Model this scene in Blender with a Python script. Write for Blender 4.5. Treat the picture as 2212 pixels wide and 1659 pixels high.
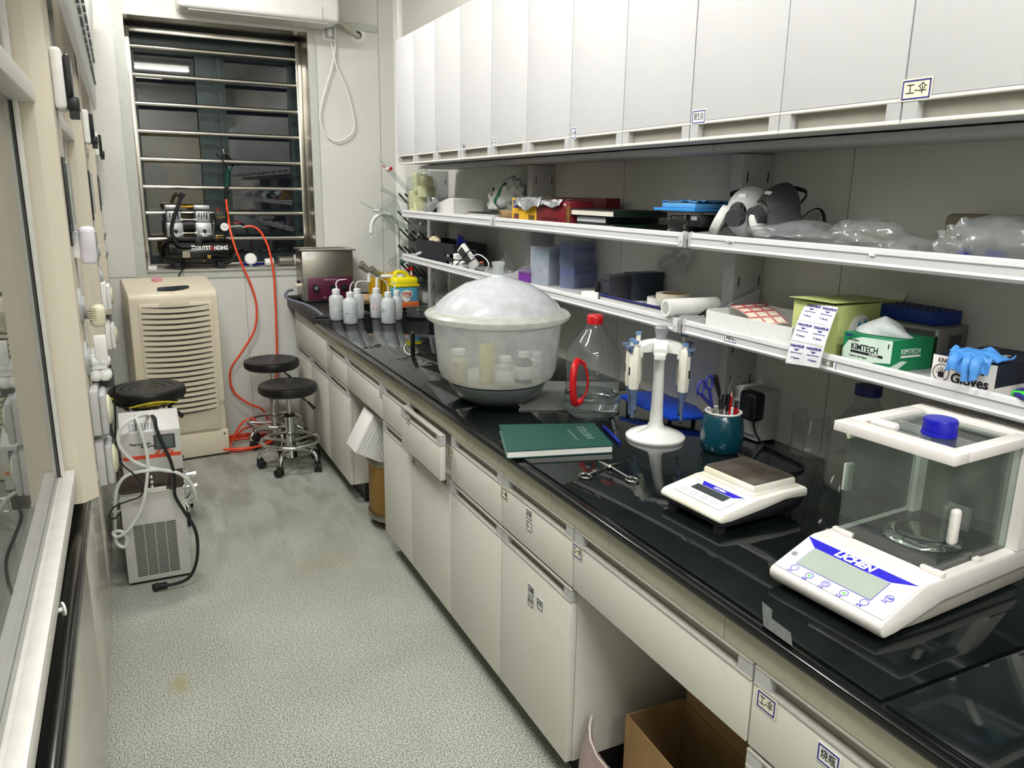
import bpy, bmesh, math, random
from mathutils import Vector, Matrix, noise
PI = math.pi
for o in list(bpy.data.objects): bpy.data.objects.remove(o)
SC = bpy.context.scene
COL = SC.collection

# ------------------------------------------------------------------ camera
CAM = Vector((0, 0, 1.5)); F = 1678.0
P, YW, RO = math.radians(13.79175), math.radians(26.2086), math.radians(-0.91588)
_f = Vector((math.sin(YW)*math.cos(P), math.cos(YW)*math.cos(P), -math.sin(P)))
_r = Vector((math.cos(YW), -math.sin(YW), 0)); _d = _f.cross(_r)
RT = _r*math.cos(RO) + _d*math.sin(RO); DN = -_r*math.sin(RO) + _d*math.cos(RO)
cd = bpy.data.cameras.new('camera'); cam = bpy.data.objects.new('camera', cd); COL.objects.link(cam)
cam.matrix_world = Matrix(((RT.x, -DN.x, -_f.x, CAM.x), (RT.y, -DN.y, -_f.y, CAM.y), (RT.z, -DN.z, -_f.z, CAM.z), (0, 0, 0, 1)))
cd.sensor_width = 36; cd.lens = F*36/2212; cd.clip_start = 0.02
SC.camera = cam

# ------------------------------------------------------------------ world, exposure
w = bpy.data.worlds.new('world'); SC.world = w; w.use_nodes = True
w.node_tree.nodes['Background'].inputs[0].default_value = (0.006, 0.007, 0.01, 1)
w.node_tree.nodes['Background'].inputs[1].default_value = 1.0
SC.view_settings.view_transform = 'Standard'; SC.view_settings.look = 'None'
SC.view_settings.exposure = 0.0; SC.view_settings.gamma = 1; SC.view_settings.use_curve_mapping = False

# ceiling lamp positions (centre x, centre y, length along x); the light itself sits in each fixture
LAMPS = [(-0.05, 3.75, 0.95), (-0.05, 1.95, 0.95), (0.30, -0.35, 1.15), (0.15, -1.6, 0.95)]
LAMP_W = [42, 42, 44, 42]
CZ = 3.0
def area_light(x, y, z, sx, sy, power, col=(1, 0.99, 0.975)):
    l = bpy.data.lights.new('ceiling_light_source', 'AREA'); l.shape = 'RECTANGLE'; l.size = sx; l.size_y = sy
    l.energy = power; l.color = col
    o = bpy.data.objects.new('ceiling_light_source', l); COL.objects.link(o); o.location = (x, y, z); return o

# ------------------------------------------------------------------ picture helpers: a pixel's ray cut by a plane of the room
def ray(px, py): return RT*((px-1106)/F) + DN*((py-829.5)/F) + _f
def ax(px, py, x): d = ray(px, py); return CAM + d*((x-CAM.x)/d.x)
def ay(px, py, y): d = ray(px, py); return CAM + d*((y-CAM.y)/d.y)
def az(px, py, z): d = ray(px, py); return CAM + d*((z-CAM.z)/d.z)
def depth(p): return (Vector(p)-CAM).dot(_f)
def prof(base, rows):
    """rows of (left px, right px, row px) measured on a turned object standing at base -> [(radius, z)]"""
    n = Vector((_f.x, _f.y, 0)).normalized(); out = []
    for l, r, v in rows:
        d = ray((l+r)/2, v); p = CAM + d*((Vector(base)-CAM).dot(n)/d.dot(n))
        out.append(((r-l)/2/F*depth(p), p.z-base[2]))
    return out

# ------------------------------------------------------------------ materials
def lin(c):
    f = lambda v: (v/12.92 if v <= 0.04045 else ((v+0.055)/1.055)**2.4)
    return tuple(f(v/255) for v in c) + (1,)
MATS = {}
def mat(name, c, rough=0.5, metal=0.0, var=0.04, scale=30, bump=0.0, coat=0.0, emit=0.0, trans=0.0, ior=1.45, alpha=1.0, spec=0.5, c2=None, stretch=None, sss=0.0):
    if name in MATS: return MATS[name]
    m = bpy.data.materials.new(name); m.use_nodes = True; nt = m.node_tree; b = nt.nodes['Principled BSDF']
    L = nt.links.new; c = lin(c)
    tc = nt.nodes.new('ShaderNodeTexCoord'); mp = nt.nodes.new('ShaderNodeMapping'); nz = nt.nodes.new('ShaderNodeTexNoise')
    L(tc.outputs['Object'], mp.inputs[0]); L(mp.outputs[0], nz.inputs[0]); nz.inputs['Scale'].default_value = scale; nz.inputs['Detail'].default_value = 4
    if stretch: mp.inputs['Scale'].default_value = stretch
    rp = nt.nodes.new('ShaderNodeValToRGB'); L(nz.outputs['Fac'], rp.inputs[0])
    k = lin(c2) if c2 else tuple(v*(1-2*var) for v in c[:3]) + (1,)
    rp.color_ramp.elements[0].position = 0.35; rp.color_ramp.elements[1].position = 0.6
    rp.color_ramp.elements[0].color = k; rp.color_ramp.elements[1].color = c
    L(rp.outputs[0], b.inputs['Base Color'])
    b.inputs['Roughness'].default_value = rough; b.inputs['Metallic'].default_value = metal
    b.inputs['Coat Weight'].default_value = coat; b.inputs['Transmission Weight'].default_value = trans; b.inputs['IOR'].default_value = ior
    b.inputs['Alpha'].default_value = alpha; b.inputs['Specular IOR Level'].default_value = spec
    b.inputs['Subsurface Weight'].default_value = 0
    if emit: b.inputs['Emission Color'].default_value = c; b.inputs['Emission Strength'].default_value = emit
    if bump:
        bp = nt.nodes.new('ShaderNodeBump'); bp.inputs['Strength'].default_value = bump; bp.inputs['Distance'].default_value = 0.01
        L(nz.outputs['Fac'], bp.inputs['Height']); L(bp.outputs[0], b.inputs['Normal'])
    MATS[name] = m; return m
def thin_glass(name, tint=(235, 242, 240), haze=0.0, hs=30, rough=0.02, ior=1.5, hazecol=(225, 228, 228)):
    """thin clear sheet or wall: clear straight through, mirror by Fresnel, with a little scattering haze"""
    if name in MATS: return MATS[name]
    m = bpy.data.materials.new(name); m.use_nodes = True; nt = m.node_tree; nt.nodes.clear(); L = nt.links.new
    N = nt.nodes.new
    out = N('ShaderNodeOutputMaterial'); tr = N('ShaderNodeBsdfTransparent'); tr.inputs[0].default_value = tuple(math.sqrt(v) for v in lin(tint)[:3])+(1,)
    gl = N('ShaderNodeBsdfGlossy'); gl.inputs['Roughness'].default_value = rough
    fr = N('ShaderNodeFresnel'); ge = N('ShaderNodeNewGeometry'); mi = N('ShaderNodeMix'); mi.data_type = 'FLOAT'
    L(ge.outputs['Backfacing'], mi.inputs[0]); mi.inputs[2].default_value = ior; mi.inputs[3].default_value = 1/ior; L(mi.outputs[0], fr.inputs[0])
    mx = N('ShaderNodeMixShader'); L(fr.outputs[0], mx.inputs[0])
    body = tr.outputs[0]
    if haze > 0:
        tc = N('ShaderNodeTexCoord'); nz = N('ShaderNodeTexNoise'); nz.inputs['Scale'].default_value = hs; nz.inputs['Detail'].default_value = 5
        L(tc.outputs['Object'], nz.inputs[0])
        mr = N('ShaderNodeMapRange'); L(nz.outputs['Fac'], mr.inputs[0]); mr.inputs[1].default_value = 0.3; mr.inputs[2].default_value = 0.7
        mr.inputs[3].default_value = haze*0.82; mr.inputs[4].default_value = min(1, haze*1.12)
        df = N('ShaderNodeBsdfDiffuse'); df.inputs[0].default_value = lin(hazecol)
        tl = N('ShaderNodeBsdfTranslucent'); tl.inputs[0].default_value = lin(hazecol)
        ml = N('ShaderNodeMixShader'); ml.inputs[0].default_value = 0.5; L(df.outputs[0], ml.inputs[1]); L(tl.outputs[0], ml.inputs[2])
        m2 = N('ShaderNodeMixShader'); L(mr.outputs[0], m2.inputs[0]); L(body, m2.inputs[1]); L(ml.outputs[0], m2.inputs[2]); body = m2.outputs[0]
    L(body, mx.inputs[1]); L(gl.outputs[0], mx.inputs[2]); L(mx.outputs[0], out.inputs[0])
    MATS[name] = m; return m

M = {}
M['wall'] = mat('wall_panel_paint', (212, 213, 206), 0.45, var=0.03, scale=3)
M['wallr'] = mat('right_wall_paint', (218, 217, 209), 0.4, var=0.03, scale=3)
M['ceil'] = mat('ceiling_paint', (238, 238, 235), 0.7)
M['cabw'] = mat('white_laminate', (202, 202, 203), 0.45, var=0.004, scale=40)
M['cabl'] = mat('bench_laminate', (210, 209, 198), 0.42, var=0.012, scale=25)
M['alu'] = mat('satin_aluminium', (196, 194, 184), 0.38, 0.35, var=0.03, scale=8, stretch=(1, 12, 12))
M['alug'] = mat('grey_handle_plastic', (184, 184, 184), 0.45)
M['chan'] = mat('handle_channel', (150, 147, 136), 0.45, 0.2)
M['black'] = mat('black_plastic', (22, 22, 23), 0.4)
M['blackg'] = mat('black_gloss', (14, 14, 15), 0.18, coat=0.3)
M['rubber'] = mat('black_rubber', (26, 26, 27), 0.6)
M['leather'] = mat('black_leatherette', (20, 20, 21), 0.35, scale=120, bump=0.08)
M['steel'] = mat('stainless_steel', (214, 210, 200), 0.2, 1.0, var=0.05, scale=8)
M['steelb'] = mat('brushed_stainless', (168, 163, 152), 0.33, 1.0, var=0.06, scale=30, stretch=(1, 1, 12))
M['chrome'] = mat('chrome', (222, 222, 220), 0.07, 1.0, var=0.02)
M['white'] = mat('white_plastic', (232, 232, 228), 0.35, var=0.02)
M['cream'] = mat('cream_plastic', (222, 212, 188), 0.35, var=0.02, scale=6)
M['hood'] = mat('cream_hood_steel', (222, 213, 194), 0.38, var=0.015, scale=5)
M['hoodw'] = mat('white_hood_steel', (228, 226, 218), 0.35, var=0.015, scale=5)
M['grey'] = mat('grey_plastic', (140, 141, 142), 0.45)
M['grey2'] = mat('pale_grey_steel', (196, 195, 190), 0.42, var=0.02)
M['dgrey'] = mat('dark_grey_plastic', (66, 67, 72), 0.45)
M['pp'] = mat('black_polypropylene', (30, 31, 32), 0.45, var=0.15, scale=10)
M['ink'] = mat('black_ink', (18, 18, 26), 0.6)
M['blueink'] = mat('blue_ink', (38, 42, 130), 0.6)
M['paper'] = mat('paper', (236, 236, 230), 0.7, var=0.02)
M['red'] = mat('red_plastic', (190, 20, 26), 0.35)
M['orange'] = mat('orange_hose', (235, 78, 42), 0.35, var=0.03)
M['blue'] = mat('blue_plastic', (20, 40, 140), 0.35)
M['card'] = mat('cardboard', (150, 120, 78), 0.75, var=0.06, scale=15)
M['glass'] = thin_glass('clear_glass')
M['clearpl'] = thin_glass('clear_film', haze=0.12, rough=0.12)
M['frost'] = thin_glass('frosted_plastic', haze=0.62, rough=0.3)
M['lampm'] = mat('lamp_tube', (255, 252, 244), 0.4, emit=9.0, var=0)

# ------------------------------------------------------------------ mesh building
def catm(pts, n=6, closed=False):
    P_ = [Vector(p) for p in pts]; out = []; m = len(P_)
    rng = range(m if closed else m-1)
    for i in rng:
        a = P_[(i-1) % m] if closed or i > 0 else P_[0]; b = P_[i]; c = P_[(i+1) % m]
        d = P_[(i+2) % m] if closed or i+2 < m else P_[-1]
        for k in range(n):
            t = k/n
            out.append(0.5*((2*b) + (c-a)*t + (2*a-5*b+4*c-d)*t*t + (3*b-a-3*c+d)*t**3))
    if not closed: out.append(P_[-1])
    return out
class MB:
    def __init__(s): s.bm = bmesh.new()
    def _add(s, t, mi=0, mx=None):
        if mx is not None: bmesh.ops.transform(t, matrix=mx, verts=t.verts)
        for f in t.faces: f.material_index = mi
        me = bpy.data.meshes.new('t'); t.to_mesh(me); t.free(); s.bm.from_mesh(me); bpy.data.meshes.remove(me); return s
    def box(s, x0, y0, z0, x1, y1, z1, bev=0, mi=0, seg=2, mx=None):
        t = bmesh.new(); bmesh.ops.create_cube(t, size=1)
        for v in t.verts: v.co = Vector(((x0+x1)/2+v.co.x*abs(x1-x0), (y0+y1)/2+v.co.y*abs(y1-y0), (z0+z1)/2+v.co.z*abs(z1-z0)))
        if bev: bmesh.ops.bevel(t, geom=t.edges[:]+t.verts[:], offset=min(bev, 0.49*min(abs(x1-x0), abs(y1-y0), abs(z1-z0))), segments=seg, affect='EDGES', profile=0.5)
        return s._add(t, mi, mx)
    def cone(s, p0, p1, r0, r1=None, n=20, mi=0, cap=True):
        p0, p1 = Vector(p0), Vector(p1); r1 = r0 if r1 is None else r1; d = p1-p0
        t = bmesh.new(); bmesh.ops.create_cone(t, cap_ends=cap, segments=n, radius1=max(r0, 1e-5), radius2=max(r1, 1e-5), depth=d.length)
        return s._add(t, mi, Matrix.Translation((p0+p1)/2) @ d.to_track_quat('Z', 'Y').to_matrix().to_4x4())
    def ball(s, c, r, sc=(1, 1, 1), n=16, mi=0, mx=None):
        t = bmesh.new(); bmesh.ops.create_uvsphere(t, u_segments=n, v_segments=max(6, n//2), radius=r)
        for v in t.verts: v.co = Vector((v.co.x*sc[0]+c[0], v.co.y*sc[1]+c[1], v.co.z*sc[2]+c[2]))
        return s._add(t, mi, mx)
    def tube(s, pts, r, n=8, closed=False, mi=0, sm=0, flat=None):
        pts = [Vector(p) for p in pts]
        if sm: pts = catm(pts, sm, closed)
        m = len(pts); t = bmesh.new(); rings = []; up = None
        rr = r if isinstance(r, (list, tuple)) else None
        for i, p in enumerate(pts):
            a = pts[(i-1) % m] if closed or i > 0 else p; b = pts[(i+1) % m] if closed or i < m-1 else p
            d = (b-a).normalized() if (b-a).length > 1e-9 else Vector((0, 0, 1))
            if up is None: up = d.orthogonal().normalized()
            up = (up - d*up.dot(d)); up = up.normalized() if up.length > 1e-6 else d.orthogonal().normalized()
            q = d.cross(up); ra = rr[min(i*len(rr)//m, len(rr)-1)] if rr else r
            ra2 = ra*(flat or 1)
            rings.append([t.verts.new(p + up*math.cos(2*PI*k/n)*ra + q*math.sin(2*PI*k/n)*ra2) for k in range(n)])
        for i in range(m if closed else m-1):
            A, B = rings[i], rings[(i+1) % m]
            for k in range(n): t.faces.new((A[k], A[(k+1) % n], B[(k+1) % n], B[k]))
        if not closed: t.faces.new(rings[0][::-1]); t.faces.new(rings[-1])
        return s._add(t, mi)
    def lathe(s, pr, c=(0, 0, 0), n=32, mi=0, mx=None, open_=False):
        t = bmesh.new(); rings = []
        for r, z in pr:
            rings.append([t.verts.new((c[0]+max(r, 1e-5)*math.cos(2*PI*k/n), c[1]+max(r, 1e-5)*math.sin(2*PI*k/n), c[2]+z)) for k in range(n)])
        for A, B in zip(rings, rings[1:]):
            for k in range(n): t.faces.new((A[k], A[(k+1) % n], B[(k+1) % n], B[k]))
        if not open_: t.faces.new(rings[0][::-1]); t.faces.new(rings[-1])
        bmesh.ops.remove_doubles(t, verts=t.verts, dist=3e-5)
        return s._add(t, mi, mx)
    def prism(s, poly, axis, a0, a1, mi=0, mx=None, bev=0):
        """poly in the two remaining axes (x,z for 'y'; y,z for 'x'; x,y for 'z')"""
        t = bmesh.new()
        def mk(u, v, a): return {'x': (a, u, v), 'y': (u, a, v), 'z': (u, v, a)}[axis]
        A = [t.verts.new(mk(u, v, a0)) for u, v in poly]; B = [t.verts.new(mk(u, v, a1)) for u, v in poly]; m = len(poly)
        t.faces.new(A[::-1]); t.faces.new(B)
        for k in range(m): t.faces.new((A[k], A[(k+1) % m], B[(k+1) % m], B[k]))
        bmesh.ops.recalc_face_normals(t, faces=t.faces)
        if bev: bmesh.ops.bevel(t, geom=t.edges[:]+t.verts[:], offset=bev, segments=2, affect='EDGES', profile=0.5)
        return s._add(t, mi, mx)
    def sheet(s, fn, nu, nv, th=0.0006, mi=0, mx=None):
        """a thin sheet of real thickness through fn(u, v)"""
        t = bmesh.new(); g = [[Vector(fn(i/nu, j/nv)) for j in range(nv+1)] for i in range(nu+1)]
        def nrm(i, j):
            a = g[min(i+1, nu)][j]-g[max(i-1, 0)][j]; b = g[i][min(j+1, nv)]-g[i][max(j-1, 0)]; c = a.cross(b)
            return c.normalized() if c.length > 1e-12 else Vector((0, 0, 1))
        A = [[t.verts.new(g[i][j]+nrm(i, j)*th/2) for j in range(nv+1)] for i in range(nu+1)]
        B = [[t.verts.new(g[i][j]-nrm(i, j)*th/2) for j in range(nv+1)] for i in range(nu+1)]
        for i in range(nu):
            for j in range(nv):
                t.faces.new((A[i][j], A[i+1][j], A[i+1][j+1], A[i][j+1])); t.faces.new((B[i][j+1], B[i+1][j+1], B[i+1][j], B[i][j]))
        for i in range(nu):
            t.faces.new((A[i][0], B[i][0], B[i+1][0], A[i+1][0])); t.faces.new((A[i+1][nv], B[i+1][nv], B[i][nv], A[i][nv]))
        for j in range(nv):
            t.faces.new((A[0][j+1], B[0][j+1], B[0][j], A[0][j])); t.faces.new((A[nu][j], B[nu][j], B[nu][j+1], A[nu][j+1]))
        return s._add(t, mi, mx)
    def blob(s, c, dims, amp=0.2, seed=0, freq=2.0, sub=3, mi=0, floor=None, mx=None, ridge=False):
        t = bmesh.new(); bmesh.ops.create_icosphere(t, subdivisions=sub, radius=1)
        off = Vector((seed*3.7, seed*1.3, seed*7.1))
        for v in t.verts:
            d = v.co.normalized(); q = noise.noise(d*freq+off)
            if ridge: q = abs(q)*2-0.5 + 0.5*noise.noise(d*freq*2.7+off)
            k = 1+amp*q*1.6
            v.co = Vector((d.x*dims[0]*k, d.y*dims[1]*k, d.z*dims[2]*k)) + Vector(c)
            if floor is not None and v.co.z < floor: v.co.z = floor
        return s._add(t, mi, mx)
    def build(s, name, mats, parent=None, mx=None, smooth=38, loc=None):
        bm = s.bm
        lim = math.radians(smooth)
        for f in bm.faces: f.smooth = True
        for e in bm.edges:
            if len(e.link_faces) == 2:
                if e.calc_face_angle(0) > lim: e.smooth = False
            else: e.smooth = False
        if loc is not None:
            for v in bm.verts: v.co -= Vector(loc)
        me = bpy.data.meshes.new(name); bm.to_mesh(me); bm.free()
        for m_ in (mats if isinstance(mats, (list, tuple)) else [mats]): me.materials.append(m_)
        o = bpy.data.objects.new(name, me); COL.objects.link(o)
        if parent is not None: o.parent = parent
        if mx is not None: o.matrix_local = mx
        elif loc is not None: o.location = loc
        return o
def tag(o, label=None, cat=None, group=None, kind=None):
    if label: o['label'] = label
    if cat: o['category'] = cat
    if group: o['group'] = group
    if kind: o['kind'] = kind
    return o
def thing(name, label, cat, loc=(0, 0, 0), rz=0, group=None):
    o = bpy.data.objects.new(name, None); COL.objects.link(o); o.empty_display_size = 0.05
    o.location = loc; o.rotation_euler = (0, 0, rz); return tag(o, label, cat, group)
def struct(name, mb, m): return tag(mb.build(name, m), kind='structure')
def dup(root, loc, rz=None, label=None, group=None):
    def cp(o, par):
        c = o.copy(); COL.objects.link(c); c.parent = par
        for ch in [x for x in bpy.data.objects if x.parent == o]: cp(ch, c)
        return c
    r = cp(root, None); r.location = loc
    if rz is not None: r.rotation_euler = (0, 0, rz)
    if label: r['label'] = label
    if group: r['group'] = group
    return r
def frame(o, r, u):
    """matrix whose x runs along r, y along u"""
    r = Vector(r).normalized(); u = (Vector(u)-r*Vector(u).dot(r)).normalized(); n = r.cross(u); o = Vector(o)
    return Matrix(((r.x, u.x, n.x, o.x), (r.y, u.y, n.y, o.y), (r.z, u.z, n.z, o.z), (0, 0, 0, 1)))
def text(s, parent, mx, size, m, name='lettering', ext=0.0003, align='CENTER', bold=0.0, sx=1.0, shear=0.0, width=None):
    cu = bpy.data.curves.new(name, 'FONT'); cu.body = s; cu.size = size; cu.extrude = ext; cu.align_x = align; cu.align_y = 'CENTER'
    cu.offset = bold; cu.shear = shear; cu.resolution_u = 3
    tmp = bpy.data.objects.new(name, cu); COL.objects.link(tmp)
    dg = bpy.context.evaluated_depsgraph_get(); me = bpy.data.meshes.new_from_object(tmp.evaluated_get(dg))
    bpy.data.objects.remove(tmp); bpy.data.curves.remove(cu)
    if width and len(me.vertices):
        xs = [v.co.x for v in me.vertices]; sx = width/max(1e-6, max(xs)-min(xs))
    for v in me.vertices: v.co.x *= sx
    me.materials.clear(); me.materials.append(m); me.name = name
    o = bpy.data.objects.new(name, me); COL.objects.link(o); o.parent = parent; o.matrix_local = mx; return o
M['cream_label'] = mat('label_paper', (228, 222, 198), 0.6, var=0.02)
def sticker(parent, o, r, u, w_, h, s, border=None, paper=None, size=None, ink=None, name='paper_label'):
    """small framed label with writing; o is its centre on the surface, in the parent's frame"""
    mx = frame(o, r, u); b = MB(); b.box(-w_/2, -h/2, 0.0002, w_/2, h/2, 0.0010, mi=1)
    t = h*0.07; i = h*0.07
    for x0, y0, x1, y1 in ((-w_/2+i, -h/2+i, w_/2-i, -h/2+i+t), (-w_/2+i, h/2-i-t, w_/2-i, h/2-i), (-w_/2+i, -h/2+i+t, -w_/2+i+t, h/2-i-t), (w_/2-i-t, -h/2+i+t, w_/2-i, h/2-i-t)):
        b.box(x0, y0, 0.0009, x1, y1, 0.0014, mi=0)
    o_ = b.build(name, [border or M['blueink'], paper or M['cream_label']], parent, mx)
    if s: text(s, o_, Matrix.Translation((0, 0, 0.0012)), size or h*0.55, ink or M['ink'], width=min(w_*0.66, (size or h*0.55)*len(s)*0.75))
    return o_
# ================================================================== THE ROOM
XR, YB, XL, YN = 1.63, 4.95, -0.98, -2.3      # right wall, window wall, left wall, wall behind the camera
def speckle_floor():
    m = bpy.data.materials.new('speckled_vinyl'); m.use_nodes = True; nt = m.node_tree; b = nt.nodes['Principled BSDF']; L = nt.links.new; N = nt.nodes.new
    tc = N('ShaderNodeTexCoord')
    n1 = N('ShaderNodeTexNoise'); n1.inputs['Scale'].default_value = 230; n1.inputs['Detail'].default_value = 2; L(tc.outputs['Object'], n1.inputs[0])
    r1 = N('ShaderNodeValToRGB'); L(n1.outputs['Fac'], r1.inputs[0])
    for e, (p_, c_) in zip(r1.color_ramp.elements, ((0.38, (104, 107, 100)), (0.60, (200, 202, 192)))): e.position = p_; e.color = lin(c_)
    n2 = N('ShaderNodeTexNoise'); n2.inputs['Scale'].default_value = 2.2; n2.inputs['Detail'].default_value = 6; L(tc.outputs['Object'], n2.inputs[0])
    r2 = N('ShaderNodeValToRGB'); L(n2.outputs['Fac'], r2.inputs[0]); r2.color_ramp.elements[0].position = 0.38; r2.color_ramp.elements[1].position = 0.62
    r2.color_ramp.elements[0].color = (0.86, 0.855, 0.81, 1); r2.color_ramp.elements[1].color = (1, 1, 1, 1)
    mm = N('ShaderNodeMix'); mm.data_type = 'RGBA'; mm.blend_type = 'MULTIPLY'; mm.inputs[0].default_value = 1; L(r1.outputs[0], mm.inputs[6]); L(r2.outputs[0], mm.inputs[7])
    # a few worn dirt streaks towards the window end
    n3 = N('ShaderNodeTexNoise'); n3.inputs['Scale'].default_value = 5; n3.inputs['Detail'].default_value = 8; n3.inputs['Distortion'].default_value = 0.4
    mp = N('ShaderNodeMapping'); mp.inputs['Scale'].default_value = (2.2, 0.7, 1); mp.inputs['Rotation'].default_value = (0, 0, 0.7); L(tc.outputs['Object'], mp.inputs[0]); L(mp.outputs[0], n3.inputs[0])
    sx = N('ShaderNodeSeparateXYZ'); L(tc.outputs['Object'], sx.inputs[0])
    g = N('ShaderNodeMapRange'); L(sx.outputs[1], g.inputs[0]); g.inputs[1].default_value = 2.6; g.inputs[2].default_value = 3.8
    r3 = N('ShaderNodeValToRGB'); L(n3.outputs['Fac'], r3.inputs[0]); r3.color_ramp.elements[0].position = 0.42; r3.color_ramp.elements[1].position = 0.62
    r3.color_ramp.elements[0].color = (0, 0, 0, 1); r3.color_ramp.elements[1].color = (0.65, 0.65, 0.65, 1)
    mu = N('ShaderNodeMath'); mu.operation = 'MULTIPLY'; L(g.outputs[0], mu.inputs[0]); L(r3.outputs[0], mu.inputs[1])
    m2 = N('ShaderNodeMix'); m2.data_type = 'RGBA'; m2.blend_type = 'MIX'; L(mu.outputs[0], m2.inputs[0]); L(mm.outputs[2], m2.inputs[6]); m2.inputs[7].default_value = lin((122, 124, 110))
    last = m2.outputs[2]
    for (px_, py_, rx, ry, st_) in ((388, 1478, 0.05, 0.10, 0.75), (700, 1215, 0.22, 0.10, 0.25)):
        q_ = az(px_, py_, 0); vm = N('ShaderNodeVectorMath'); vm.operation = 'SUBTRACT'; L(tc.outputs['Object'], vm.inputs[0]); vm.inputs[1].default_value = q_
        vs = N('ShaderNodeVectorMath'); vs.operation = 'MULTIPLY'; L(vm.outputs[0], vs.inputs[0]); vs.inputs[1].default_value = (1/rx, 1/ry, 0)
        vl = N('ShaderNodeVectorMath'); vl.operation = 'LENGTH'; L(vs.outputs[0], vl.inputs[0])
        ad = N('ShaderNodeMath'); ad.operation = 'ADD'; L(vl.outputs['Value'], ad.inputs[0]); L(n3.outputs['Fac'], ad.inputs[1])
        mr = N('ShaderNodeMapRange'); L(ad.outputs[0], mr.inputs[0]); mr.inputs[1].default_value = 0.6; mr.inputs[2].default_value = 1.3; mr.inputs[3].default_value = st_; mr.inputs[4].default_value = 0
        mz = N('ShaderNodeMix'); mz.data_type = 'RGBA'; L(mr.outputs[0], mz.inputs[0]); L(last, mz.inputs[6]); mz.inputs[7].default_value = lin((148, 134, 62)); last = mz.outputs[2]
    L(last, b.inputs['Base Color']); b.inputs['Roughness'].default_value = 0.5
    return m
M['floor'] = speckle_floor()
struct('floor', MB().box(XL, YN, -0.1, XR, YB+0.5, 0), M['floor'])
struct('ceiling', MB().box(XL, YN, CZ, XR, YB+0.5, CZ+0.1), M['ceil'])
struct('wall_left', MB().box(XL-0.1, YN, 0, XL, YB+0.5, CZ), M['wall'])
struct('wall_right', MB().box(XR, YN, 0, XR+0.1, YB+0.5, CZ), M['wallr'])
struct('wall_near', MB().box(XL, YN-0.1, 0, XR, YN, CZ), M['wall'])
WX0, WX1, WZ0, WZ1 = 0.086, 1.06, 1.035, 2.40
b = MB()
b.box(XL, YB, 0, WX0, YB+0.42, CZ).box(WX1, YB, 0, XR, YB+0.42, CZ).box(WX0, YB, 0, WX1, YB+0.42, WZ0-0.003).box(WX0, YB, WZ1, WX1, YB+0.42, CZ)
struct('wall_far', b, M['wall'])
# wall panel joints: narrow cover strips
M['joint'] = mat('panel_joint', (160, 160, 152), 0.6)
M['trimp'] = mat('pvc_trim', (192, 195, 186), 0.4)
b = MB()
for x in (0.62,): b.box(x, YB-0.0015, 0, x+0.003, YB, WZ0-0.03)
b.box(XL, YB-0.0015, 1.0, 0.04, YB, 1.003); b.box(1.488, YB-0.0015, 0.85, 1.491, YB, CZ)
struct('trim_1', b, M['joint'])
b = MB()
for y in (0.42, 1.42, 2.42, 3.42): b.box(XR-0.0006, y, 0.83, XR, y+0.003, 1.62)
struct('trim_2', b, M['joint'])
b = MB(); b.prism([(XR, YB), (XR-0.045, YB), (XR-0.038, YB-0.02), (XR-0.02, YB-0.038), (XR, YB-0.045)], 'z', 0.84, CZ)
struct('trim_3', b, mat('corner_bead', (235, 236, 232), 0.25))
b = MB()   # window surround
b.box(0.035, YB-0.006, 0.985, WX0, YB, 2.62).box(WX1, YB-0.006, 0.985, WX1+0.045, YB, 2.62).box(WX0, YB-0.006, 0.985, WX1, YB, WZ0-0.004)
struct('trim_4', b, M['trimp'])
# window
yw = 5.27
M['wframe'] = mat('dark_green_window_frame', (34, 52, 50), 0.35)
M['wglass'] = thin_glass('window_glass', (222, 226, 224), ior=1.65)
W = tag(bpy.data.objects.new('window_1', None), kind='structure'); COL.objects.link(W); W.location = (0, 0, 0)
b = MB()
b.box(WX0, yw, WZ0, WX1, yw+0.06, WZ0+0.06).box(WX0, yw, WZ1-0.14, WX1, yw+0.06, WZ1).box(WX0, yw, WZ0+0.06, WX0+0.045, yw+0.06, WZ1-0.14).box(WX1-0.06, yw, WZ0+0.06, WX1, yw+0.06, WZ1-0.14)
b.box(0.50, yw, WZ0+0.06, 0.62, yw+0.06, WZ1-0.14)
b.box(0.455, yw-0.012, WZ0+0.06, 0.545, yw, WZ1-0.14).box(0.575, yw-0.02, WZ0+0.05, 0.60, yw, WZ1-0.12)
b.build('window_frame', M['wframe'], W)
MB().box(WX0+0.045, yw+0.025, WZ0+0.06, 0.50, yw+0.031, WZ1-0.14).build('window_pane', M['wglass'], W)
MB().box(0.62, yw+0.035, WZ0+0.06, WX1-0.06, yw+0.041, WZ1-0.14).build('window_pane', M['wglass'], W)
h = MB(); h.box(0.575, yw-0.045, 1.655, 0.60, yw-0.02, 1.735, 0.003); h.tube([(0.588, yw-0.045, 1.70), (0.60, yw-0.07, 1.69), (0.64, yw-0.075, 1.655), (0.66, yw-0.075, 1.64)], 0.007, sm=4)
h.build('window_handle', M['blackg'], W)
# steel lining of the window opening
b = MB(); b.box(WX1-0.002, YB+0.002, WZ0, WX1+0.0005, yw, WZ1, mi=0).box(WX0-0.0005, YB+0.002, WZ0, WX0+0.002, yw, WZ1).box(WX0, YB+0.002, WZ1-0.002, WX1, yw, WZ1+0.0005)
struct('trim_5', b, M['steelb'])
b = MB(); b.box(WX0, YB-0.012, WZ0-0.012, WX1, yw, WZ0, 0.002)
struct('trim_6', b, mat('sill_laminate', (168, 166, 158), 0.25))
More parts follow.
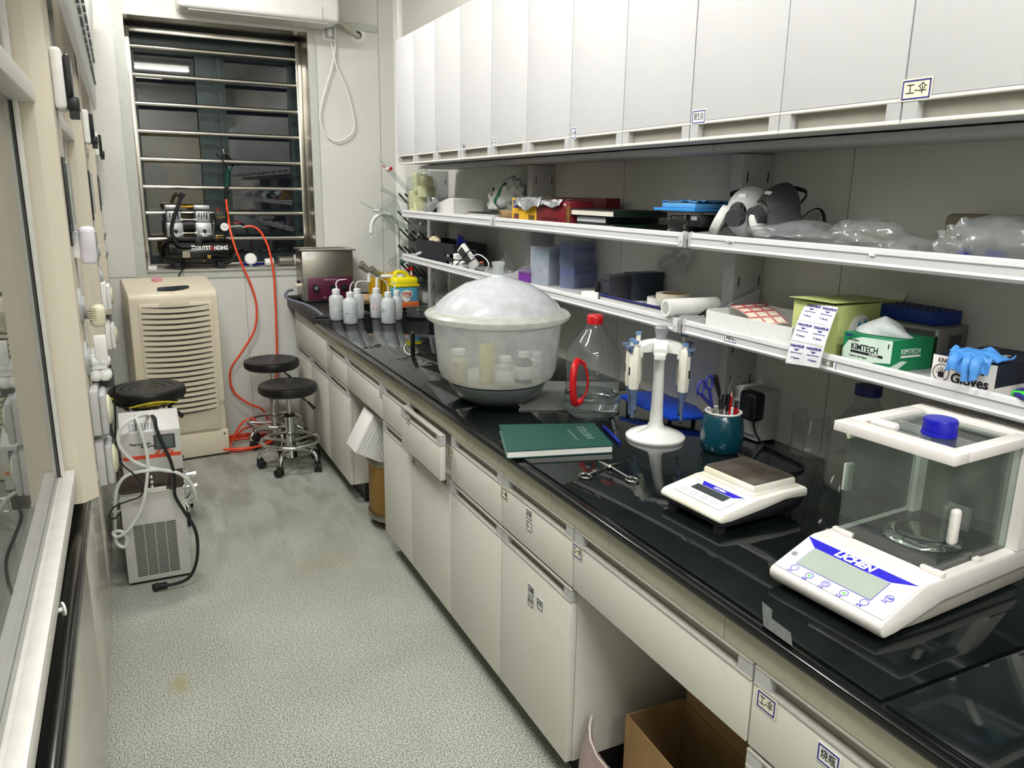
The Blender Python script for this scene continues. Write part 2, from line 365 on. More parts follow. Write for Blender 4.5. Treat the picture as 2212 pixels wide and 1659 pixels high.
# burglar bars
yb = 5.17
g = thing('window_guard', 'stainless steel window guard of eight horizontal bars across the dark window', 'window bars', (0.57, yb, WZ0))
def G(bb, n, m): return bb.build(n, m, g, Matrix.Translation((-0.57, -yb, -WZ0)))
b = MB(); zt = 2.375
b.box(WX0+0.001, yb-0.02, WZ0+0.0005, WX0+0.03, yb+0.02, zt, 0.002).box(WX1-0.034, yb-0.02, WZ0+0.0005, WX1-0.003, yb+0.02, zt, 0.002)
b.box(WX0+0.03, yb-0.02, zt-0.028, WX1-0.034, yb+0.02, zt, 0.002).box(WX0+0.03, yb-0.02, WZ0+0.0005, WX1-0.034, yb+0.02, WZ0+0.02, 0.002)
G(b, 'guard_frame', M['steel'])
for (pl, vl, pr, vr) in ((280, 98, 632, 128), (287, 158, 637, 187), (292, 221, 640, 243.5), (297, 281, 643, 299), (302, 342.6, 646, 354), (308, 402, 648, 409.5), (313.6, 459.6, 652, 461), (319, 516, 654, 514)):
    z = (ay(pl, vl, yb).z + ay(pr, vr, yb).z)/2
    G(MB().cone((WX0+0.03, yb, z), (WX1-0.034, yb, z), 0.0125, n=20), 'guard_bar', M['steel'])
# beyond the window, in the dark: an ochre panel box on the outer ledge
t = thing('outside_fan_unit', 'ochre yellow metal unit with dark round fans beyond the left window pane', 'outdoor unit', (0.3, 5.75, 1.0))
MB().box(-0.17, 0, 0, 0.33, 0.12, 0.85, 0.01).build('casing', mat('ochre_enamel', (104, 84, 18), 0.5, var=0.15, scale=6), t)
b = MB()
for (x, z) in ((-0.09, 0.58), (0.19, 0.60), (-0.09, 0.30), (0.17, 0.32)): b.cone((x, -0.02, z), (x, 0.005, z), 0.075, n=24)
b.build('fan_pattern', M['dgrey'], t)
MB().box(-0.17, 0, -0.05, 0.33, 0.12, 0).build('ledge', M['dgrey'], t)

struct('trim_7', MB().box(WX0, 5.37, 0.85, WX1, 6.0, 0.95), M['dgrey'])
# ------------------------------------------------------------------ ceiling lamps
for i, ((x, y, ln), pw) in enumerate(zip(LAMPS, LAMP_W)):
    t = thing('ceiling_lamp', ['white twin-tube ceiling lamp nearest the window', 'white twin-tube ceiling lamp over the middle of the aisle', 'white twin-tube ceiling lamp just past the camera', 'white twin-tube ceiling lamp behind the camera'][i], 'lamp', (x, y, CZ))
    MB().box(-ln/2-0.03, -0.09, -0.05, ln/2+0.03, 0.09, 0, 0.004).build('lamp_housing', M['white'], t)
    for s_ in (-0.045, 0.045): MB().cone((-ln/2, s_, -0.07), (ln/2, s_, -0.07), 0.013, n=16).build('lamp_tube', M['lampm'], t)
    area_light(x, y, CZ-0.10, ln, 0.16, pw)

# ================================================================== FUME HOODS ALONG THE LEFT
HX = -0.108
hy = [1.84, 3.30, 4.72]     # far end post start of each hood
tint = ['nearest', 'middle', 'far']
M['sash'] = thin_glass('sash_glass', (190, 200, 196), haze=0.10, rough=0.01, ior=1.75)
M['powder'] = mat('sash_rail_aluminium', (226, 224, 216), 0.4, 0.1)
M['knobr'] = mat('clear_grey_cap', (170, 172, 172), 0.2)
def make_hood(i, y1, y0):
    """post at y1..y1+0.25, opening from y0 to y1"""
    t = thing('fume_hood', ['cream fume hood nearest the camera with a tall reflecting glass sash', 'cream fume hood in the middle of the left run, behind the nearest post', 'cream fume hood at the far end of the left run beside the dehumidifier'][i], 'fume hood', (HX, y1, 0))
    T = Matrix.Translation((-HX, -y1, 0)); B_ = lambda bb, n, m: bb.build(n, m, t, T)
    p1 = min(y1+0.255, YB-0.02)
    # side post with chamfered inner corner
    b = MB(); pw = HX
    b.prism([(pw, y1+0.03), (pw, p1-0.03), (pw-0.03, p1), (-0.30, p1), (-0.30, y1-0.0), (-0.20, y1-0.0), (pw-0.03, y1)], 'z', 0.825, 2.55)
    B_(b, 'control_post', M['hood'])
    # header above the opening, carcass
    b = MB(); b.box(-0.30, y0, 2.08, -0.155, y1-0.001, 2.55, 0.002).box(-0.93, y0, 2.25, -0.30, p1, 2.55)
    b.box(-0.97, y0, 0.83, -0.93, p1, 2.25).box(-0.93, y0, 0.83, -0.30, y0+0.02, 2.25).box(-0.93, p1-0.02, 0.83, -0.30, p1, 2.25)
    B_(b, 'hood_casing', M['hoodw'])
    # worktop
    b = MB(); b.box(-0.93, y0, 0.765, -0.165, p1, 0.79, 0.004).box(-0.165, y0, 0.765, -0.131, p1, 0.80, 0.012, seg=3)
    B_(b, 'hood_worktop', M['blackg'])
    # sash
    b = MB(); f = B_(MB().box(-0.185, y0+0.01, 0.872, -0.1445, y1-0.012, 0.906, 0.0025).box(-0.1665, y0+0.01, 0.905, -0.1445, y1-0.012, 0.9085, 0.001).box(-0.18, y1-0.044, 0.9065, -0.162, y1-0.012, 2.08, 0.002).box(-0.19, y0+0.01, 1.656, -0.134, y1-0.004, 1.692, 0.002), 'sash_frame', M['powder'])
    B_(MB().box(-0.177, y0+0.01, 0.907, -0.173, y1-0.045, 1.655), 'sash_glass', M['sash'])
    B_(MB().box(-0.177, y0+0.01, 1.693, -0.173, y1-0.045, 2.08), 'upper_glass', M['sash'])
    B_(MB().box(-0.1725, y1-0.0465, 0.9065, -0.1695, y1-0.0445, 1.655), 'gasket', M['rubber'])
    # base cabinet
    b = MB(); b.box(-0.93, y0, 0.0, -0.20, p1, 0.09).box(-0.93, y0, 0.09, -0.185, p1, 0.765)
    B_(b, 'base_cabinet', M['hoodw'])
    n = 2; L_ = (p1-y0)/n
    for k in range(n):
        d = MB(); a, c = y0+k*L_+0.002, y0+(k+1)*L_-0.002
        d.box(-0.185, a, 0.09, -0.166, c, 0.715, 0.003)
        B_(d, 'cabinet_door', mat('glossy_cream_door', (214, 211, 196), 0.2, var=0.01, coat=0.3))
        B_(MB().box(-0.185, a, 0.718, -0.158, c, 0.76, 0.004), 'door_handle', M['alu'])
    return t, B_
hoods = [make_hood(0, hy[0], -0.3), make_hood(1, hy[1], hy[0]+0.257), make_hood(2, hy[2], hy[1]+0.257)]
YPX = [1.98, 3.45, 4.80]
def post_gear(i, full=True):
    t, B_ = hoods[i]; y = YPX[i]; X = HX
    # switch box with smoked flap and a black tab
    B_(MB().box(X, y-0.055, 1.655, X+0.022, y+0.055, 1.775, 0.008, seg=3), 'breaker_box', M['white'])
    B_(MB().box(X+0.022, y-0.04, 1.68, X+0.036, y+0.04, 1.765, 0.01, seg=3), 'breaker_cover', M['blackg'])
    b = MB(); b.box(X+0.022, y-0.03, 1.655, X+0.044, y+0.03, 1.683, 0.003)
    for k in (-0.025, -0.005, 0.015): b.box(X+0.024, y+k, 1.640, X+0.042, y+k+0.009, 1.66)
    B_(b, 'breaker_lever', M['black'])
    B_(MB().box(X, y-0.06, 1.375, X+0.004, y+0.06, 1.56, 0.006), 'control_panel', M['blackg'])
    B_(MB().box(X+0.004, y-0.05, 1.40, X+0.011, y+0.05, 1.55, 0.006), 'control_panel_cover', M['clearpl'])
    # round tap plates
    for z in ((1.24, 1.12) if i == 0 else (1.26, 1.16)):
        B_(MB().cone((X, y, z), (X+0.006, y, z), 0.04, n=28).cone((X+0.006, y, z), (X+0.011, y, z), 0.022, n=24), 'tap_plate', M['knobr'])
for i in range(3): post_gear(i)
def outlet(i, y, z, s=1.0):
    t, B_ = hoods[i]; X = HX
    f = MB(); f.box(X, y-0.045, z-0.055, X+0.018, y+0.045, z+0.05, 0.004); f.box(X+0.018, y-0.045, z-0.055, X+0.033, y+0.045, z+0.042, 0.008, seg=3)
    B_(f, 'socket_outlet', M['alug'] if i == 0 else M['white'])
    B_(MB().lathe([(0.036, 0), (0.033, 0.006), (0.02, 0.011), (0.001, 0.012)], n=24, mx=frame((X+0.032, y, z-0.005), (0, 1, 0), (0, 0, 1))), 'socket_cover', mat('yellowed_clear_cover', (205, 205, 176), 0.2))
outlet(0, 1.965, 1.005); outlet(0, 1.965, 0.885)
for a, (x, y_) in enumerate(((233, 683), (239, 753))):
    p = ax(x-10, y_, HX); outlet(1, 3.42, 1.09-0.155*a)
# white meter and small fittings on the nearest post
t, B_ = hoods[0]; X = HX
p = ax(160, 530, HX)
b = MB(); b.box(X+0.012, 1.99, 1.33, X+0.045, 2.07, 1.412, 0.01, seg=3)
B_(b, 'wall_meter', mat('lilac_white_plastic', (222, 216, 224), 0.3)); B_(MB().box(X+0.0, 2.0, 1.345, X+0.017, 2.06, 1.40), 'meter_bracket', M['white'])
B_(MB().box(X+0.045, 2.0, 1.36, X+0.0465, 2.06, 1.40), 'meter_display', M['grey'])
b = MB(); b.box(X+0.015, 2.0, 1.185, X+0.048, 2.05, 1.235, 0.012, seg=3)
for k in range(6): b.box(X+0.012, 1.997, 1.205+k*0.005, X+0.03, 2.0, 1.207+k*0.005)
B_(b, 'valve_knob', mat('cream_knob', (218, 211, 184), 0.35)); B_(MB().cone((X, 2.025, 1.215), (X+0.03, 2.025, 1.215), 0.012), 'valve_stem', M['grey'])
b = MB()
for dz in (0, 0.034):
    for dx in (0.005, 0.024): b.ball((X+dx+0.01, 2.0, 1.075+dz), 0.016, n=12)
b.box(X, 1.99, 1.09, X+0.04, 2.01, 1.10)
B_(b, 'gas_tap', M['white'])
b = MB(); b.box(X+0.018, 1.985, 1.112, X+0.045, 1.993, 1.17, 0.003); B_(b, 'tap_lever', M['white'])
b = MB(); b.box(X+0.018, 2.03, 1.035, X+0.05, 2.075, 1.075, 0.004)
tag(b.build('power_adapter', M['dgrey'], hoods[0][0], Matrix.Translation((-HX, -hy[0], 0))))
q1, q2 = az(114, 1323, 0.862), az(134, 1316, 0.862)
put0 = Matrix.Translation((-HX, -hy[0], 0))
MB().cone(q1, q2, 0.0035).cone(q2, q2+(q2-q1).normalized()*0.003, 0.011).build('sash_peg', M['white'], hoods[0][0], put0)
text('合格', hoods[0][0], frame((0.0008, 0.06, 0.86), (0, 1, 0), (0, 0, 1)), 0.02, M['alu'])

# long slotted canopy above the hoods
zc = 1.885
A0 = az(209, 239, zc); A1 = az(144.6, 0, zc)
dirv = (A1-A0); dirv.z = 0; L_ = dirv.length; dirv.normalize()
near = A0 + dirv*4.6
def canopy():
    t = thing('canopy_housing', 'white slotted canopy housing running along the top of the fume hoods', 'canopy', (A0.x, A0.y, zc), 0)
    ang = math.atan2(-dirv.x, -dirv.y)
    R_ = Matrix.Rotation(-ang, 4, 'Z')
    b = MB(); b.prism([(0, 0.012), (-0.005, 0.002), (-0.018, 0.0), (-0.018, 0.5), (0.03, 0.5), (0.012, 0.25)], 'y', -4.6, 0)
    s = b; k = 0; y = -0.25
    while y > -4.4:
        L2 = 0.10 if k % 3 else 0.16
        for z in (0.10, 0.20): s.box(0.0, y-L2, z, 0.008+z*0.05, y, z+0.007, mi=1)
        y -= L2+0.055; k += 1
    s.build('canopy_shell', [M['white'], M['dgrey']], t, R_)
canopy()
# ================================================================== BENCH
DX = 0.88; WT = 0.824; NX = 0.8624
NEAR = -1.3
def handle_strip(b, y0, y1, z0, z1, x, th=0.02, ew=0.035):
    """moulded finger-pull strip: two lips, end blocks, sunk channel"""
    h = z1-z0
    b.box(x, y0, z0, x+th, y1, z0+h*0.16, 0.001).box(x, y0, z1-h*0.14, x+th, y1, z1, 0.001)
    b.box(x+0.001, y0, z0+h*0.16, x+th, y0+ew, z1-h*0.14, mi=1).box(x+0.001, y1-ew, z0+h*0.16, x+th, y1, z1-h*0.14, mi=1)
    b.box(x+th*0.85, y0+ew, z0+h*0.16, x+th, y1-ew, z1-h*0.14, mi=2)
def front(t, T, name, y0, y1, z0, z1, dx=0.0, hs=0.037, x=DX):
    g = 0.0018
    o = MB().box(x+dx, y0+g, z0, x+dx+0.018, y1-g, z1-hs-0.001, 0.0012).build(name, M['cabl'], t, T)
    b = MB(); handle_strip(b, y0+g, y1-g, z1-hs, z1, x+dx-0.001); b.build('handle', [M['alu'], M['alug'], M['chan']], o)
    return o
def base_unit(label, y0, y1, doors, drawers, solid=True):
    """a base cabinet between y0 and y1; doors = list of y cuts, drawers = list of (y0, y1, pull, has_handle)"""
    t = thing('base_cabinet' if solid else 'knee_space_unit', label, 'cabinet' if solid else 'drawer unit', (DX+0.02, (y0+y1)/2, 0)); T = Matrix.Translation((-DX-0.02, -(y0+y1)/2, 0))
    if solid:
        MB().box(DX+0.019, y0, 0.097, 1.60, y1, 0.578).box(DX+0.04, y0, 0.578, 1.60, min(y1, 4.13), 0.797).box(DX+0.019, y0, 0.578, DX+0.04, y0+0.018, 0.797).box(DX+0.019, y1-0.018, 0.578, DX+0.04, y1, 0.797).build('carcass', M['cabl'], t, T)
        MB().box(0.95, y0+0.001, 0, 1.58, y1-0.001, 0.097).build('plinth', M['pp'], t, T)
        for a, c in zip(doors, doors[1:]): front(t, T, 'door', a, c, 0.097, 0.581)
    else:
        MB().box(DX+0.04, y0+0.006, 0.60, 1.45, y1-0.006, 0.72).build('drawer_box', M['cabl'], t, T)
    outs = []
    for a, c, pull, hnd in drawers:
        if hnd: outs.append(front(t, T, 'drawer', a, c, 0.588, 0.742, -pull))
        else: outs.append(MB().box(DX, a+0.002, 0.588, DX+0.018, c-0.002, 0.742, 0.0012).build('false_front', M['cabl'], t, T))
        if pull: MB().box(0.018, a+0.02, 0.01, 0.07, c-0.02, 0.14).build('drawer_box', M['cabl'], outs[-1], Matrix.Translation((DX-pull, 0, 0.588))) if False else None
    return t, T, outs
uA = base_unit('white base cabinet at the window end, left of the open knee space with the drum', 3.557, 4.84, [3.557, 3.97, 4.38, 4.80], [(3.557, 3.97, 0, True), (3.97, 4.80, 0, False)])
uK = base_unit('wide white drawer bridging the knee space above the brown drum', 2.99, 3.556, [], [(2.99, 3.556, 0, True)], False)
uB = base_unit('white base cabinet right of the brown drum, with one drawer left ajar', 2.23, 2.988, [2.23, 2.634, 2.988], [(2.634, 2.988, 0, True), (2.23, 2.634, 0.035, True)])
uC = base_unit('white base cabinet with five small framed stickers on its drawer and door', 1.446, 2.228, [1.446, 1.837, 2.228], [(1.446, 1.837, 0, True), (1.837, 2.228, 0, True)])
uN = base_unit('wide white drawer bridging the knee space with cardboard boxes', 0.853, 1.444, [], [(0.853, 1.444, 0, True)], False)
uD = base_unit('white base cabinet in the bottom right corner, nearest the camera', -0.1, 0.851, [-0.1, 0.38, 0.851], [(-0.1, 0.851, 0, True)])
uE = base_unit('white base cabinet beside the camera, past the corner one', NEAR, -0.102, [NEAR, -0.7, -0.102], [(NEAR, -0.102, 0, True)])
# apron board under the worktop
t = thing('bench_apron', 'narrow beige apron board running under the black worktop edge', 'apron', (DX, 2, 0.742))
b = MB(); cuts = [NEAR, -0.2, 0.42, 0.93, 1.30, 1.56, 2.05, 2.62, 3.10, 3.56, 3.97, 4.80]
for a, c in zip(cuts, cuts[1:]): b.box(0.0, a-2+0.001, 0.0015, 0.016, c-2-0.001, 0.0555, 0.001)
b.build('apron_panel', mat('apron_beige', (186, 183, 162), 0.4), t)
b = MB(); b.box(0.0, -3.3, 0.0015, -0.0005, -3.2, 0.05)
# back panels of knee spaces
struct('wall_knee', MB().box(1.61, NEAR, 0, XR-0.001, 4.94, 0.79), mat('knee_back', (168, 160, 138), 0.6))

# worktop
M['epoxy'] = mat('black_epoxy', (14, 16, 17), 0.16, var=0.2, scale=6, coat=0.3)
b = MB(); b.box(NX, NEAR, 0.7985, XR-0.002, 4.135, 0.818, 0.005, seg=3).box(NX+0.012, NEAR, 0.817, XR-0.002, 4.135, 0.8192)
o = b.build('bench_worktop', M['epoxy'], loc=(1.2, 2, 0.7985)); tag(o, 'long black worktop covering the whole right-hand bench', 'worktop')
def bench_glass():
    m = bpy.data.materials.new('worktop_glass'); m.use_nodes = True; nt = m.node_tree; b = nt.nodes['Principled BSDF']; L = nt.links.new; N = nt.nodes.new
    tc = N('ShaderNodeTexCoord'); n = N('ShaderNodeTexNoise'); n.inputs['Scale'].default_value = 3.5; n.inputs['Detail'].default_value = 9; n.inputs['Distortion'].default_value = 0.8; L(tc.outputs['Object'], n.inputs[0])
    r = N('ShaderNodeValToRGB'); L(n.outputs['Fac'], r.inputs[0]); r.color_ramp.elements[0].position = 0.35; r.color_ramp.elements[1].position = 0.8
    r.color_ramp.elements[0].color = lin((8, 12, 12)); r.color_ramp.elements[1].color = lin((26, 34, 33)); L(r.outputs[0], b.inputs['Base Color'])
    b.inputs['Roughness'].default_value = 0.045; b.inputs['IOR'].default_value = 1.5
    return m
M['bglass'] = bench_glass()
def plate(label, pts, group=None):
    p0 = pts[0]; b = MB(); b.prism(pts, 'z', 0.8193, WT, bev=0.0008)
    return tag(b.build('glass_sheet', [M['bglass']], loc=(p0[0], p0[1], 0.8193)), label, 'glass sheet')
plate('greenish glass sheet on the worktop under the wash bottles and desiccator', [(0.885, 2.245), (1.605, 2.245), (1.605, 4.125), (0.885, 4.125)])
plate('dark glass sheet on the worktop under the notebook and the balances', [(0.885, 0.62), (1.605, 0.62), (1.605, 2.235), (0.885, 2.235)])
plate('dark glass sheet on the worktop nearest the bottom right corner', [(0.885, NEAR+0.02), (1.605, NEAR+0.02), (1.605, 0.612), (0.885, 0.612)])
# sink piece at the window end
t = thing('bench_sink', 'black plastic sink top at the window end of the bench', 'sink', (1.2, 4.45, 0.79))
T = Matrix.Translation((-1.2, -4.45, -0.79)); b = MB()
b.box(NX, 4.14, 0.7985, 1.20, 4.945, 0.834, 0.004).box(1.56, 4.14, 0.7985, XR-0.002, 4.945, 0.834, 0.004).box(1.20, 4.14, 0.7985, 1.56, 4.22, 0.834, 0.004).box(1.20, 4.70, 0.7985, 1.56, 4.945, 0.834, 0.004)
b.box(NX, 4.93, 0.834, XR-0.002, 4.945, 0.862, 0.002).box(NX, 4.14, 0.834, NX+0.02, 4.165, 0.85, 0.004).box(NX+0.01, 4.14, 0.834, 1.60, 4.155, 0.85, 0.004)
b.build('sink_top', M['pp'], t, T)
b = MB(); b.box(1.205, 4.225, 0.60, 1.555, 4.695, 0.605).box(1.20, 4.22, 0.60, 1.205, 4.70, 0.80).box(1.555, 4.22, 0.60, 1.56, 4.70, 0.80).box(1.205, 4.22, 0.60, 1.555, 4.225, 0.80).box(1.205, 4.695, 0.60, 1.555, 4.70, 0.80)
b.build('sink_basin', M['pp'], t, T)

# stickers on the fronts (writing as on the labels)
def st(o, px, py, w_, h, s, x=DX, **k):
    p = ax(px, py, x); return p
def front_sticker(unit, target, px, py, w_, h, s, x=DX, **k):
    p = ax(px, py, x)-Vector((0.0002, 0, 0))
    t, T, outs = unit
    q = T @ p if target is None else T @ p
    par = target if target is not None else t
    loc = p
    sticker(par, loc, (0, -1, 0), (0, 0, 1), w_, h, s, **k)
def doors_of(u, kind='door'): return sorted([o for o in bpy.data.objects if o.parent == u[0] and o.name.startswith(kind)], key=lambda o: o.data.vertices[0].co.y)
dC = doors_of(uC); wC = uC[2]
G5 = dict(border=M['ink'], paper=M['paper'])
front_sticker(uC, wC[0], 1143.5, 1112, 0.034, 0.030, '衣架', **G5); front_sticker(uC, wC[0], 1144, 1137, 0.034, 0.030, 'D—', **G5)
front_sticker(uC, dC[0], 1148, 1276, 0.036, 0.032, '试剂瓶', **G5); front_sticker(uC, dC[0], 1147, 1299, 0.036, 0.032, '耗材', **G5); front_sticker(uC, dC[0], 1167, 1306, 0.036, 0.032, '材料', **G5)
front_sticker(uC, wC[0], 1090, 1066, 0.040, 0.032, '1-8', border=M['ink']); front_sticker(uC, wC[1], 974, 977, 0.036, 0.034, '1.8.2', border=M['ink'])
wB = uB[2]; dB = doors_of(uB)
front_sticker(uB, wB[1], 882, 907, 0.034, 0.034, '1.8', x=DX-0.035, border=M['ink']); front_sticker(uB, dB[1] if len(dB) > 1 else dB[0], 893.5, 996, 0.034, 0.034, '1.82', border=M['ink'])
front_sticker(uK, uK[2][0], 823.5, 851, 0.034, 0.034, '1.4', border=M['ink']); front_sticker(uA, uA[2][0], 717, 770, 0.028, 0.034, '丁', border=M['ink'])
front_sticker(uN, uN[2][0], 1248, 1192, 0.044, 0.034, '工一伞', border=M['blueink']); front_sticker(uD, uD[2][0], 1656, 1520, 0.044, 0.034, '工-伞'); front_sticker(uD, uD[2][0], 1790, 1638, 0.044, 0.034, '烧瓶', paper=M['paper'])

# ================================================================== WALL CABINETS
UX = 1.28; ZB, ZH, ZT = 1.6327, 1.678, 2.222
k_ = UX/1.35
ub = [v*k_ for v in (4.177, 3.894, 3.601, 3.287, 2.97, 2.655, 2.340, 2.028, 1.713, 1.396, 1.08, 0.763, 0.446, 0.13, -0.187)]
groups = [(0, 2), (2, 4), (4, 6), (6, 7), (7, 9), (9, 10), (10, 12), (12, 14)]
lab = ['white wall cabinet at the window end of the upper row', 'white wall cabinet second from the window, with two small door stickers', 'white wall cabinet third from the window end of the upper row',
       'single-door white wall cabinet with a worn sticker at its lower corner', 'white wall cabinet with a wide faint blue-framed sticker, fifth from the window', 'single-door white wall cabinet left of the blue-framed sticker',
       'white wall cabinet at the top right with a blue-framed handwritten sticker', 'white wall cabinet beyond the right edge of the photo']
UNITS = []
for (a, c), lb in zip(groups, lab):
    y1, y0 = ub[a], ub[c]
    t = thing('wall_cabinet', lb, 'cabinet', (UX+0.02, (y0+y1)/2, ZB)); T = Matrix.Translation((-UX-0.02, -(y0+y1)/2, -ZB))
    MB().box(UX+0.019, y0+0.001, ZB+0.004, XR-0.001, y1-0.001, ZT).build('carcass', M['cabw'], t, T)
    ds = []
    for k in range(a, c):
        g = 0.0014 if k not in (2, 7, 9, 10) else 0.0028
        q0, q1 = ub[k+1]+g, ub[k]-0.0012
        d = MB().box(UX, q0, ZH, UX+0.018, q1, ZT, 0.0012).build('door', M['cabw'], t, T); ds.append(d)
        b = MB(); handle_strip(b, q0, q1, ZB, ZH-0.001, UX-0.001, ew=0.03); b.build('handle', [M['hoodw'], M['alug'], M['chan']], d)
    UNITS.append(ds)
def up_sticker(d, px, py, w_, h, s, **k): sticker(d, ax(px, py, UX)-Vector((0.0002, 0, 0)), (0, -1, 0), (0, 0, 1), w_, h, s, **k)
up_sticker(UNITS[1][0], 946, 322, 0.028, 0.032, '试', paper=M['paper']); up_sticker(UNITS[1][1], 1003, 317, 0.03, 0.032, '耗材', paper=M['paper'])
up_sticker(UNITS[2][0], 1067.5, 308, 0.036, 0.032, '4 5', paper=M['paper']); up_sticker(UNITS[3][0], 1239, 288, 0.036, 0.034, '1.8.4', paper=M['paper'])
up_sticker(UNITS[4][1], 1510, 252.5, 0.052, 0.034, '周生自', paper=M['paper']); up_sticker(UNITS[6][0], 1980, 193, 0.062, 0.038, '工-伞')
t = thing('lamp_rail', 'grey metal rail under the wall cabinets above the upper shelf', 'rail', (1.41, 1.7, 1.617))
b = MB()
for a, c in ((4.03, 2.93), (2.925, 1.69), (1.685, 0.45), (0.445, -0.8)): b.box(0, c-1.7+0.001, 0, 0.18, a-1.7-0.002, 0.0155, 0.001)
b.build('rail_body', M['alug'], t)

# ================================================================== SHELVES ON UPRIGHTS
SX = 1.345; US, LS = 1.388, 1.155           # surfaces things stand on
M['slot'] = mat('slot_dark', (30, 30, 28), 0.7)
ups = [(4.15, 'shelf upright nearest the window, behind the peg rack'), (2.93, 'shelf upright behind the white plastic bag'), (1.69, 'shelf upright behind the respirators, with slots in its side'), (0.45, 'shelf upright outside the photo on the right')]
for y, lb in ups:
    t = thing('shelf_upright', lb, 'upright', (1.52, y, WT)); 
    b = MB().box(0, 0, 0, XR-1.52, 0.048, 0.79, 0.003)
    for x in (0.016, 0.09):
        for k in range(8): b.box(x, -0.0006, 0.05+k*0.095, x+0.004, 0.001, 0.05+k*0.095+0.028, mi=1)
    b.build('upright_body', [M['alug'], M['slot']], t)
def shelf(name, label, y0, y1, zs, top):
    """zs = plate height, top = lip top"""
    t = thing(name, label, 'shelf', (SX, (y0+y1)/2, zs)); ym = (y0+y1)/2; zo = top-zs; L_ = (y1-y0)/2-0.002
    b = MB(); b.box(0.012, -L_, -0.012, 0.26, L_, 0.0, 0.001); b.build('shelf_plate', M['alug'], t)
    b = MB(); pr = [(0.0, zo-0.012), (0.002, zo-0.004), (0.008, zo), (0.014, zo-0.003), (0.016, zo-0.012), (0.016, -0.012), (0.012, zo-0.042), (0.004, zo-0.040), (0.0, zo-0.034), (0.0015, zo-0.030), (0.003, zo-0.029), (0.003, zo-0.016), (0.0012, zo-0.014)]
    b.prism(pr, 'y', -L_, L_); b.build('front_lip', M['cabw'], t)
    for s_ in (-1, 1):
        y_ = s_*(L_-0.006)
        b = MB(); b.prism([(-0.003, zo-0.036), (-0.003, zo-0.002), (0.004, zo+0.004), (0.03, zo-0.002), (0.10, zo+0.004), (0.175, zo+0.045), (0.26, zo+0.075), (0.26, zo-0.07), (0.17, zo-0.05), (0.05, zo-0.044)], 'y', y_-0.0015, y_+0.0015)
        br = b.build('end_bracket', M['cabw'], t)
        if s_ < 0: 
            MB().box(-0.0045, -L_-0.0015, zo-0.038, -0.003, -L_+0.018, zo+0.0, 0.003).cone((-0.006, -L_+0.008, zo-0.02), (-0.0045, -L_+0.008, zo-0.02), 0.005).build('bracket_cap', M['cabw'], t)
    return t
for nm, zs, top in (('upper', US, 1.405), ('lower', LS, 1.172)):
    for (y1, y0, w_) in ((4.11, 2.93, 'the window end'), (2.925, 1.70, 'the middle stretch'), (1.685, 0.45, 'the right-hand stretch'), (0.445, -0.8, 'the part past the right edge')):
        if nm == 'upper' and w_ == 'the window end': y1 = 4.11
        s_ = shelf('wall_shelf', f'white steel {nm} wall shelf with rolled lip, {w_}', y0, y1, zs, top)
        if nm == 'lower' and 'right-hand' in w_:
            ym = (y0+y1)/2
            p = ax(1576, 733, SX); sticker(s_, (-0.0002+0.003, p.y-ym, 1.158-zs-0.004), (0, -1, 0), (0, 0, 1), 0.046, 0.026, '称量用品', paper=M['paper'])
            p = ax(1778, 790, SX); sticker(s_, (0.0028, p.y-ym-0.01, 1.150-zs), (0, -1, 0), (0, 0, 1), 0.05, 0.026, '封口膜', paper=M['paper'])
# ================================================================== WINDOW END
V = Vector
def put(b, name, m, parent, o): return b.build(name, m, parent, Matrix.Translation(-V(o)) if parent.parent is None else Matrix())   # world-space shapes under a parent standing at o
def P2(pts, y): return [ay(px, py, y) for px, py in pts]
# --- wall air conditioner
y0 = 4.735; a = ay(385, 17, y0); d = ay(735, 42, y0)
t = thing('air_conditioner', 'white wall air conditioner cut off by the top of the photo above the window', 'air conditioner', ((a.x+d.x)/2, YB, 2.415)); O = t.location.copy()
put(MB().box(a.x, y0, 2.425, d.x, YB-0.001, 2.71, 0.025, seg=3), 'ac_body', M['white'], t, O)
put(MB().prism([(y0+0.004, 2.445), (y0+0.03, 2.418), (YB-0.04, 2.415), (YB-0.04, 2.44)], 'x', a.x+0.05, d.x-0.06), 'louvre', M['hoodw'], t, O)
put(MB().box(a.x+0.075, y0-0.001, 2.45, a.x+0.078, y0+0.01, 2.5).box(d.x-0.1, y0-0.001, 2.43, d.x-0.097, y0+0.01, 2.5), 'seam', M['grey'], t, O)
# --- mounting strip, pipe, ring, outlet, cord
t = tag(MB().box(d.x-0.04, YB-0.012, 2.435, ay(812, 60, YB).x, YB-0.001, 2.475, 0.001).build('mounting_rail', M['trimp'], loc=(1.3, YB-0.001, 2.43)), 'pale green metal mounting strip on the wall beside the air conditioner', 'rail')
c = ay(773, 76, YB)
tag(MB().lathe([(0.022, 0), (0.05, 0), (0.048, 0.004), (0.03, 0.007), (0.022, 0.007), (0.022, 0)], n=32, mx=Matrix.Translation(c) @ Matrix.Rotation(PI/2, 4, 'X')).cone((c.x, YB-0.001, c.z), (c.x, YB-0.002, c.z), 0.022, mi=1).build('wall_ring', [M['white'], M['black']], loc=c), 'round white ring around the pipe hole in the wall', 'wall ring')
p = [V((d.x-0.05, YB-0.10, 2.45))] + [ay(x, y, YB-0.05) for x, y in ((733, 48), (748, 60), (762, 70))] + [ay(772, 77, YB-0.02), ay(776, 79, YB+0.03)]
tag(MB().tube(p, 0.014, n=12, sm=4).build('drain_pipe', mat('wrapped_pipe', (196, 194, 176), 0.4, bump=0.5, scale=40), loc=p[0]), 'taped pipe leading from the air conditioner into the wall hole', 'pipe')
c = ay(711, 73, YB)
t = thing('wall_outlet', 'white wall outlet under the right end of the air conditioner', 'outlet', (c.x, YB, c.z)); 
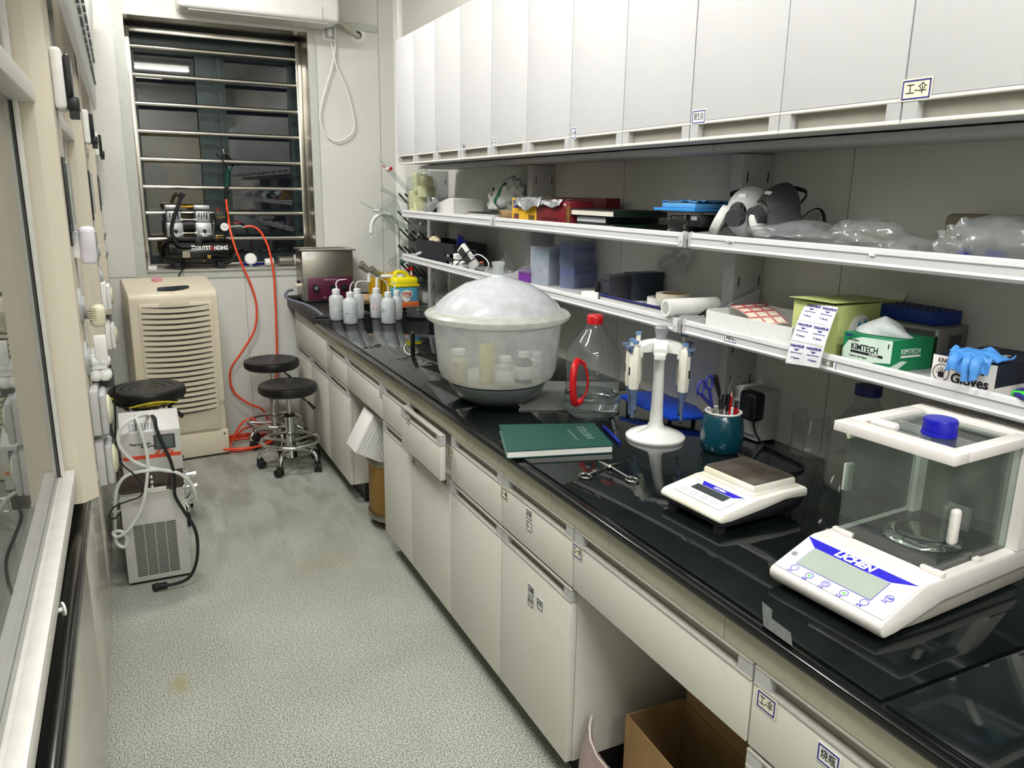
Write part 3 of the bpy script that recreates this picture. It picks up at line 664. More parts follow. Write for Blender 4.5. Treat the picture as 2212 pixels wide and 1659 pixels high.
MB().box(-0.043, -0.008, -0.043, 0.043, 0, 0.043, 0.003).build('outlet_plate', M['white'], t); MB().box(-0.03, -0.0085, -0.03, 0.03, -0.006, 0.03, 0.002).build('outlet_face', M['grey2'], t)
t = thing('power_cord', 'long white power cord looping down the wall from the outlet', 'cord', (c.x, YB-0.02, c.z)); O = t.location.copy()
pts = [(712, 80), (717, 100), (728, 145), (748, 190), (762, 245), (765, 275), (753, 295), (730, 305), (710, 298), (696, 275), (691, 245), (702, 195), (717, 145), (724, 100), (722, 65), (719, 50)]
q = P2(pts, YB-0.02); q[-1].y = YB-0.08; q[-1].z = 2.43
put(MB().tube(q, 0.0042, n=8, sm=5), 'cord', M['white'], t, O); put(MB().box(c.x-0.018, YB-0.045, c.z-0.02, c.x+0.01, YB-0.009, c.z+0.02, 0.006), 'plug', M['white'], t, O)

# --- air compressor on the sill
yc = 5.035
t = thing('air_compressor', 'black air compressor with two silver cylinder heads standing on the window sill', 'compressor', (0.375, yc, WZ0)); O = t.location.copy()
A_ = lambda bb, n, m, par=t: put(bb, n, m, par, O)
zc_, r_ = 1.132, 0.078
pr = [(0.001, 0), (0.04, 0.006), (0.066, 0.022), (r_, 0.05), (r_, 0.37), (0.066, 0.398), (0.04, 0.414), (0.001, 0.42)]
tank = A_(MB().lathe(pr, n=40, mx=frame((0.172, yc, zc_), (0, 1, 0), (0, 0, 1))).lathe([(r_+0.0005, 0), (r_+0.0015, 0.003), (r_+0.0005, 0.006)], n=40, mx=frame((0.222, yc, zc_), (0, 1, 0), (0, 0, 1)), open_=True).lathe([(r_+0.0005, 0), (r_+0.0015, 0.003), (r_+0.0005, 0.006)], n=40, mx=frame((0.535, yc, zc_), (0, 1, 0), (0, 0, 1)), open_=True), 'tank', M['blackg'])
for x in (0.255, 0.495): A_(MB().box(x-0.02, yc-0.06, WZ0+0.0005, x+0.02, yc+0.06, 1.075, 0.004).box(x-0.022, yc-0.066, WZ0+0.0005, x+0.022, yc-0.03, WZ0+0.012, 0.003), 'tank_foot', M['rubber'])
fy = yc-r_-0.0012
for s_, x, m_, wd in (('OUTST', 0.402, M['paper'], 0.082), ('A', 0.450, M['red'], 0.022), ('NDING', 0.499, M['paper'], 0.075)):
    text(s_, tank, frame((x, fy-0.0012, 1.158), (1, 0, 0), (0, 0.12, 1)), 0.032, m_, bold=0.0015, width=wd)
text('OUTSTANDING', tank, Matrix.Translation(-O) @ frame((0.43, fy-0.001, 1.10), (1, 0, 0), (0, 0, 1)), 0.009, mat('yellow_ink', (190, 170, 40), 0.5)) if False else None
A_(MB().box(0.42, fy-0.0004, 1.098, 0.44, fy+0.003, 1.118), 'warning_mark', mat('yellow_ink', (150, 140, 40), 0.5))
A_(MB().box(0.285, fy-0.0015, 1.105, 0.325, fy+0.008, 1.145), 'maker_plate', mat('beige_plate', (176, 168, 146), 0.6, var=0.25, scale=300))
A_(MB().cone((0.40, fy-0.008, 1.085), (0.40, fy+0.01, 1.085), 0.006), 'drain_valve', mat('brass', (150, 120, 70), 0.3, 0.9))
zt = zc_+r_
A_(MB().box(0.215, yc-0.055, zt-0.012, 0.47, yc+0.055, zt+0.012, 0.003).box(0.36, yc-0.075, zt-0.05, 0.40, yc-0.05, zt+0.01, 0.003), 'mounting_plate', M['black'])
M['cast'] = mat('cast_aluminium', (196, 197, 200), 0.35, 0.75, var=0.05)
for x0 in (0.212, 0.368):
    hd = A_(MB().box(x0, yc-0.05, zt+0.012, x0+0.092, yc+0.045, 1.305, 0.008).box(x0+0.006, yc-0.045, 1.305, x0+0.086, yc+0.04, 1.372, 0.006).box(x0+0.0, yc-0.05, 1.378, x0+0.088, yc+0.045, 1.405, 0.007), 'cylinder_head', M['cast'])
    A_(MB().box(x0+0.004, yc-0.047, 1.371, x0+0.086, yc+0.042, 1.379), 'head_gasket', M['black'], t)
    for k in range(4): A_(MB().box(x0+0.024+k*0.014, yc-0.0465, 1.332-(k % 2)*0.006, x0+0.031+k*0.014, yc-0.044, 1.360, 0.002), 'cooling_slot', M['black'], hd) if False else None
    s = MB()
    for k in range(4): s.box(x0+0.022+k*0.014, yc-0.0465, 1.334-(k % 2)*0.008, x0+0.029+k*0.014, yc-0.044, 1.362, 0.002)
    s.cone((x0+0.05, yc-0.052, 1.255), (x0+0.05, yc-0.048, 1.255), 0.011)
    A_(s, 'vent_pattern', M['black'])
    A_(MB().cone((x0+0.05, yc-0.07, 1.232), (x0+0.05, yc-0.04, 1.236), 0.009).box(x0+0.02, yc-0.058, zt+0.012, x0+0.085, yc-0.05, zt+0.032, 0.003), 'base_bolt', M['chrome'])
A_(MB().cone((0.300, yc, 1.29), (0.372, yc, 1.29), 0.042, n=28), 'motor', M['black'])
for z in (1.322, 1.245): A_(MB().cone((0.29, yc-0.045, z), (0.385, yc-0.045, z), 0.004).cone((0.292, yc-0.045, z), (0.306, yc-0.045, z), 0.009, n=6).cone((0.362, yc-0.045, z), (0.376, yc-0.045, z), 0.009, n=6), 'tie_rod', M['chrome'])
A_(MB().cone((0.295, yc-0.01, 1.395), (0.372, yc-0.01, 1.395), 0.006), 'transfer_pipe', mat('yellow_tube', (226, 170, 20), 0.3))
hp = P2([(413, 533), (388, 531), (374, 512), (371, 490), (380, 458), (391, 428), (396, 420)], yc-0.09)
hp2 = [V((0.40, yc-0.075, hp[0].z))] + hp[1:]
A_(MB().tube(hp, 0.0105, n=12, sm=5).tube([hp[-1]-V((0, 0, 0.004)), hp[-1]+V((-0.004, 0.09, 0.0)), hp[-1]+V((-0.01, 0.17, -0.01))], 0.0105, n=12), 'carry_handle', M['rubber'])
g = ay(485, 490, yc-0.06)
A_(MB().box(0.482, yc-0.03, 1.285, 0.553, yc+0.03, 1.372, 0.004), 'pressure_switch', M['black'])
text('△▽▽', t, Matrix.Translation(-O) @ frame((0.516, yc-0.0306, 1.355), (1, 0, 0), (0, 0, 1)), 0.010, mat('yellow_ink', (150, 140, 40), 0.5), width=0.026)
A_(MB().box(0.493, yc-0.0306, 1.338, 0.54, yc-0.03, 1.340).box(0.493, yc-0.0306, 1.330, 0.535, yc-0.03, 1.332), 'printed_lines', mat('yellow_ink', (150, 140, 40), 0.5))
A_(MB().cone((0.505, yc, 1.372), (0.505, yc, 1.382), 0.009), 'power_button', M['red'])
ga = A_(MB().cone(g, g+V((0, 0.02, 0)), 0.024, n=28), 'pressure_gauge', M['chrome'])
put(MB().cone(g-V((0, 0.001, 0)), g, 0.021, n=28), 'gauge_face', M['paper'], ga, O)
put(MB().box(g.x-0.012, g.y-0.002, g.z-0.001, g.x+0.012, g.y-0.001, g.z+0.001, mx=Matrix.Translation(g) @ Matrix.Rotation(0.6, 4, 'Y') @ Matrix.Translation(-g)), 'gauge_needle', M['black'], ga, O)
q = P2([(461, 470), (462, 490), (460, 502), (462, 512)], yc-0.02)
A_(MB().tube(q, 0.005, n=8, sm=4).tube(P2([(459, 455), (458, 475), (464, 492)], yc-0.03), 0.003, n=6, sm=3), 'copper_line', M['chrome'])
A_(MB().box(0.478, yc-0.03, 1.205, 0.50, yc-0.005, 1.232, 0.004).cone((0.50, yc-0.02, 1.225), (0.53, yc-0.02, 1.228), 0.007), 'safety_valve', mat('brass', (150, 120, 70), 0.3, 0.9))
A_(MB().cone((g.x, yc-0.045, zt-0.01), (g.x, yc-0.045, g.z-0.01), 0.006), 'gauge_stem', M['black'])
vf = P2([(497, 489), (528, 490)], yc-0.05)
A_(MB().cone(vf[0], vf[1], 0.007).cone(vf[0]+(vf[1]-vf[0])*0.3, vf[0]+(vf[1]-vf[0])*0.75, 0.013, n=8), 'outlet_valve', M['chrome'])
A_(MB().box(vf[0].x+0.02, vf[0].y-0.006, vf[0].z+0.02, vf[0].x+0.065, vf[0].y+0.006, vf[0].z+0.025, 0.002), 'valve_lever', M['red'])
q = [V((0.29, yc-0.05, 1.05)), V((0.275, YB-0.03, 1.04)), V((0.25, YB-0.04, 1.0)), V((0.22, YB-0.03, 0.93)), V((0.21, YB-0.03, 0.85))]
tag(MB().tube(q, 0.0045, sm=5).build('power_cord', M['rubber'], loc=q[0]), 'black power cord hanging from the compressor behind the dehumidifier', 'cord')
# --- orange hoses
fr = [(489, 430, 5.13), (490, 446, 5.10), (496, 490, 4.98), (507, 532, 4.93), (524, 575, 4.92), (543, 618, 4.92), (554, 662, 4.92), (550, 712, 4.92), (524, 758, 4.92), (501, 792, 4.92), (497, 820, 4.92), (508, 850, 4.91), (538, 872, 4.90), (566, 884, 4.89), (578, 905, 4.88), (576, 925, 4.87)]
h1 = [ay(x, y, d_) for x, y, d_ in fr]
h2 = [ay(x, y, d_) for x, y, d_ in [(528, 490, yc-0.05), (545, 489, yc-0.06), (562, 500, yc-0.07), (577, 527, 4.94), (586, 560, 4.925), (592, 600, 4.925), (596, 680, 4.925), (598, 765, 4.925), (597, 840, 4.92), (594, 880, 4.91), (580, 920, 4.86)]]
t = thing('air_hose', 'bright orange air hose hanging from the window and coiled on the floor', 'hose', (0.45, 4.9, 0)); O = t.location.copy()
ho = MB().tube(h1, 0.0065, n=8, sm=5).tube(h2, 0.0065, n=8, sm=5)
rg = random.Random(3)
for k in range(5):
    cx, cy, rr = 0.52+rg.uniform(-0.02, 0.02), 4.70+rg.uniform(-0.02, 0.02), 0.15+0.008*k
    ring = [(cx+rr*math.cos(a_)*1.0, cy+rr*0.8*math.sin(a_), 0.0075+0.0125*(k//2)+rg.uniform(0, 0.004)) for a_ in [2*PI*j/14 for j in range(14)]]
    ho.tube(ring, 0.0065, closed=True, sm=3)
ho.tube([V((0.44, 4.62, 0.03))] + P2([(497, 962), (515, 925), (530, 908), (548, 904), (560, 925)], 4.72), 0.0065, sm=5)
ho.tube([h1[-1], V((0.62, 4.80, 0.10)), V((0.58, 4.78, 0.03))], 0.0065, sm=4).tube([h2[-1], V((0.55, 4.80, 0.08)), V((0.50, 4.82, 0.03))], 0.0065, sm=4)
put(ho, 'hose_tube', M['orange'], t, O)
t = thing('blow_gun', 'dark green air blow gun hooked on a window bar', 'blow gun', h1[0]); O = t.location.copy()
q = P2([(492, 368), (491, 385), (490, 405)], 5.13)
put(MB().tube(q, 0.014, n=12, sm=3).box(q[0].x-0.005, 5.09, q[0].z-0.01, q[0].x+0.02, 5.14, q[0].z+0.025, 0.004), 'gun_grip', mat('dark_green_plastic', (14, 62, 50), 0.35), t, O)
put(MB().cone(q[-1], h1[0], 0.009), 'gun_coupling', M['black'], t, O)
put(MB().tube(P2([(492, 366), (480, 345), (470, 335), (466, 332)], 5.12), 0.004, sm=3), 'gun_nozzle', M['blackg'], t, O)
# --- small things on the sill
SZ = WZ0+0.0005
tag(MB().box(0.095, YB-0.008, SZ, 0.142, YB+0.035, SZ+0.026, 0.003).build('small_white_box', M['white'], loc=(0.12, YB, SZ)), 'small white box at the left corner of the window sill', 'box')
p = ay(543, 553, 5.03)
t = thing('round_dish_cover', 'round white cap lying on the sill right of the compressor', 'cap', (p.x, 5.08, SZ)); MB().lathe([(0.001, 0.0), (0.034, 0.004), (0.037, 0.018), (0.03, 0.026), (0.001, 0.028)], n=28, mx=Matrix.Translation((0, 0, 0.04)) @ Matrix.Rotation(1.25, 4, 'X')).build('cap', M['white'], t)
for i_, (pp, lb) in enumerate((([(520, 572), (530, 563), (545, 562), (562, 570)], 'dark blue strap with chrome clips on the window sill, left one'), ([(546, 573), (560, 566), (572, 560), (585, 565)], 'dark blue strap with chrome clips on the window sill, right one'))):
    q = [az(x, y, SZ+0.008) for x, y in pp]; q = [V((v.x, min(max(v.y, 4.96), 5.13), SZ+0.009)) for v in q]
    t = thing('strap', lb, 'strap', q[0]); O = t.location.copy()
    put(MB().tube(q, 0.009, n=8, sm=4, flat=0.6), 'strap_band', M['blue'], t, O)
    put(MB().tube([q[0]+V((0.012*math.cos(a_)-0.012, 0.012*math.sin(a_), -0.003)) for a_ in [k*PI/4 for k in range(8)]], 0.003, closed=True), 'clip', M['chrome'], t, O)
p = ay(582, 560, 5.0)
t = thing('white_cup', 'white plastic cup lying on its side on the window sill', 'cup', (p.x, 5.02, SZ))
MB().lathe([(0.022, 0), (0.027, 0.05), (0.025, 0.05), (0.02, 0.003)], n=24, mx=Matrix.Translation((-0.025, 0, 0.027)) @ Matrix.Rotation(PI/2, 4, 'Y')).build('cup_body', M['white'], t)
p = ay(600, 560, 5.0)
t = thing('air_filter', 'silver air filter cylinder lying on the window sill beside the steel tank', 'filter', (p.x, 5.03, SZ)); mx = Matrix.Translation((0, 0, 0.033)) @ Matrix.Rotation(PI/2, 4, 'Y')
MB().lathe([(0.001, 0), (0.022, 0.002), (0.03, 0.012), (0.03, 0.10), (0.001, 0.10)], n=28, mx=mx).build('filter_bowl', M['steelb'], t)
MB().lathe([(0.001, 0.10), (0.033, 0.10), (0.033, 0.125), (0.026, 0.13), (0.026, 0.16), (0.001, 0.16)], n=28, mx=mx).box(0.11, -0.02, 0.03, 0.15, 0.02, 0.072, 0.006).build('filter_head', M['grey2'], t)

# --- dehumidifier
W_, H_, D_ = 0.452, 0.93, 0.33
t = thing('dehumidifier', 'tall cream floor dehumidifier with a slatted front below the window', 'dehumidifier', (0.20, 4.555, 0), 0.1)
DX0, DX1 = -W_/2, W_/2
side = [(0.0, 0.05), (0.012, 0.30), (0.0, 0.32), (-0.004, 0.60), (0.0, 0.93), (0.02, 0.955), (0.26, 1.01), (D_, 1.0), (D_, 0.05)]
b = MB(); b.prism(side, 'x', DX0, DX1, bev=0.012); b.build('dehumidifier_body', M['cream'], t)
b = MB()
n = 20
pan = MB().box(DX0+0.045, -0.012, 0.165, DX1-0.035, 0.002, 0.895, 0.006).build('front_grille', M['cream'], t)
for s_ in (): pass
sl = MB()
for k in range(n):
    z = 0.865-k*0.0295
    def fnn(u, v, z=z):
        x = DX0+0.055+u*(W_-0.105); return (x, -0.0165-0.006*math.sin(u*PI), z-0.012*math.sin(u*PI)*0.8+(v-0.5)*0.020)
    sl.sheet(fnn, 10, 1, 0.006)
sl.build('grille_slats', M['cream'], t)
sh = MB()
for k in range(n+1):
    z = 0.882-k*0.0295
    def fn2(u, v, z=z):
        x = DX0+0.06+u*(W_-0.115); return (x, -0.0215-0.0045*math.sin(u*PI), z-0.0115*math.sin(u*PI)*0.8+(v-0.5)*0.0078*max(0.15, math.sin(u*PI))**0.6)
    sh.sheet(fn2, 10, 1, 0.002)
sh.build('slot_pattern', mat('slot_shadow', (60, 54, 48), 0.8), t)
b = MB()
for x in (-0.07, 0.055): b.box(x, -0.021, 0.27, x+0.003, -0.014, 0.875)
b.build('grille_ribs_pattern', M['cream'], t)
MB().lathe([(0.001, 0), (0.085, 0), (0.083, 0.006), (0.001, 0.008)], n=36, mx=Matrix.Translation((0.0, -0.006, 0.885)) @ Matrix.Diagonal((1, 1, 0.32, 1)) @ Matrix.Rotation(PI/2, 4, 'X')).cone((0, -0.016, 0.888), (0, -0.01, 0.888), 0.007).build('filter_latch', M['cream'], t)
MB().box(DX0-0.002, -0.008, 0.012, DX1+0.004, D_, 0.152, 0.008).build('water_tank_base', M['cream'], t)
b = MB()
for x, z in ((DX0+0.06, 0.03), (DX0+0.2, 0.03), (DX1-0.02, 0.03), (DX1-0.02, 0.13)): b.cone((x, -0.010, z), (x, -0.006, z), 0.005, n=10)
b.build('screw_pattern', M['black'], t)
MB().box(DX0+0.02, 0.03, 0, DX1-0.03, D_-0.03, 0.013).build('plinth', M['black'], t)
MB().prism([(-0.075, 0.035), (-0.07, 0.065), (-0.055, 0.075), (0.07, 0.085), (0.09, 0.08), (0.095, 0.065), (0.06, 0.04), (0.01, 0.025), (-0.04, 0.028)], 'z', 0.0, 0.003, mx=Matrix.Translation((-0.0, 0.0, 0.957)) @ Matrix.Rotation(0.225, 4, 'X')).build('control_panel', mat('smoked_panel', (40, 52, 60), 0.15), t)
p = az(322, 603, 0.992)
tag(MB().lathe([(0.016, 0), (0.027, 0), (0.027, 0.016), (0.016, 0.016), (0.016, 0)], n=28).build('tape_roll', mat('pink_tape', (232, 160, 172), 0.4), None, Matrix.Translation((0.13, 4.755, 0.9962)) @ Matrix.Rotation(0.14, 4, 'X')), 'small pink tape roll on top of the cream dehumidifier', 'tape')

# --- stools
def make_stool(label, loc, h, torn=False, rz=0.0, rb=0.172, R_=0.165):
    t = thing('stool', label, 'stool', loc, rz)
    pr = [(0.001, h-0.052), (R_*0.9, h-0.052), (R_*0.985, h-0.04), (R_, h-0.022), (R_*0.97, h-0.006), (R_*0.9, h), (R_*0.7, h-0.003), (R_*0.69, h-0.0055), (R_*0.66, h-0.0035), (R_*0.5, h-0.005), (R_*0.49, h-0.0075), (R_*0.46, h-0.0055), (R_*0.3, h-0.007), (R_*0.29, h-0.009), (R_*0.26, h-0.0075), (0.001, h-0.008)]
    se = MB().lathe(pr, n=56).build('seat', M['leather'], t)
    MB().cone((0, 0, h-0.064), (0, 0, h-0.052), 0.08, 0.10).build('seat_plate', M['black'], t)
    MB().cone((0, 0, 0.30), (0, 0, h-0.06), 0.013).build('gas_lift', M['chrome'], t)
    MB().cone((0, 0, 0.075), (0, 0, 0.29), 0.025, n=24).cone((0, 0, 0.29), (0, 0, 0.305), 0.027, 0.022, n=24).cone((0, 0, 0.06), (0, 0, 0.13), 0.033, 0.026, n=24).build('column', M['chrome'], t)
    MB().cone((0, 0, 0.292), (0, 0, 0.306), 0.0285, n=24).build('column_collar', M['rubber'], t)
    MB().tube([(0.03, 0, h-0.06), (0.07, -0.02, h-0.085), (0.10, -0.03, h-0.115)], 0.004).tube([(0.095, -0.029, h-0.108), (0.13, -0.04, h-0.15)], [0.008, 0.012], n=10, flat=0.6).build('height_lever', M['black'], t)
    rf = 0.155; zr = 0.155
    b = MB().tube([(rf*math.cos(k*PI/18), rf*math.sin(k*PI/18), zr) for k in range(36)], 0.0105, n=10, closed=True)
    for k in range(3):
        a_ = k*2*PI/3+0.3; b.cone((0, 0, zr-0.01), (rf*math.cos(a_), rf*math.sin(a_), zr), 0.008)
    b.build('foot_ring', M['chrome'], t)
    for k in range(5):
        a_ = k*2*PI/5+0.35; c_, s_ = math.cos(a_), math.sin(a_)
        MB().tube([(0.02*c_, 0.02*s_, 0.105), (0.10*c_, 0.10*s_, 0.115), (0.14*c_, 0.14*s_, 0.108), (0.165*c_, 0.165*s_, 0.085), (rb*c_, rb*s_, 0.058)], 0.0115, n=10, sm=4).build('leg', M['chrome'], t)
        w_ = MB(); rr = Matrix.Translation((rb*c_, rb*s_, 0)) @ Matrix.Rotation(a_*1.7, 4, 'Z')
        for dx in (-0.011, 0.011): w_.lathe([(0.001, -0.008), (0.020, -0.008), (0.0235, -0.004), (0.0235, 0.004), (0.020, 0.008), (0.001, 0.008)], n=20, mx=rr @ Matrix.Translation((dx, 0.012, 0.024)) @ Matrix.Rotation(PI/2, 4, 'Y'))
        w_.lathe([(0.001, 0.0), (0.016, 0.0), (0.018, -0.02), (0.001, -0.025)], n=14, mx=rr @ Matrix.Translation((0, 0.003, 0.062)))
        w_.box(-0.004, -0.006, 0.02, 0.004, 0.025, 0.052, 0.003, mx=rr)
        w_.build('caster', M['rubber'], t)
    if torn:
        ye = mat('yellow_foam', (214, 190, 52), 0.85, var=0.12, scale=60, bump=0.3)
        b = MB(); rr_ = R_*0.985
        def fo(u, v):
            a_ = math.radians(-128+76*u); hh = math.sin(u*PI)
            r2 = R_*1.006 - 0.02*(1-v)*(1) ; return (r2*math.cos(a_), r2*math.sin(a_), h-0.052+v*0.021*hh-0.004)
        b.sheet(fo, 18, 4, 0.006); b.build('exposed_foam', ye, se)
        b = MB()
        def fo3(u, v):
            a_ = math.radians(-176+26*u); r2 = R_*1.006-0.004*(1-v); return (r2*math.cos(a_), r2*math.sin(a_), h-0.028+v*0.008*math.sin(u*PI))
        b.sheet(fo3, 8, 3, 0.004); b.build('exposed_foam', ye, se)
        b = MB(); rg = random.Random(8)
        def rag(u, v):
            a_ = u*2*PI; q = noise.noise(V((math.cos(a_)*5, math.sin(a_)*5, v*3))); q2 = noise.noise(V((a_*14, 3, 1)))
            return ((R_*(0.93-0.35*v)+0.02*q)*math.cos(a_), (R_*(0.93-0.35*v)+0.02*q)*math.sin(a_), h-0.05-v*(0.035+0.03*q2))
        b.sheet(rag, 70, 5, 0.0015); b.build('torn_underside', M['leather'], se)
    return t
make_stool('black round stool on chrome casters, the nearer of the pair by the bench', (ay(622, 840, 4.215).x, 4.215, 0), ay(622, 838, 4.215).z+0.026, rz=0.07, R_=0.158)
make_stool('black round stool half hidden behind another one, at the wall by the orange hose', (ay(591, 787, 4.64).x-0.01, 4.64, 0), ay(590, 785, 4.64).z+0.026, rz=0.66, R_=0.160, rb=0.155)
make_stool('black round stool with torn leather showing yellow foam, behind the white chiller', (0.022, 3.72, 0), 0.64, torn=True, rz=0.15, R_=0.160, rb=0.150)

# --- chiller
cy = 3.09
t = thing('chiller', 'pale grey laboratory chiller with an orange stripe and louvred lower front', 'chiller', (0.0, cy, 0)); 
X0, X1 = -0.113, 0.113
lo = MB().box(X0, 0, 0.012, X1, 0.42, 0.372, 0.003).build('lower_casing', M['grey2'], t)
b = MB(); 
for k in range(34):
    z = 0.035+k*0.0063
    for (a_, c_) in ((0, 0.036), (0.0385, 0.074), (0.0765, 0.112), (0.1145, 0.15)): b.box(-0.078+a_, -0.0006, z, -0.078+c_, 0.001, z+0.0032)
b.build('vent_pattern', M['slot'], lo)
MB().box(X0-0.003, -0.004, 0.372, X1+0.003, 0.02, 0.378, 0.001).build('steel_lip', M['chrome'], t)
MB().box(X0+0.002, 0.01, 0.372, X1-0.002, 0.41, 0.45, 0.006).build('smoked_tray', thin_glass('smoked_plastic', (150, 130, 124), haze=0.25, rough=0.05, hazecol=(150, 138, 134)), t)
MB().box(-0.02, -0.0055, 0.380, 0.05, -0.004, 0.392).build('tray_label', M['paper'], t)
b = MB()
for k, z in enumerate((0.392, 0.412, 0.432)): b.ball((0.002, 0.004, z), 0.0095, n=12)
b.build('level_beads_dots', M['chrome'], t)
up = MB().prism([(0.0, 0.452), (0.0, 0.613), (0.115, 0.662), (0.13, 0.662), (0.13, 0.452)], 'x', X0+0.022, X1+0.004, bev=0.003).build('control_housing', M['grey2'], t)
MB().box(X0+0.026, -0.0012, 0.508, X1-0.0, 0.001, 0.522).build('orange_stripe', mat('orange_paint', (216, 74, 40), 0.4), up)
di = MB().box(0.022, -0.003, 0.540, 0.096, 0.001, 0.597, 0.004).build('display_bezel', M['dgrey'], up); MB().box(0.030, -0.0045, 0.546, 0.088, -0.002, 0.591).build('display', mat('lcd_grey', (92, 104, 104), 0.3), di)
for k, (x, z) in enumerate(((0.037, 0.533), (0.070, 0.535), (0.029, 0.526), (0.053, 0.5265), (0.082, 0.527))):
    MB().cone((x, -0.003, z), (x, 0.001, z), 0.0055, n=18).build('button', mat('orange_button', (206, 88, 62), 0.4), up)
text('Thermostatic', up, frame((-0.062, -0.0005, 0.567), (1, 0, 0), (0, 0, 1)), 0.0125, M['ink'], align='LEFT', bold=0.0004, width=0.075)
text('Equipment', up, frame((-0.022, -0.0005, 0.556), (1, 0, 0), (0, 0, 1)), 0.0125, M['ink'], align='LEFT', bold=0.0004, width=0.058)
b = MB()
for k in range(8): b.box(-0.058+k*0.0105, 0.012, 0.6225, -0.051+k*0.0105, 0.055, 0.624, mx=Matrix.Translation((0, 0, 0)))
b.build('top_vent_pattern', M['grey'], up, Matrix.Translation((0, 0.0, 0.612)) @ Matrix.Rotation(math.atan2(0.049, 0.115), 4, 'X') @ Matrix.Translation((0, 0, -0.6225)))
MB().box(X0+0.01, 0.01, 0, X1-0.01, 0.4, 0.012).build('chiller_base', M['black'], t)
b = MB()
for z in (0.35, 0.40): b.cone((X1, 0.07, z), (X1+0.035, 0.07, z), 0.008).cone((X1+0.035, 0.07, z), (X1+0.05, 0.07, z), 0.011)
b.box(X1, 0.04, 0.33, X1+0.012, 0.12, 0.43, 0.002)
b.build('hose_port', M['chrome'], t)
MB().cone((X0-0.03, 0.02, 0.35), (X0, 0.02, 0.35), 0.007).cone((X0-0.03, 0.02, 0.31), (X0, 0.02, 0.31), 0.007).build('hose_port', M['chrome'], t)
M['tubing'] = mat('milky_tubing', (214, 216, 210), 0.3)
def cable(name, label, cat, pts, r, m, yb_=None, n=8):
    q = [ay(x, y, d_) for x, y, d_ in pts]
    for v in q: v.z = max(v.z, r+0.0005)
    o = MB().tube(q, r, n=n, sm=5).build(name, m, loc=q[0]); return tag(o, label, cat)
cable('water_tube', 'milky white water tube looping in front of the chiller and back over its top', 'tube', [(338, 905, 3.30), (310, 897, 3.12), (270, 915, 3.06), (255, 940, 3.05), (262, 970, 3.04), (295, 1000, 3.04), (345, 1015, 3.04), (385, 1022, 3.04), (410, 1045, 3.06), (417, 1070, 3.08), (405, 1080, 3.10)], 0.0062, M['tubing'])
cable('water_tube', 'milky white water tube hanging straight down the middle of the chiller', 'tube', [(292, 898, 3.20), (295, 905, 3.08), (305, 935, 3.05), (318, 985, 3.04), (318, 1030, 3.03), (310, 1085, 3.02), (295, 1120, 3.02), (272, 1150, 3.02), (252, 1160, 3.03), (245, 1150, 3.04), (262, 1148, 3.03), (275, 1165, 3.03), (268, 1182, 3.03), (252, 1172, 3.04), (248, 1150, 3.06)], 0.0062, M['tubing'])
cable('water_tube', 'milky white water tube bent from the left chiller port over to the right ports', 'tube', [(249, 1150, 3.10), (248, 1110, 3.07), (252, 1060, 3.05), (270, 1030, 3.04), (310, 1018, 3.03), (360, 1016, 3.04), (400, 1030, 3.05), (418, 1055, 3.06), (422, 1078, 3.08), (408, 1086, 3.12), (399, 1080, 3.14)], 0.0062, M['tubing'])
cable('power_cord', 'thick black power cord running down the chiller to a plug on the floor', 'cord', [(324, 897, 3.25), (334, 903, 3.10), (338, 925, 3.07), (352, 960, 3.05), (370, 1000, 3.04), (378, 1040, 3.04), (378, 1070, 3.04), (398, 1105, 3.03), (420, 1140, 3.02), (427, 1175, 3.01), (424, 1215, 3.0), (408, 1248, 3.0), (375, 1262, 3.0), (345, 1265, 3.0)], 0.0062, M['rubber'])
q = az(344, 1268, 0.012); tag(MB().cone((q.x, q.y, 0.0155), (q.x-0.02, q.y-0.008, 0.0155), 0.015, n=16).box(q.x, q.y-0.011, 0.003, q.x+0.03, q.y+0.011, 0.026, 0.006).build('plug', M['rubber'], loc=(q.x, q.y, 0)), 'black round plug lying on the floor at the foot of the chiller', 'plug')
cable('signal_cable', 'thin black cable looping over the left half of the chiller', 'cable', [(208, 802, 2.12), (222, 822, 2.16), (232, 870, 2.3), (234, 905, 2.5), (250, 955, 2.8), (262, 1000, 2.95), (290, 1025, 3.03), (308, 1050, 3.03), (303, 1072, 3.02), (275, 1083, 3.03), (246, 1096, 3.05), (236, 1115, 3.05), (248, 1120, 3.06), (262, 1105, 3.06)], 0.003, M['rubber'], n=6)
cable('signal_cable', 'thin black cable dropping from the far sockets to the floor behind the chiller', 'cable', [(238, 790, 3.4), (246, 830, 3.45), (249, 900, 3.5), (250, 980, 3.5), (255, 1040, 3.5), (258, 1075, 3.4)], 0.0035, M['rubber'], n=6)
cable('signal_cable', 'grey cable bundle between the far outlets and the chiller top left', 'cable', [(236, 860, 3.3), (240, 930, 3.3), (246, 980, 3.25), (262, 992, 3.2)], 0.005, M['dgrey'], n=6)

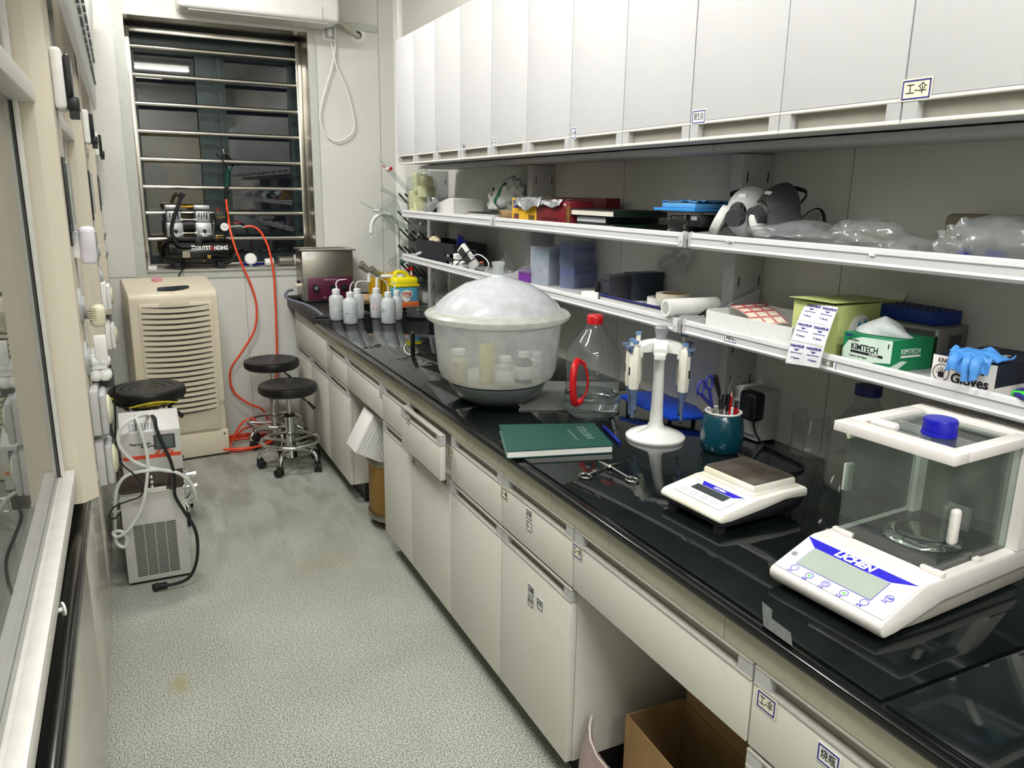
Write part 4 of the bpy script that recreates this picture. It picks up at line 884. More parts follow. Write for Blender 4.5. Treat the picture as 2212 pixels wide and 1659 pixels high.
# --- ultrasonic cleaner
t = thing('ultrasonic_cleaner', 'stainless ultrasonic cleaner with a maroon control panel, in the window corner of the bench', 'ultrasonic cleaner', (1.08, 4.73, 0.8345)); O = t.location.copy()
u0, u1, uz0, uz1 = 0.925, 1.232, 0.8345, 1.150
A_ = lambda bb, n, m, par=t: put(bb, n, m, par, O)
A_(MB().box(u0, 4.735, uz0+0.012, u1, 4.925, uz1, 0.003), 'casing', M['steelb'])
A_(MB().box(u0+0.02, 4.75, uz0, u1-0.02, 4.92, uz0+0.012), 'base', M['black'])
A_(MB().tube([(u0-0.012, 4.728, uz1+0.002), (u1+0.012, 4.728, uz1+0.002), (u1+0.012, 4.927, uz1+0.002), (u0-0.012, 4.927, uz1+0.002)], 0.006, closed=True).box(u0-0.01, 4.73, uz1-0.002, u0+0.02, 4.927, uz1+0.004).box(u1-0.02, 4.73, uz1-0.002, u1+0.01, 4.927, uz1+0.004), 'rim', M['steel'])
pn = A_(MB().box(u0+0.028, 4.730, 0.852, u1-0.012, 4.7355, 0.988, 0.001), 'control_panel', mat('maroon_panel', (86, 22, 52), 0.35))
for x in (0.998, 1.170):
    k = put(MB().cone((x, 4.714, 0.927), (x, 4.730, 0.927), 0.020, n=28), 'dial', M['black'], pn, O)
    put(MB().cone((x, 4.706, 0.927), (x, 4.714, 0.927), 0.012, n=24), 'dial_cap', M['chrome'], k, O)
put(MB().box(1.085, 4.727, 0.915, 1.115, 4.730, 0.940), 'display', mat('green_display', (10, 40, 30), 0.2), pn, O)
text('超声波清洗', pn, frame((1.09, 4.7297, 0.974), (1, 0, 0), (0, 0, 1)), 0.012, mat('pale_print', (200, 180, 190), 0.5), width=0.08)
text('工业', pn, frame((1.05, 4.7297, 0.868), (1, 0, 0), (0, 0, 1)), 0.012, mat('pale_print', (200, 180, 190), 0.5))
A_(MB().box(0.945, 4.7325, 1.095, 1.00, 4.735, 1.135), 'paper_label', M['paper'])
A_(MB().box(u0-0.045, 4.75, 0.935, u0, 4.78, 0.955, 0.004), 'drain_valve', M['cream']); A_(MB().box(u0-0.03, 4.755, 0.955, u0-0.01, 4.775, 0.972, 0.003), 'valve_tap', M['black'])
cable('drain_hose', 'grey drain hose curving from the ultrasonic cleaner valve over the sink edge', 'hose', [(633, 626, 4.77), (622, 629, 4.76), (616, 640, 4.70), (630, 649, 4.6), (660, 658, 4.45), (685, 672, 4.28), (698, 683, 4.18)], 0.0085, mat('grey_hose', (112, 114, 130), 0.4))

# --- brown drum with foam block, in the knee space
t = thing('fibre_drum', 'brown fibre drum with steel rims standing in the knee space under the bench', 'drum', (1.035, 3.275, 0)); 
MB().lathe([(0.001, 0.045), (0.135, 0.045), (0.138, 0.05), (0.138, 0.315), (0.128, 0.315), (0.128, 0.06), (0.001, 0.06)], n=48).build('drum_body', mat('kraft_brown', (148, 112, 48), 0.5, var=0.04, stretch=(20, 20, 1)), t)
MB().lathe([(0.1385, 0.300), (0.145, 0.305), (0.147, 0.317), (0.141, 0.332), (0.132, 0.327), (0.128, 0.310)], n=48, open_=True).build('top_rim', M['steelb'], t)
MB().lathe([(0.1385, 0.04), (0.147, 0.045), (0.147, 0.06), (0.141, 0.072), (0.1385, 0.065)], n=48, open_=True).build('bottom_rim', M['steelb'], t)
b = MB().tube([(0.12*math.cos(k*PI/8), 0.12*math.sin(k*PI/8), 0.036) for k in range(16)], 0.008, closed=True); b.build('dolly_ring', M['steelb'], t)
for k in range(4):
    a_ = k*PI/2+0.9; x, y = 0.135*math.cos(a_), 0.135*math.sin(a_)
    MB().cone((x-0.008, y, 0.0165), (x+0.008, y, 0.0165), 0.016, n=18).box(x-0.011, y-0.006, 0.012, x+0.011, y+0.006, 0.045, 0.002).build('caster', M['steelb'], t)
fm = Matrix.Translation((0.884, 3.26, 0.351)) @ Matrix.Rotation(0.5, 4, 'Y')
o = MB()
rg = random.Random(5)
for k in range(9): o.box(-0.085+k*0.0158+0.0005, -0.075+rg.uniform(-0.001, 0.001), 0, -0.085+(k+1)*0.0158-0.0003, 0.075+rg.uniform(-0.001, 0.001), 0.185+rg.uniform(-0.001, 0.001), 0.001)
tag(o.build('foam_stack', mat('white_foam', (226, 226, 220), 0.8, scale=120, bump=0.1), None, fm), 'tilted stack of white foam sheets stuck in the top of the brown drum', 'foam')
# ================================================================== ON THE BENCH
def L2(b, rows, base, **k): return b.lathe(rows, **k)
def turned(name, label, cat, base, rows, m, part, n=48, close=True, group=None, t=None):
    """a turned thing standing at base; rows measured in the photo, bottom to top"""
    pr = prof(base, rows); pr = [(r, max(z, 0.0)) for r, z in pr]
    if t is None: t = thing(name, label, cat, base, 0, group)
    return t, pr
# --- wash bottles
M['washb'] = thin_glass('milky_bottle', haze=0.8, rough=0.35, hazecol=(238, 241, 242)); M['wcap'] = mat('milky_cap', (222, 225, 226), 0.4)
WB = [ # centre px, half width px, bottom, shoulder, cap half, cap bottom, cap top, spout px points, label text, label px, liquid, border
 (728, 15.5, 695, 638, 7.5, 634, 622.5, [(727, 622), (726, 612), (731, 605.5), (741, 604), (749, 603)], 'E', (739, 664), 668, 'teal', 'nearest the sink edge, at the left end of the group'),
 (758, 15.8, 703, 645, 7.3, 641, 633, [(756.5, 633), (756.5, 622), (759, 614), (764, 608)], '4A', (750, 672), 0, 'teal', 'in front of its neighbours, second from the left'),
 (773, 13.8, 692, 635, 6.8, 633, 624, [(769, 624), (769, 614), (775, 608), (785, 607.5), (797, 608)], '', (0, 0), 676, '', 'unlabelled, standing behind the two leftmost ones'),
 (814, 14.2, 690, 635, 7.2, 632, 621, [(814, 621), (814.5, 612), (814.5, 604)], '185', (808, 662), 660, 'redb', 'with the red-framed label'),
 (839.5, 15.8, 702, 645, 7.3, 640.5, 628, [(838, 628), (837, 616), (832, 608), (822, 602)], '100', (828, 668), 652, 'teal', 'with a line round its shoulder, right of the red-labelled one'),
 (858, 11.8, 694, 641, 6, 637, 626, [(853, 626), (852.5, 615), (849, 609), (845, 613)], '', (0, 0), 680, '', 'half hidden at the right end of the group')]
M['teal'] = mat('teal_ink', (60, 130, 140), 0.6); M['redb'] = mat('red_ink', (220, 110, 90), 0.6)
for (cx, hw, bo, sh, ch, cb, ct, sp, tx, lp, liq, bc, lb) in WB:
    base = az(cx, bo-4, WT); base.z = WT+0.0003
    t = thing('wash_bottle', 'milky plastic wash bottle '+lb, 'wash bottle', base, 0, 'wash bottles at the far end of the bench')
    rows = [(cx-hw+2, cx+hw-2, bo-4), (cx-hw, cx+hw, bo-7), (cx-hw, cx+hw, sh+6), (cx-hw+2, cx+hw-2, sh+1.5), (cx-hw*0.6, cx+hw*0.6, sh-1), (cx-ch, cx+ch, cb)]
    pr = prof(base, rows); z0 = pr[0][1]; pr = [(r, z-z0) for r, z in pr]
    MB().lathe([(0.001, 0)]+pr, n=40, open_=True).build('bottle', M['washb'], t)
    inner = [(0.001, 0.002)]+[(r-0.0015, max(z, 0.002)) for r, z in pr[:3]]
    zl = prof(base, [(cx-5, cx+5, liq)])[0][1]-z0 if liq else pr[2][1]*0.96
    inner = [(r, min(z, zl)) for r, z in inner]+[(0.001, zl)]
    MB().lathe(inner, n=32).build('liquid', mat('milky_liquid', (222, 226, 228), 0.3), t) if liq or True else None
    c = [(pr[-1][0]*1.0, pr[-1][1]), (pr[-1][0]*1.12, pr[-1][1]+0.001), (pr[-1][0]*1.12, pr[-1][1]+0.022), (pr[-1][0]*0.5, pr[-1][1]+0.026), (0.001, pr[-1][1]+0.026)]
    MB().lathe([(0.001, pr[-1][1])]+c, n=28).build('cap', M['wcap'], t)
    q = [ay(x, y, base.y)-base for x, y in sp]; q = [V((0, 0, pr[-1][1]+0.02))]+q
    MB().tube(q, [0.0042, 0.004, 0.0035, 0.003, 0.0022], n=8, sm=4).build('spout', M['wcap'], t)
    if lp[0]:
        hd = V((-base.x, -base.y, 0)).normalized(); p = ay(lp[0], lp[1], base.y)
        side = V((hd.y, -hd.x, 0)) ; off = (lp[0]-cx)/F*depth(base)
        R0 = pr[2][0]+0.0012; ang = math.asin(max(-0.9, min(0.9, off/R0)))
        # curved label wrapped on the bottle
        n0 = math.atan2(hd.y, hd.x)
        zc0 = p.z-base.z
        wd = 0.030
        def cur(u, v, R0=R0, a0=n0+ang, zc0=zc0):
            a_ = a0+(u-0.5)*wd/R0; return (R0*math.cos(a_), R0*math.sin(a_), zc0+(v-0.5)*0.019)
        l_ = MB().sheet(cur, 10, 1, 0.0006).build('paper_label', M[bc], t)
        def cur2(u, v): a_ = n0+ang+(u-0.5)*wd*0.86/R0; return ((R0+0.0005)*math.cos(a_), (R0+0.0005)*math.sin(a_), zc0+(v-0.5)*0.015)
        MB().sheet(cur2, 10, 1, 0.0006).build('label_face', M['paper'], l_)
        a_ = n0+ang; d_ = V((math.cos(a_), math.sin(a_), 0))
        text(tx, l_, frame(d_*(R0+0.0012)+V((0, 0, zc0)), (-math.sin(a_), math.cos(a_), 0), (0, 0, 1)), 0.011, M['blueink'] if bc == 'redb' else M['ink'], bold=0.0003)
# --- yellow bag, detergent, pump bottle, sponge
yb2 = 4.66
a = ay(802, 640, yb2); c = ay(862, 583, yb2)
t = thing('yellow_bag', 'folded yellow bag standing behind the wash bottles', 'bag', ((a.x+c.x)/2, yb2, 0.8345))
def yb_(u, v):
    x = a.x+(c.x-a.x)*u; z = 0.836+(c.z-0.836)*v*(0.95+0.06*math.sin(u*9)); return (x, yb2+0.018*math.sin(u*11+v*2)*(0.4+0.6*v)-0.01*v, z)
o = MB().sheet(yb_, 24, 12, 0.003).sheet(lambda u, v: tuple(V(yb_(u, v))+V((0, 0.05-0.02*v, -0.01))), 24, 12, 0.003).build('bag_body', mat('yellow_bag', (236, 186, 30), 0.45, var=0.06), t, Matrix.Translation(-t.location))
MB().tube([(-0.04, -0.035, 0.02), (-0.035, -0.037, 0.10), (-0.03, -0.02, 0.155), (-0.02, 0.0, 0.15)], 0.003, sm=4).build('bag_tie', M['black'], t)
base = az(873, 655, 0.8345); base.y = 4.42; base.x = ay(873, 620, 4.42).x
t = thing('detergent_jug', 'yellow-topped detergent jug with a blue and orange label behind the wash bottles', 'detergent', base)
dz = lambda v: ay(873, v, 4.42).z-base.z
hw = (901-845)/2/F*depth(base)
MB().box(-hw, -0.05, 0, hw, 0.05, dz(617), 0.02, seg=4).build('jug_label', mat('label_blue', (84, 164, 196), 0.4, var=0.03), t)
MB().box(-hw, -0.05, dz(622), hw, 0.05, dz(598), 0.022, seg=4).box(-hw-0.002, -0.052, dz(618), hw+0.002, 0.052, dz(613), 0.004).build('jug_top', mat('bright_yellow', (240, 226, 30), 0.35), t)
MB().tube([(-0.055, 0, dz(603)), (-0.056, 0, dz(592)), (-0.04, 0, dz(587)), (-0.005, 0, dz(588)), (0.018, 0, dz(594)), (0.04, 0, dz(603))], 0.011, n=10, sm=4).build('jug_handle', mat('bright_yellow', (240, 226, 30), 0.35), t)
MB().cone((-0.02, 0, dz(600)), (-0.02, 0, dz(594)), 0.014).build('jug_cap', M['white'], t)
MB().box(-hw+0.004, -0.0515, 0.0, hw-0.004, -0.049, dz(649), 0.001).build('label_band', mat('orange_band', (220, 110, 50), 0.4), t)
MB().prism([(-0.035, dz(628)), (-0.04, dz(635)), (-0.028, dz(645)), (-0.003, dz(651)), (0.02, dz(645)), (0.034, dz(635)), (0.03, dz(627)), (0.0, dz(624))], 'y', -0.0525, -0.0505).build('label_shield', M['paper'], t)
text('超效洁', t, frame((-0.003, -0.053, dz(634)), (1, 0, 0), (0, 0, 1)), 0.026, M['red'], bold=0.001, width=0.06); text('洗洁精', t, frame((0.01, -0.053, dz(641)), (1, 0, 0), (0, 0, 1)), 0.009, M['ink'])
base = V((ay(889, 600, 4.60).x, 4.60, 0.8345)); dz = lambda v: ay(889, v, 4.60).z-base.z
t = thing('pump_bottle', 'red-topped pump bottle rising behind the yellow detergent jug', 'pump bottle', base)
MB().cone((0, 0, 0), (0, 0, dz(602)), 0.03, n=24).build('bottle', mat('turquoise_bottle', (90, 170, 180), 0.3), t)
MB().cone((0, 0, dz(602)), (0, 0, dz(594)), 0.017).build('pump_collar', M['red'], t); MB().cone((0, 0, dz(594)), (0, 0, dz(584)), 0.008).build('pump_neck', M['white'], t)
MB().cone((0, 0, dz(584)), (0, 0, dz(577)), 0.014).cone((0, 0, dz(580)), (-0.04, -0.01, dz(582)), 0.006).build('pump_head', M['red'], t)
p = az(792, 650, 0.8345)
tag(MB().blob((0, 0, 0.0), (0.055, 0.04, 0.035), 0.12, 3, floor=-0.028).build('sponge', mat('tan_sponge', (176, 148, 112), 0.9, scale=60, bump=0.4), None, Matrix.Translation((ay(795, 640, 4.62).x-0.02, 4.60, 0.863))), 'tan sponge lying behind the wash bottles', 'sponge')
# --- tap and eyewash
yt = 4.775
col = P2([(861.6, 600), (861.6, 585), (860.5, 540), (859, 500), (856, 482), (851, 472), (843, 465), (827, 462), (812, 469), (804.5, 480), (802.3, 490), (802, 500)], yt)
t = thing('swan_neck_tap', 'white swan-neck tap over the sink in the window corner', 'tap', (col[0].x, yt, 0.8345)); O = t.location.copy()
put(MB().cone((col[0].x, yt, 0.8345), col[1], 0.013, n=16).tube(col[1:], 0.0125, n=14, sm=5), 'tap_neck', M['white'], t, O)
put(MB().cone(col[-1]+V((0, 0, 0.004)), col[-1]-V((0, 0, 0.008)), 0.017).cone(col[-1]-V((0, 0, 0.008)), col[-1]-V((0, 0, 0.045)), 0.008, 0.004), 'tap_nozzle', M['white'], t, O)
put(MB().cone((col[0].x, yt, 0.8345), (col[0].x, yt, 0.86), 0.022).cone((col[2].x, yt, 0.995), (col[2].x, yt, 1.02), 0.017), 'tap_base', M['white'], t, O)
p = ay(869, 565, yt-0.03); hd = (CAM-p).normalized()
k = put(MB().cone(p, p+hd*0.02, 0.024, n=28), 'tap_knob', M['white'], t, O); put(MB().cone(p+hd*0.02, p+hd*0.022, 0.018, n=28), 'knob_disc', mat('green_disc', (24, 88, 72), 0.3), k, O)
put(MB().cone(ay(842, 463, yt)+V((0, -0.012, 0)), ay(842, 463, yt)+V((0, -0.03, 0)), 0.006).box(ay(841, 457, yt).x-0.004, yt-0.02, ay(841, 457, yt).z, ay(841, 457, yt).x+0.004, yt-0.012, ay(841, 450, yt).z), 'neck_clip', M['white'], t, O)
ye = 4.50
t = thing('eyewash', 'twin grey-cupped eyewash on a white arm over the sink', 'eyewash', ay(816, 625, ye)); O = t.location.copy()
put(MB().tube(P2([(868, 597), (822, 597)], ye), 0.0125, n=14).tube(P2([(822, 597), (815, 600), (814.5, 612), (814.5, 640)], ye), 0.011, n=12, sm=3).tube(P2([(815, 600), (797, 588)], ye), 0.009, n=10).tube(P2([(797, 588), (797, 609)], ye), 0.011, n=12).cone((ay(814.5, 640, ye).x, ye, ay(814.5, 640, ye).z), (ay(814.5, 640, ye).x, ye, 0.80), 0.011).cone((ay(868, 597, ye).x, ye, ay(868, 597, ye).z), (ay(868, 597, ye).x, ye, 0.835), 0.011), 'eyewash_pipe', M['white'], t, O)
for a, c in (((797, 586), (780, 571)), ((819, 596), (800, 580))):
    A, B = ay(a[0], a[1], ye), ay(c[0], c[1], ye); d = (B-A).normalized()
    put(MB().lathe([(0.001, 0), (0.014, 0), (0.019, 0.02), (0.021, 0.055), (0.0235, 0.056), (0.0235, 0.07), (0.019, 0.07), (0.017, 0.03), (0.001, 0.025)], n=28, mx=Matrix.Translation(A) @ d.to_track_quat('Z', 'Y').to_matrix().to_4x4()), 'eyewash_cup', mat('warm_grey_plastic', (140, 136, 124), 0.5), t, O)
# --- peg rack with glassware on the right wall by the corner
t = thing('drying_rack', 'black peg drying rack on the right wall in the window corner', 'rack', (1.612, 4.55, 0.95)); O = V((1.612, 4.55, 0.95))
MB().box(0, -0.26, 0, 0.016, 0.26, 0.56, 0.004).box(-0.012, -0.26, -0.02, 0.016, 0.26, 0.0, 0.004).build('rack_board', mat('black_rack', (34, 35, 37), 0.35), t)
pegs = []
for r in range(5):
    for c in range(4):
        y = -0.19+c*0.12+(0.03 if r % 2 else 0); z = 0.04+r*0.105
        MB().tube([(0, y, z), (-0.03, y, z+0.022), (-0.082, y, z+0.075)], 0.006, n=8).ball((-0.082, y, z+0.075), 0.006, n=8).build('peg', M['black'], t); pegs.append((O.x-0.095, O.y+y, O.z+z+0.088))
M['gware'] = thin_glass('glassware', (225, 232, 230), haze=0.06, rough=0.03)
def ware(name, label, cat, A, B, rows, y, extra=None):
    """glass turned about the line A-B (pixels) at distance y"""
    a, b_ = ay(A[0], A[1], y), ay(B[0], B[1], y+0.02); d = b_-a; ln = d.length
    t = thing(name, label, cat, a); mx = Matrix.Translation((0, 0, 0)) @ d.to_track_quat('Z', 'Y').to_matrix().to_4x4()
    o = MB().lathe([(r, z*ln) for r, z in rows], n=28, open_=True).build('glass_body', M['gware'], t, mx)
    return t, mx, ln
for (nm, A, B, y, at_, red, lb) in (('burette', (818, 343), (900, 430), 4.50, 0.21, True, 'glass burette with a white stopcock tipped in red, on top of the drying rack'), ('burette', (778, 436), (895, 500), 4.58, 0.26, False, 'glass burette with an all-white stopcock, sloping across the drying rack')):
    t, mx, ln = ware(nm, lb, 'burette', A, B, [(0.0025, 0), (0.005, 0.12), (0.006, 0.22), (0.008, 0.27), (0.0145, 0.33), (0.0145, 1.0)], y)
    z = at_*ln+0.01
    MB().cone((-0.034, 0, z), (0.03, 0, z), 0.0095, n=14).build('stopcock', M['white'], t, mx)
    MB().box(-0.046, -0.009, z-0.009, -0.034, 0.009, z+0.009, 0.003).box(0.03, -0.003, z-0.026, 0.036, 0.003, z+0.026, 0.002).build('stopcock_ends_pattern', M['red'] if red else M['white'], t, mx)
ware('funnel', 'large clear glass funnel hanging mouth-up on the drying rack', 'funnel', (832, 438), (905, 545), [(0.066, 0), (0.064, 0.1), (0.045, 0.35), (0.008, 0.6), (0.007, 1.0)], 4.52)
ware('measuring_cylinder', 'narrow glass measuring cylinder hanging on the drying rack', 'cylinder', (823, 408), (885, 440), [(0.018, 0), (0.012, 0.06), (0.011, 0.9), (0.001, 0.92)], 4.45)
ware('glass_tube', 'long clear glass tube sloping down the drying rack past the tap', 'tube', (826, 470), (893, 540), [(0.012, 0), (0.012, 1)], 4.42)
ware('conical_flask', 'small conical flask upside down on the lower pegs of the drying rack', 'flask', (848, 575), (880, 535), [(0.038, 0), (0.04, 0.1), (0.014, 0.7), (0.014, 1.0)], 4.62)
for k, (px, py, y, lb) in enumerate(((893, 485, 4.30, 'round glass flask hanging under the end of the upper shelf, left one'), (912, 490, 4.30, 'round glass flask hanging under the end of the upper shelf, right one'))):
    p = ay(px, py, y); t = thing('round_flask', lb, 'flask', p)
    MB().lathe([(0.008, -0.07), (0.009, -0.035), (0.02, -0.028), (0.034, -0.012), (0.037, 0.005), (0.03, 0.026), (0.014, 0.036), (0.001, 0.038)], n=28, mx=Matrix.Rotation(0.6, 4, 'Y'), open_=True).build('glass_body', M['gware'], t)
# --- glass dish behind the desiccator
base = az(902, 683, WT+0.0003)
t, pr = turned('crystallising_dish', 'shallow glass dish half hidden by the desiccator rim', 'dish', base, [(878, 927, 683), (877, 928, 665)], None, '')
MB().lathe([(0.001, 0), (pr[0][0], 0.001), (pr[0][0], 0.05), (pr[0][0]+0.004, 0.053), (pr[0][0]-0.001, 0.05), (pr[0][0]-0.002, 0.004), (0.001, 0.004)], n=44).build('glass_body', M['gware'], t)
# --- black marker standing, with a white wire
base = az(892, 768, WT+0.0003)
t = thing('black_marker', 'black cylinder standing upright on the glass beside the desiccator', 'marker', base); MB().cone((0, 0, 0), (0, 0, 0.098), 0.0095, n=20).cone((0, 0, 0.098), (0, 0, 0.101), 0.0075, n=20, mi=1).build('barrel', [M['blackg'], M['steel']], t)
q = [az(x, y, WT+0.003) for x, y in ((898, 762), (888, 766), (877, 762), (873, 752), (877, 743))]
tag(MB().tube(q, 0.0022, sm=5).build('white_wire', M['white'], loc=q[0]), 'short curl of white wire at the foot of the black cylinder', 'wire')

# --- desiccator
base = az(1073, 864, WT); base.z = WT+0.0003
t = thing('desiccator', 'large frosted plastic desiccator with a domed lid and glass-like knob', 'desiccator', base)
D = lambda rows: [(r, z) for r, z in prof(base, rows)]
zf = D([(1028, 1116, 868)])[0][1]
S_ = lambda rows: [(r, max(0.0, z-zf)) for r, z in D(rows)]
fro = lambda nm, hz, c, ro=0.3: thin_glass(nm, (215, 222, 222), haze=hz, rough=ro, hazecol=c, hs=22)
low = S_([(1028, 1116, 868), (1004, 1139, 864), (985, 1156, 853), (970, 1169, 838), (963, 1177, 823)])
MB().lathe([(0.001, 0)]+low, n=64, open_=True).build('lower_bowl', fro('frosted_lower', 0.4, (190, 198, 194)), t)
MB().lathe([(0.001, 0.004)]+[(r-0.006, max(0.004, z*0.97)) for r, z in low]+[(0.001, low[-1][1]*0.97)], n=48).build('desiccant', mat('desiccant_green', (64, 84, 78), 0.8, var=0.15, scale=60), t)
up_ = S_([(964, 1177, 821), (949, 1190, 812), (943, 1197, 795), (936, 1203, 745), (931, 1208, 697)])
MB().lathe(up_, n=64, open_=True).build('upper_body', fro('frosted_body', 0.5, (236, 238, 236), 0.22), t)
MB().lathe([(0.001, up_[0][1]), (up_[0][0]-0.004, up_[0][1]), (up_[0][0]-0.004, up_[0][1]+0.005), (0.001, up_[0][1]+0.005)], n=48).build('sieve_plate', mat('plate_white', (190, 186, 170), 0.5), t)
rim = S_([(931, 1208, 695), (917, 1218, 692), (910, 1224, 685), (909.5, 1225, 680), (915, 1219, 674), (931, 1203, 670)])
MB().lathe(rim, n=64, open_=True).build('rim', fro('milky_rim', 0.8, (232, 234, 224), 0.2), t)
lid = S_([(928, 1205, 672), (935, 1198, 660), (958, 1176, 640), (996, 1139, 617), (1035, 1098, 605), (1050, 1082, 601), (1053, 1079, 597)])
lid = [(r, z) for r, z in lid]
MB().lathe(lid, n=64, open_=True).build('lid', fro('frosted_lid', 0.86, (240, 243, 248), 0.12), t)
zk = lid[-1][1]; rk = lid[-1][0]
MB().lathe([(rk, zk), (rk*1.0, zk+0.012), (rk*0.92, zk+0.026), (rk*1.12, zk+0.034), (rk*1.14, zk+0.04), (rk*0.9, zk+0.041), (rk*0.8, zk+0.030), (rk*0.5, zk+0.016), (0.001, zk+0.014)], n=36, open_=True).build('knob', thin_glass('knob_glass', (215, 222, 220), haze=0.45, rough=0.03), t)
zp = up_[0][1]+0.0055
t0 = base
jars = [(0.045, -0.105, 0.028, 0.10, (60, 34, 18), 'brown glass jar with a pale label inside the desiccator', True), (-0.03, -0.125, 0.026, 0.095, (196, 190, 168), 'cream jar beside the brown one inside the desiccator', True), (-0.15, -0.03, 0.030, 0.11, (186, 178, 140), 'beige bottle at the left inside the desiccator', False), (0.115, -0.06, 0.022, 0.085, (212, 208, 196), 'white jar at the right inside the desiccator', False)]
for (dx, dy, r, h, c, lb, lab_) in jars:
    j = thing('sample_jar', lb, 'jar', (base.x+dx, base.y+dy, base.z+zp)); cn = 'jar_%d_%d_%d' % c
    MB().lathe([(0.001, 0), (r, 0.002), (r, h*0.68), (r*0.6, h*0.8), (r*0.6, h*0.85), (0.001, h*0.85)], n=28).build('jar_body', mat(cn, c, 0.3), j); MB().lathe([(0.001, h*0.85), (r*0.7, h*0.85), (r*0.7, h), (0.001, h)], n=24).build('jar_lid', M['paper'], j)
    if lab_: MB().lathe([(r+0.0005, 0.015), (r+0.001, 0.016), (r+0.001, h*0.55), (r+0.0005, h*0.56)], n=28, open_=True).build('jar_label', M['paper'], j)
tag(MB().box(-0.006, -0.03, 0, 0.006, 0.03, 0.13, 0.002).build('yellow_box', mat('pale_yellow', (206, 196, 90), 0.5), None, Matrix.Translation((base.x-0.07, base.y-0.075, base.z+zp)) @ Matrix.Rotation(1.9, 4, 'Z')), 'thin yellow carton standing inside the desiccator', 'carton')
# --- paper under the desiccator and bottle
q = [az(x, y, WT+0.0004) for x, y in ((1160, 823), (1335, 826), (1338, 886), (1120, 886))]
tag(MB().prism([(v.x, v.y) for v in q], 'z', WT+0.0002, WT+0.0014).build('tissue_sheet', mat('grey_tissue', (132, 134, 130), 0.8, scale=200, bump=0.2), loc=None), 'thin grey tissue sheet lying between the desiccator and the water bottle', 'tissue')
# --- water bottle with red cap
base = az(1277, 893, WT); base.z = WT+0.0016
t = thing('water_bottle', 'big clear water bottle with a red cap and red handle', 'bottle', base)
B_ = [(1226, 1327, 896), (1214, 1338, 885), (1213.5, 1337, 862), (1214, 1337.5, 850), (1219, 1337, 843), (1219, 1338, 830), (1221, 1336.5, 822), (1218.5, 1339, 814), (1220.5, 1337, 806), (1218.5, 1339.5, 798), (1218.6, 1339.7, 785), (1220, 1338.5, 771), (1226, 1332, 754), (1238, 1320, 736), (1257, 1303, 716), (1263, 1297, 706), (1263.5, 1296.5, 700)]
z0 = prof(base, [B_[0]])[0][1]; pr = [(r, z-z0) for r, z in prof(base, B_)]
def squircle(b, k=0.06):
    for v in b.bm.verts:
        a_ = math.atan2(v.co.y, v.co.x)+math.radians(30); r = math.hypot(v.co.x, v.co.y)
        if v.co.z < pr[11][1]:
            s_ = 1-k*0.5+k*0.5*(1-math.cos(4*a_))*0.5; v.co.x *= s_; v.co.y *= s_
    return b
squircle(MB().lathe([(0.001, 0.012), (pr[0][0]*0.7, 0.003)]+pr, n=64, open_=True)).build('bottle', thin_glass('clear_pet', (232, 238, 238), haze=0.05, rough=0.03, ior=1.6), t)
wl = prof(base, [(1220, 1337, 852)])[0][1]-z0
M['water'] = mat('water', (235, 245, 245), 0.0, trans=1.0, ior=1.33, var=0)
squircle(MB().lathe([(0.001, 0.014), (pr[0][0]*0.7, 0.006)]+[(r-0.003, z) for r, z in pr[:3]]+[(pr[2][0]-0.003, wl), (0.001, wl)], n=48)).build('water', M['water'], t)
cp = prof(base, [(1263, 1297, 703), (1262.3, 1297.7, 690), (1263.5, 1296.5, 685)]); 
MB().lathe([(0.001, cp[0][1]-z0)]+[(r, z-z0) for r, z in cp]+[(cp[2][0]*0.9, cp[2][1]-z0+0.002), (0.001, cp[2][1]-z0+0.002)], n=44).build('cap', M['red'], t)
hd = V((-base.x, -base.y, 0)).normalized()
def hp_(px, py, out): p = ay(px, py, base.y)-base; return V((p.x, 0, p.z))+hd*out
w0 = pr[9][0]
q = [hp_(1250, 768, w0-0.02), hp_(1243, 780, w0+0.006), hp_(1240, 815, w0+0.014), hp_(1242, 850, w0+0.008), hp_(1247, 859, w0-0.01)]
MB().tube(q, 0.0105, n=10, sm=4, flat=0.8).tube([hp_(1264, 778, w0-0.018), hp_(1270, 800, w0-0.012), hp_(1269, 830, w0-0.012), hp_(1258, 850, w0-0.012)], 0.0075, n=8, sm=4, flat=0.5).tube([q[0], hp_(1264, 776, w0-0.018)], 0.006).tube([q[-1], hp_(1257, 852, w0-0.014)], 0.009).build('handle', M['red'], t)
# --- green notebook and pen
zt_ = 0.846
q = [az(x, y, zt_) for x, y in ((1094, 975), (1326, 962), (1283, 914), (1078, 917))]
c = sum(q, V())/4; t = thing('green_notebook', 'dark green hardback laboratory notebook lying on the worktop', 'notebook', (c.x, c.y, WT)); O = t.location.copy()
poly = [(v.x, v.y) for v in q]
def scaled(pl, s_): cx_ = sum(p[0] for p in pl)/len(pl); cy_ = sum(p[1] for p in pl)/len(pl); return [(cx_+(p[0]-cx_)*s_, cy_+(p[1]-cy_)*s_) for p in pl]
put(MB().prism(poly, 'z', zt_-0.0025, zt_).prism(poly, 'z', WT+0.0004, WT+0.0028), 'cover', mat('green_cover', (24, 74, 64), 0.45, var=0.04), t, O)
put(MB().prism(scaled(poly, 0.975), 'z', WT+0.0028, zt_-0.0025), 'pages', M['paper'], t, O)
r_ = (az(1272, 952, zt_)-az(1243, 921, zt_)).normalized(); u_ = V((-r_.y, r_.x, 0))
m_ = az(1262, 934, zt_+0.0002); text('实验记录本', t, Matrix.Translation(-O) @ frame(m_, r_, u_), 0.028, mat('silver_foil', (150, 170, 165), 0.3, 0.5), width=0.12)
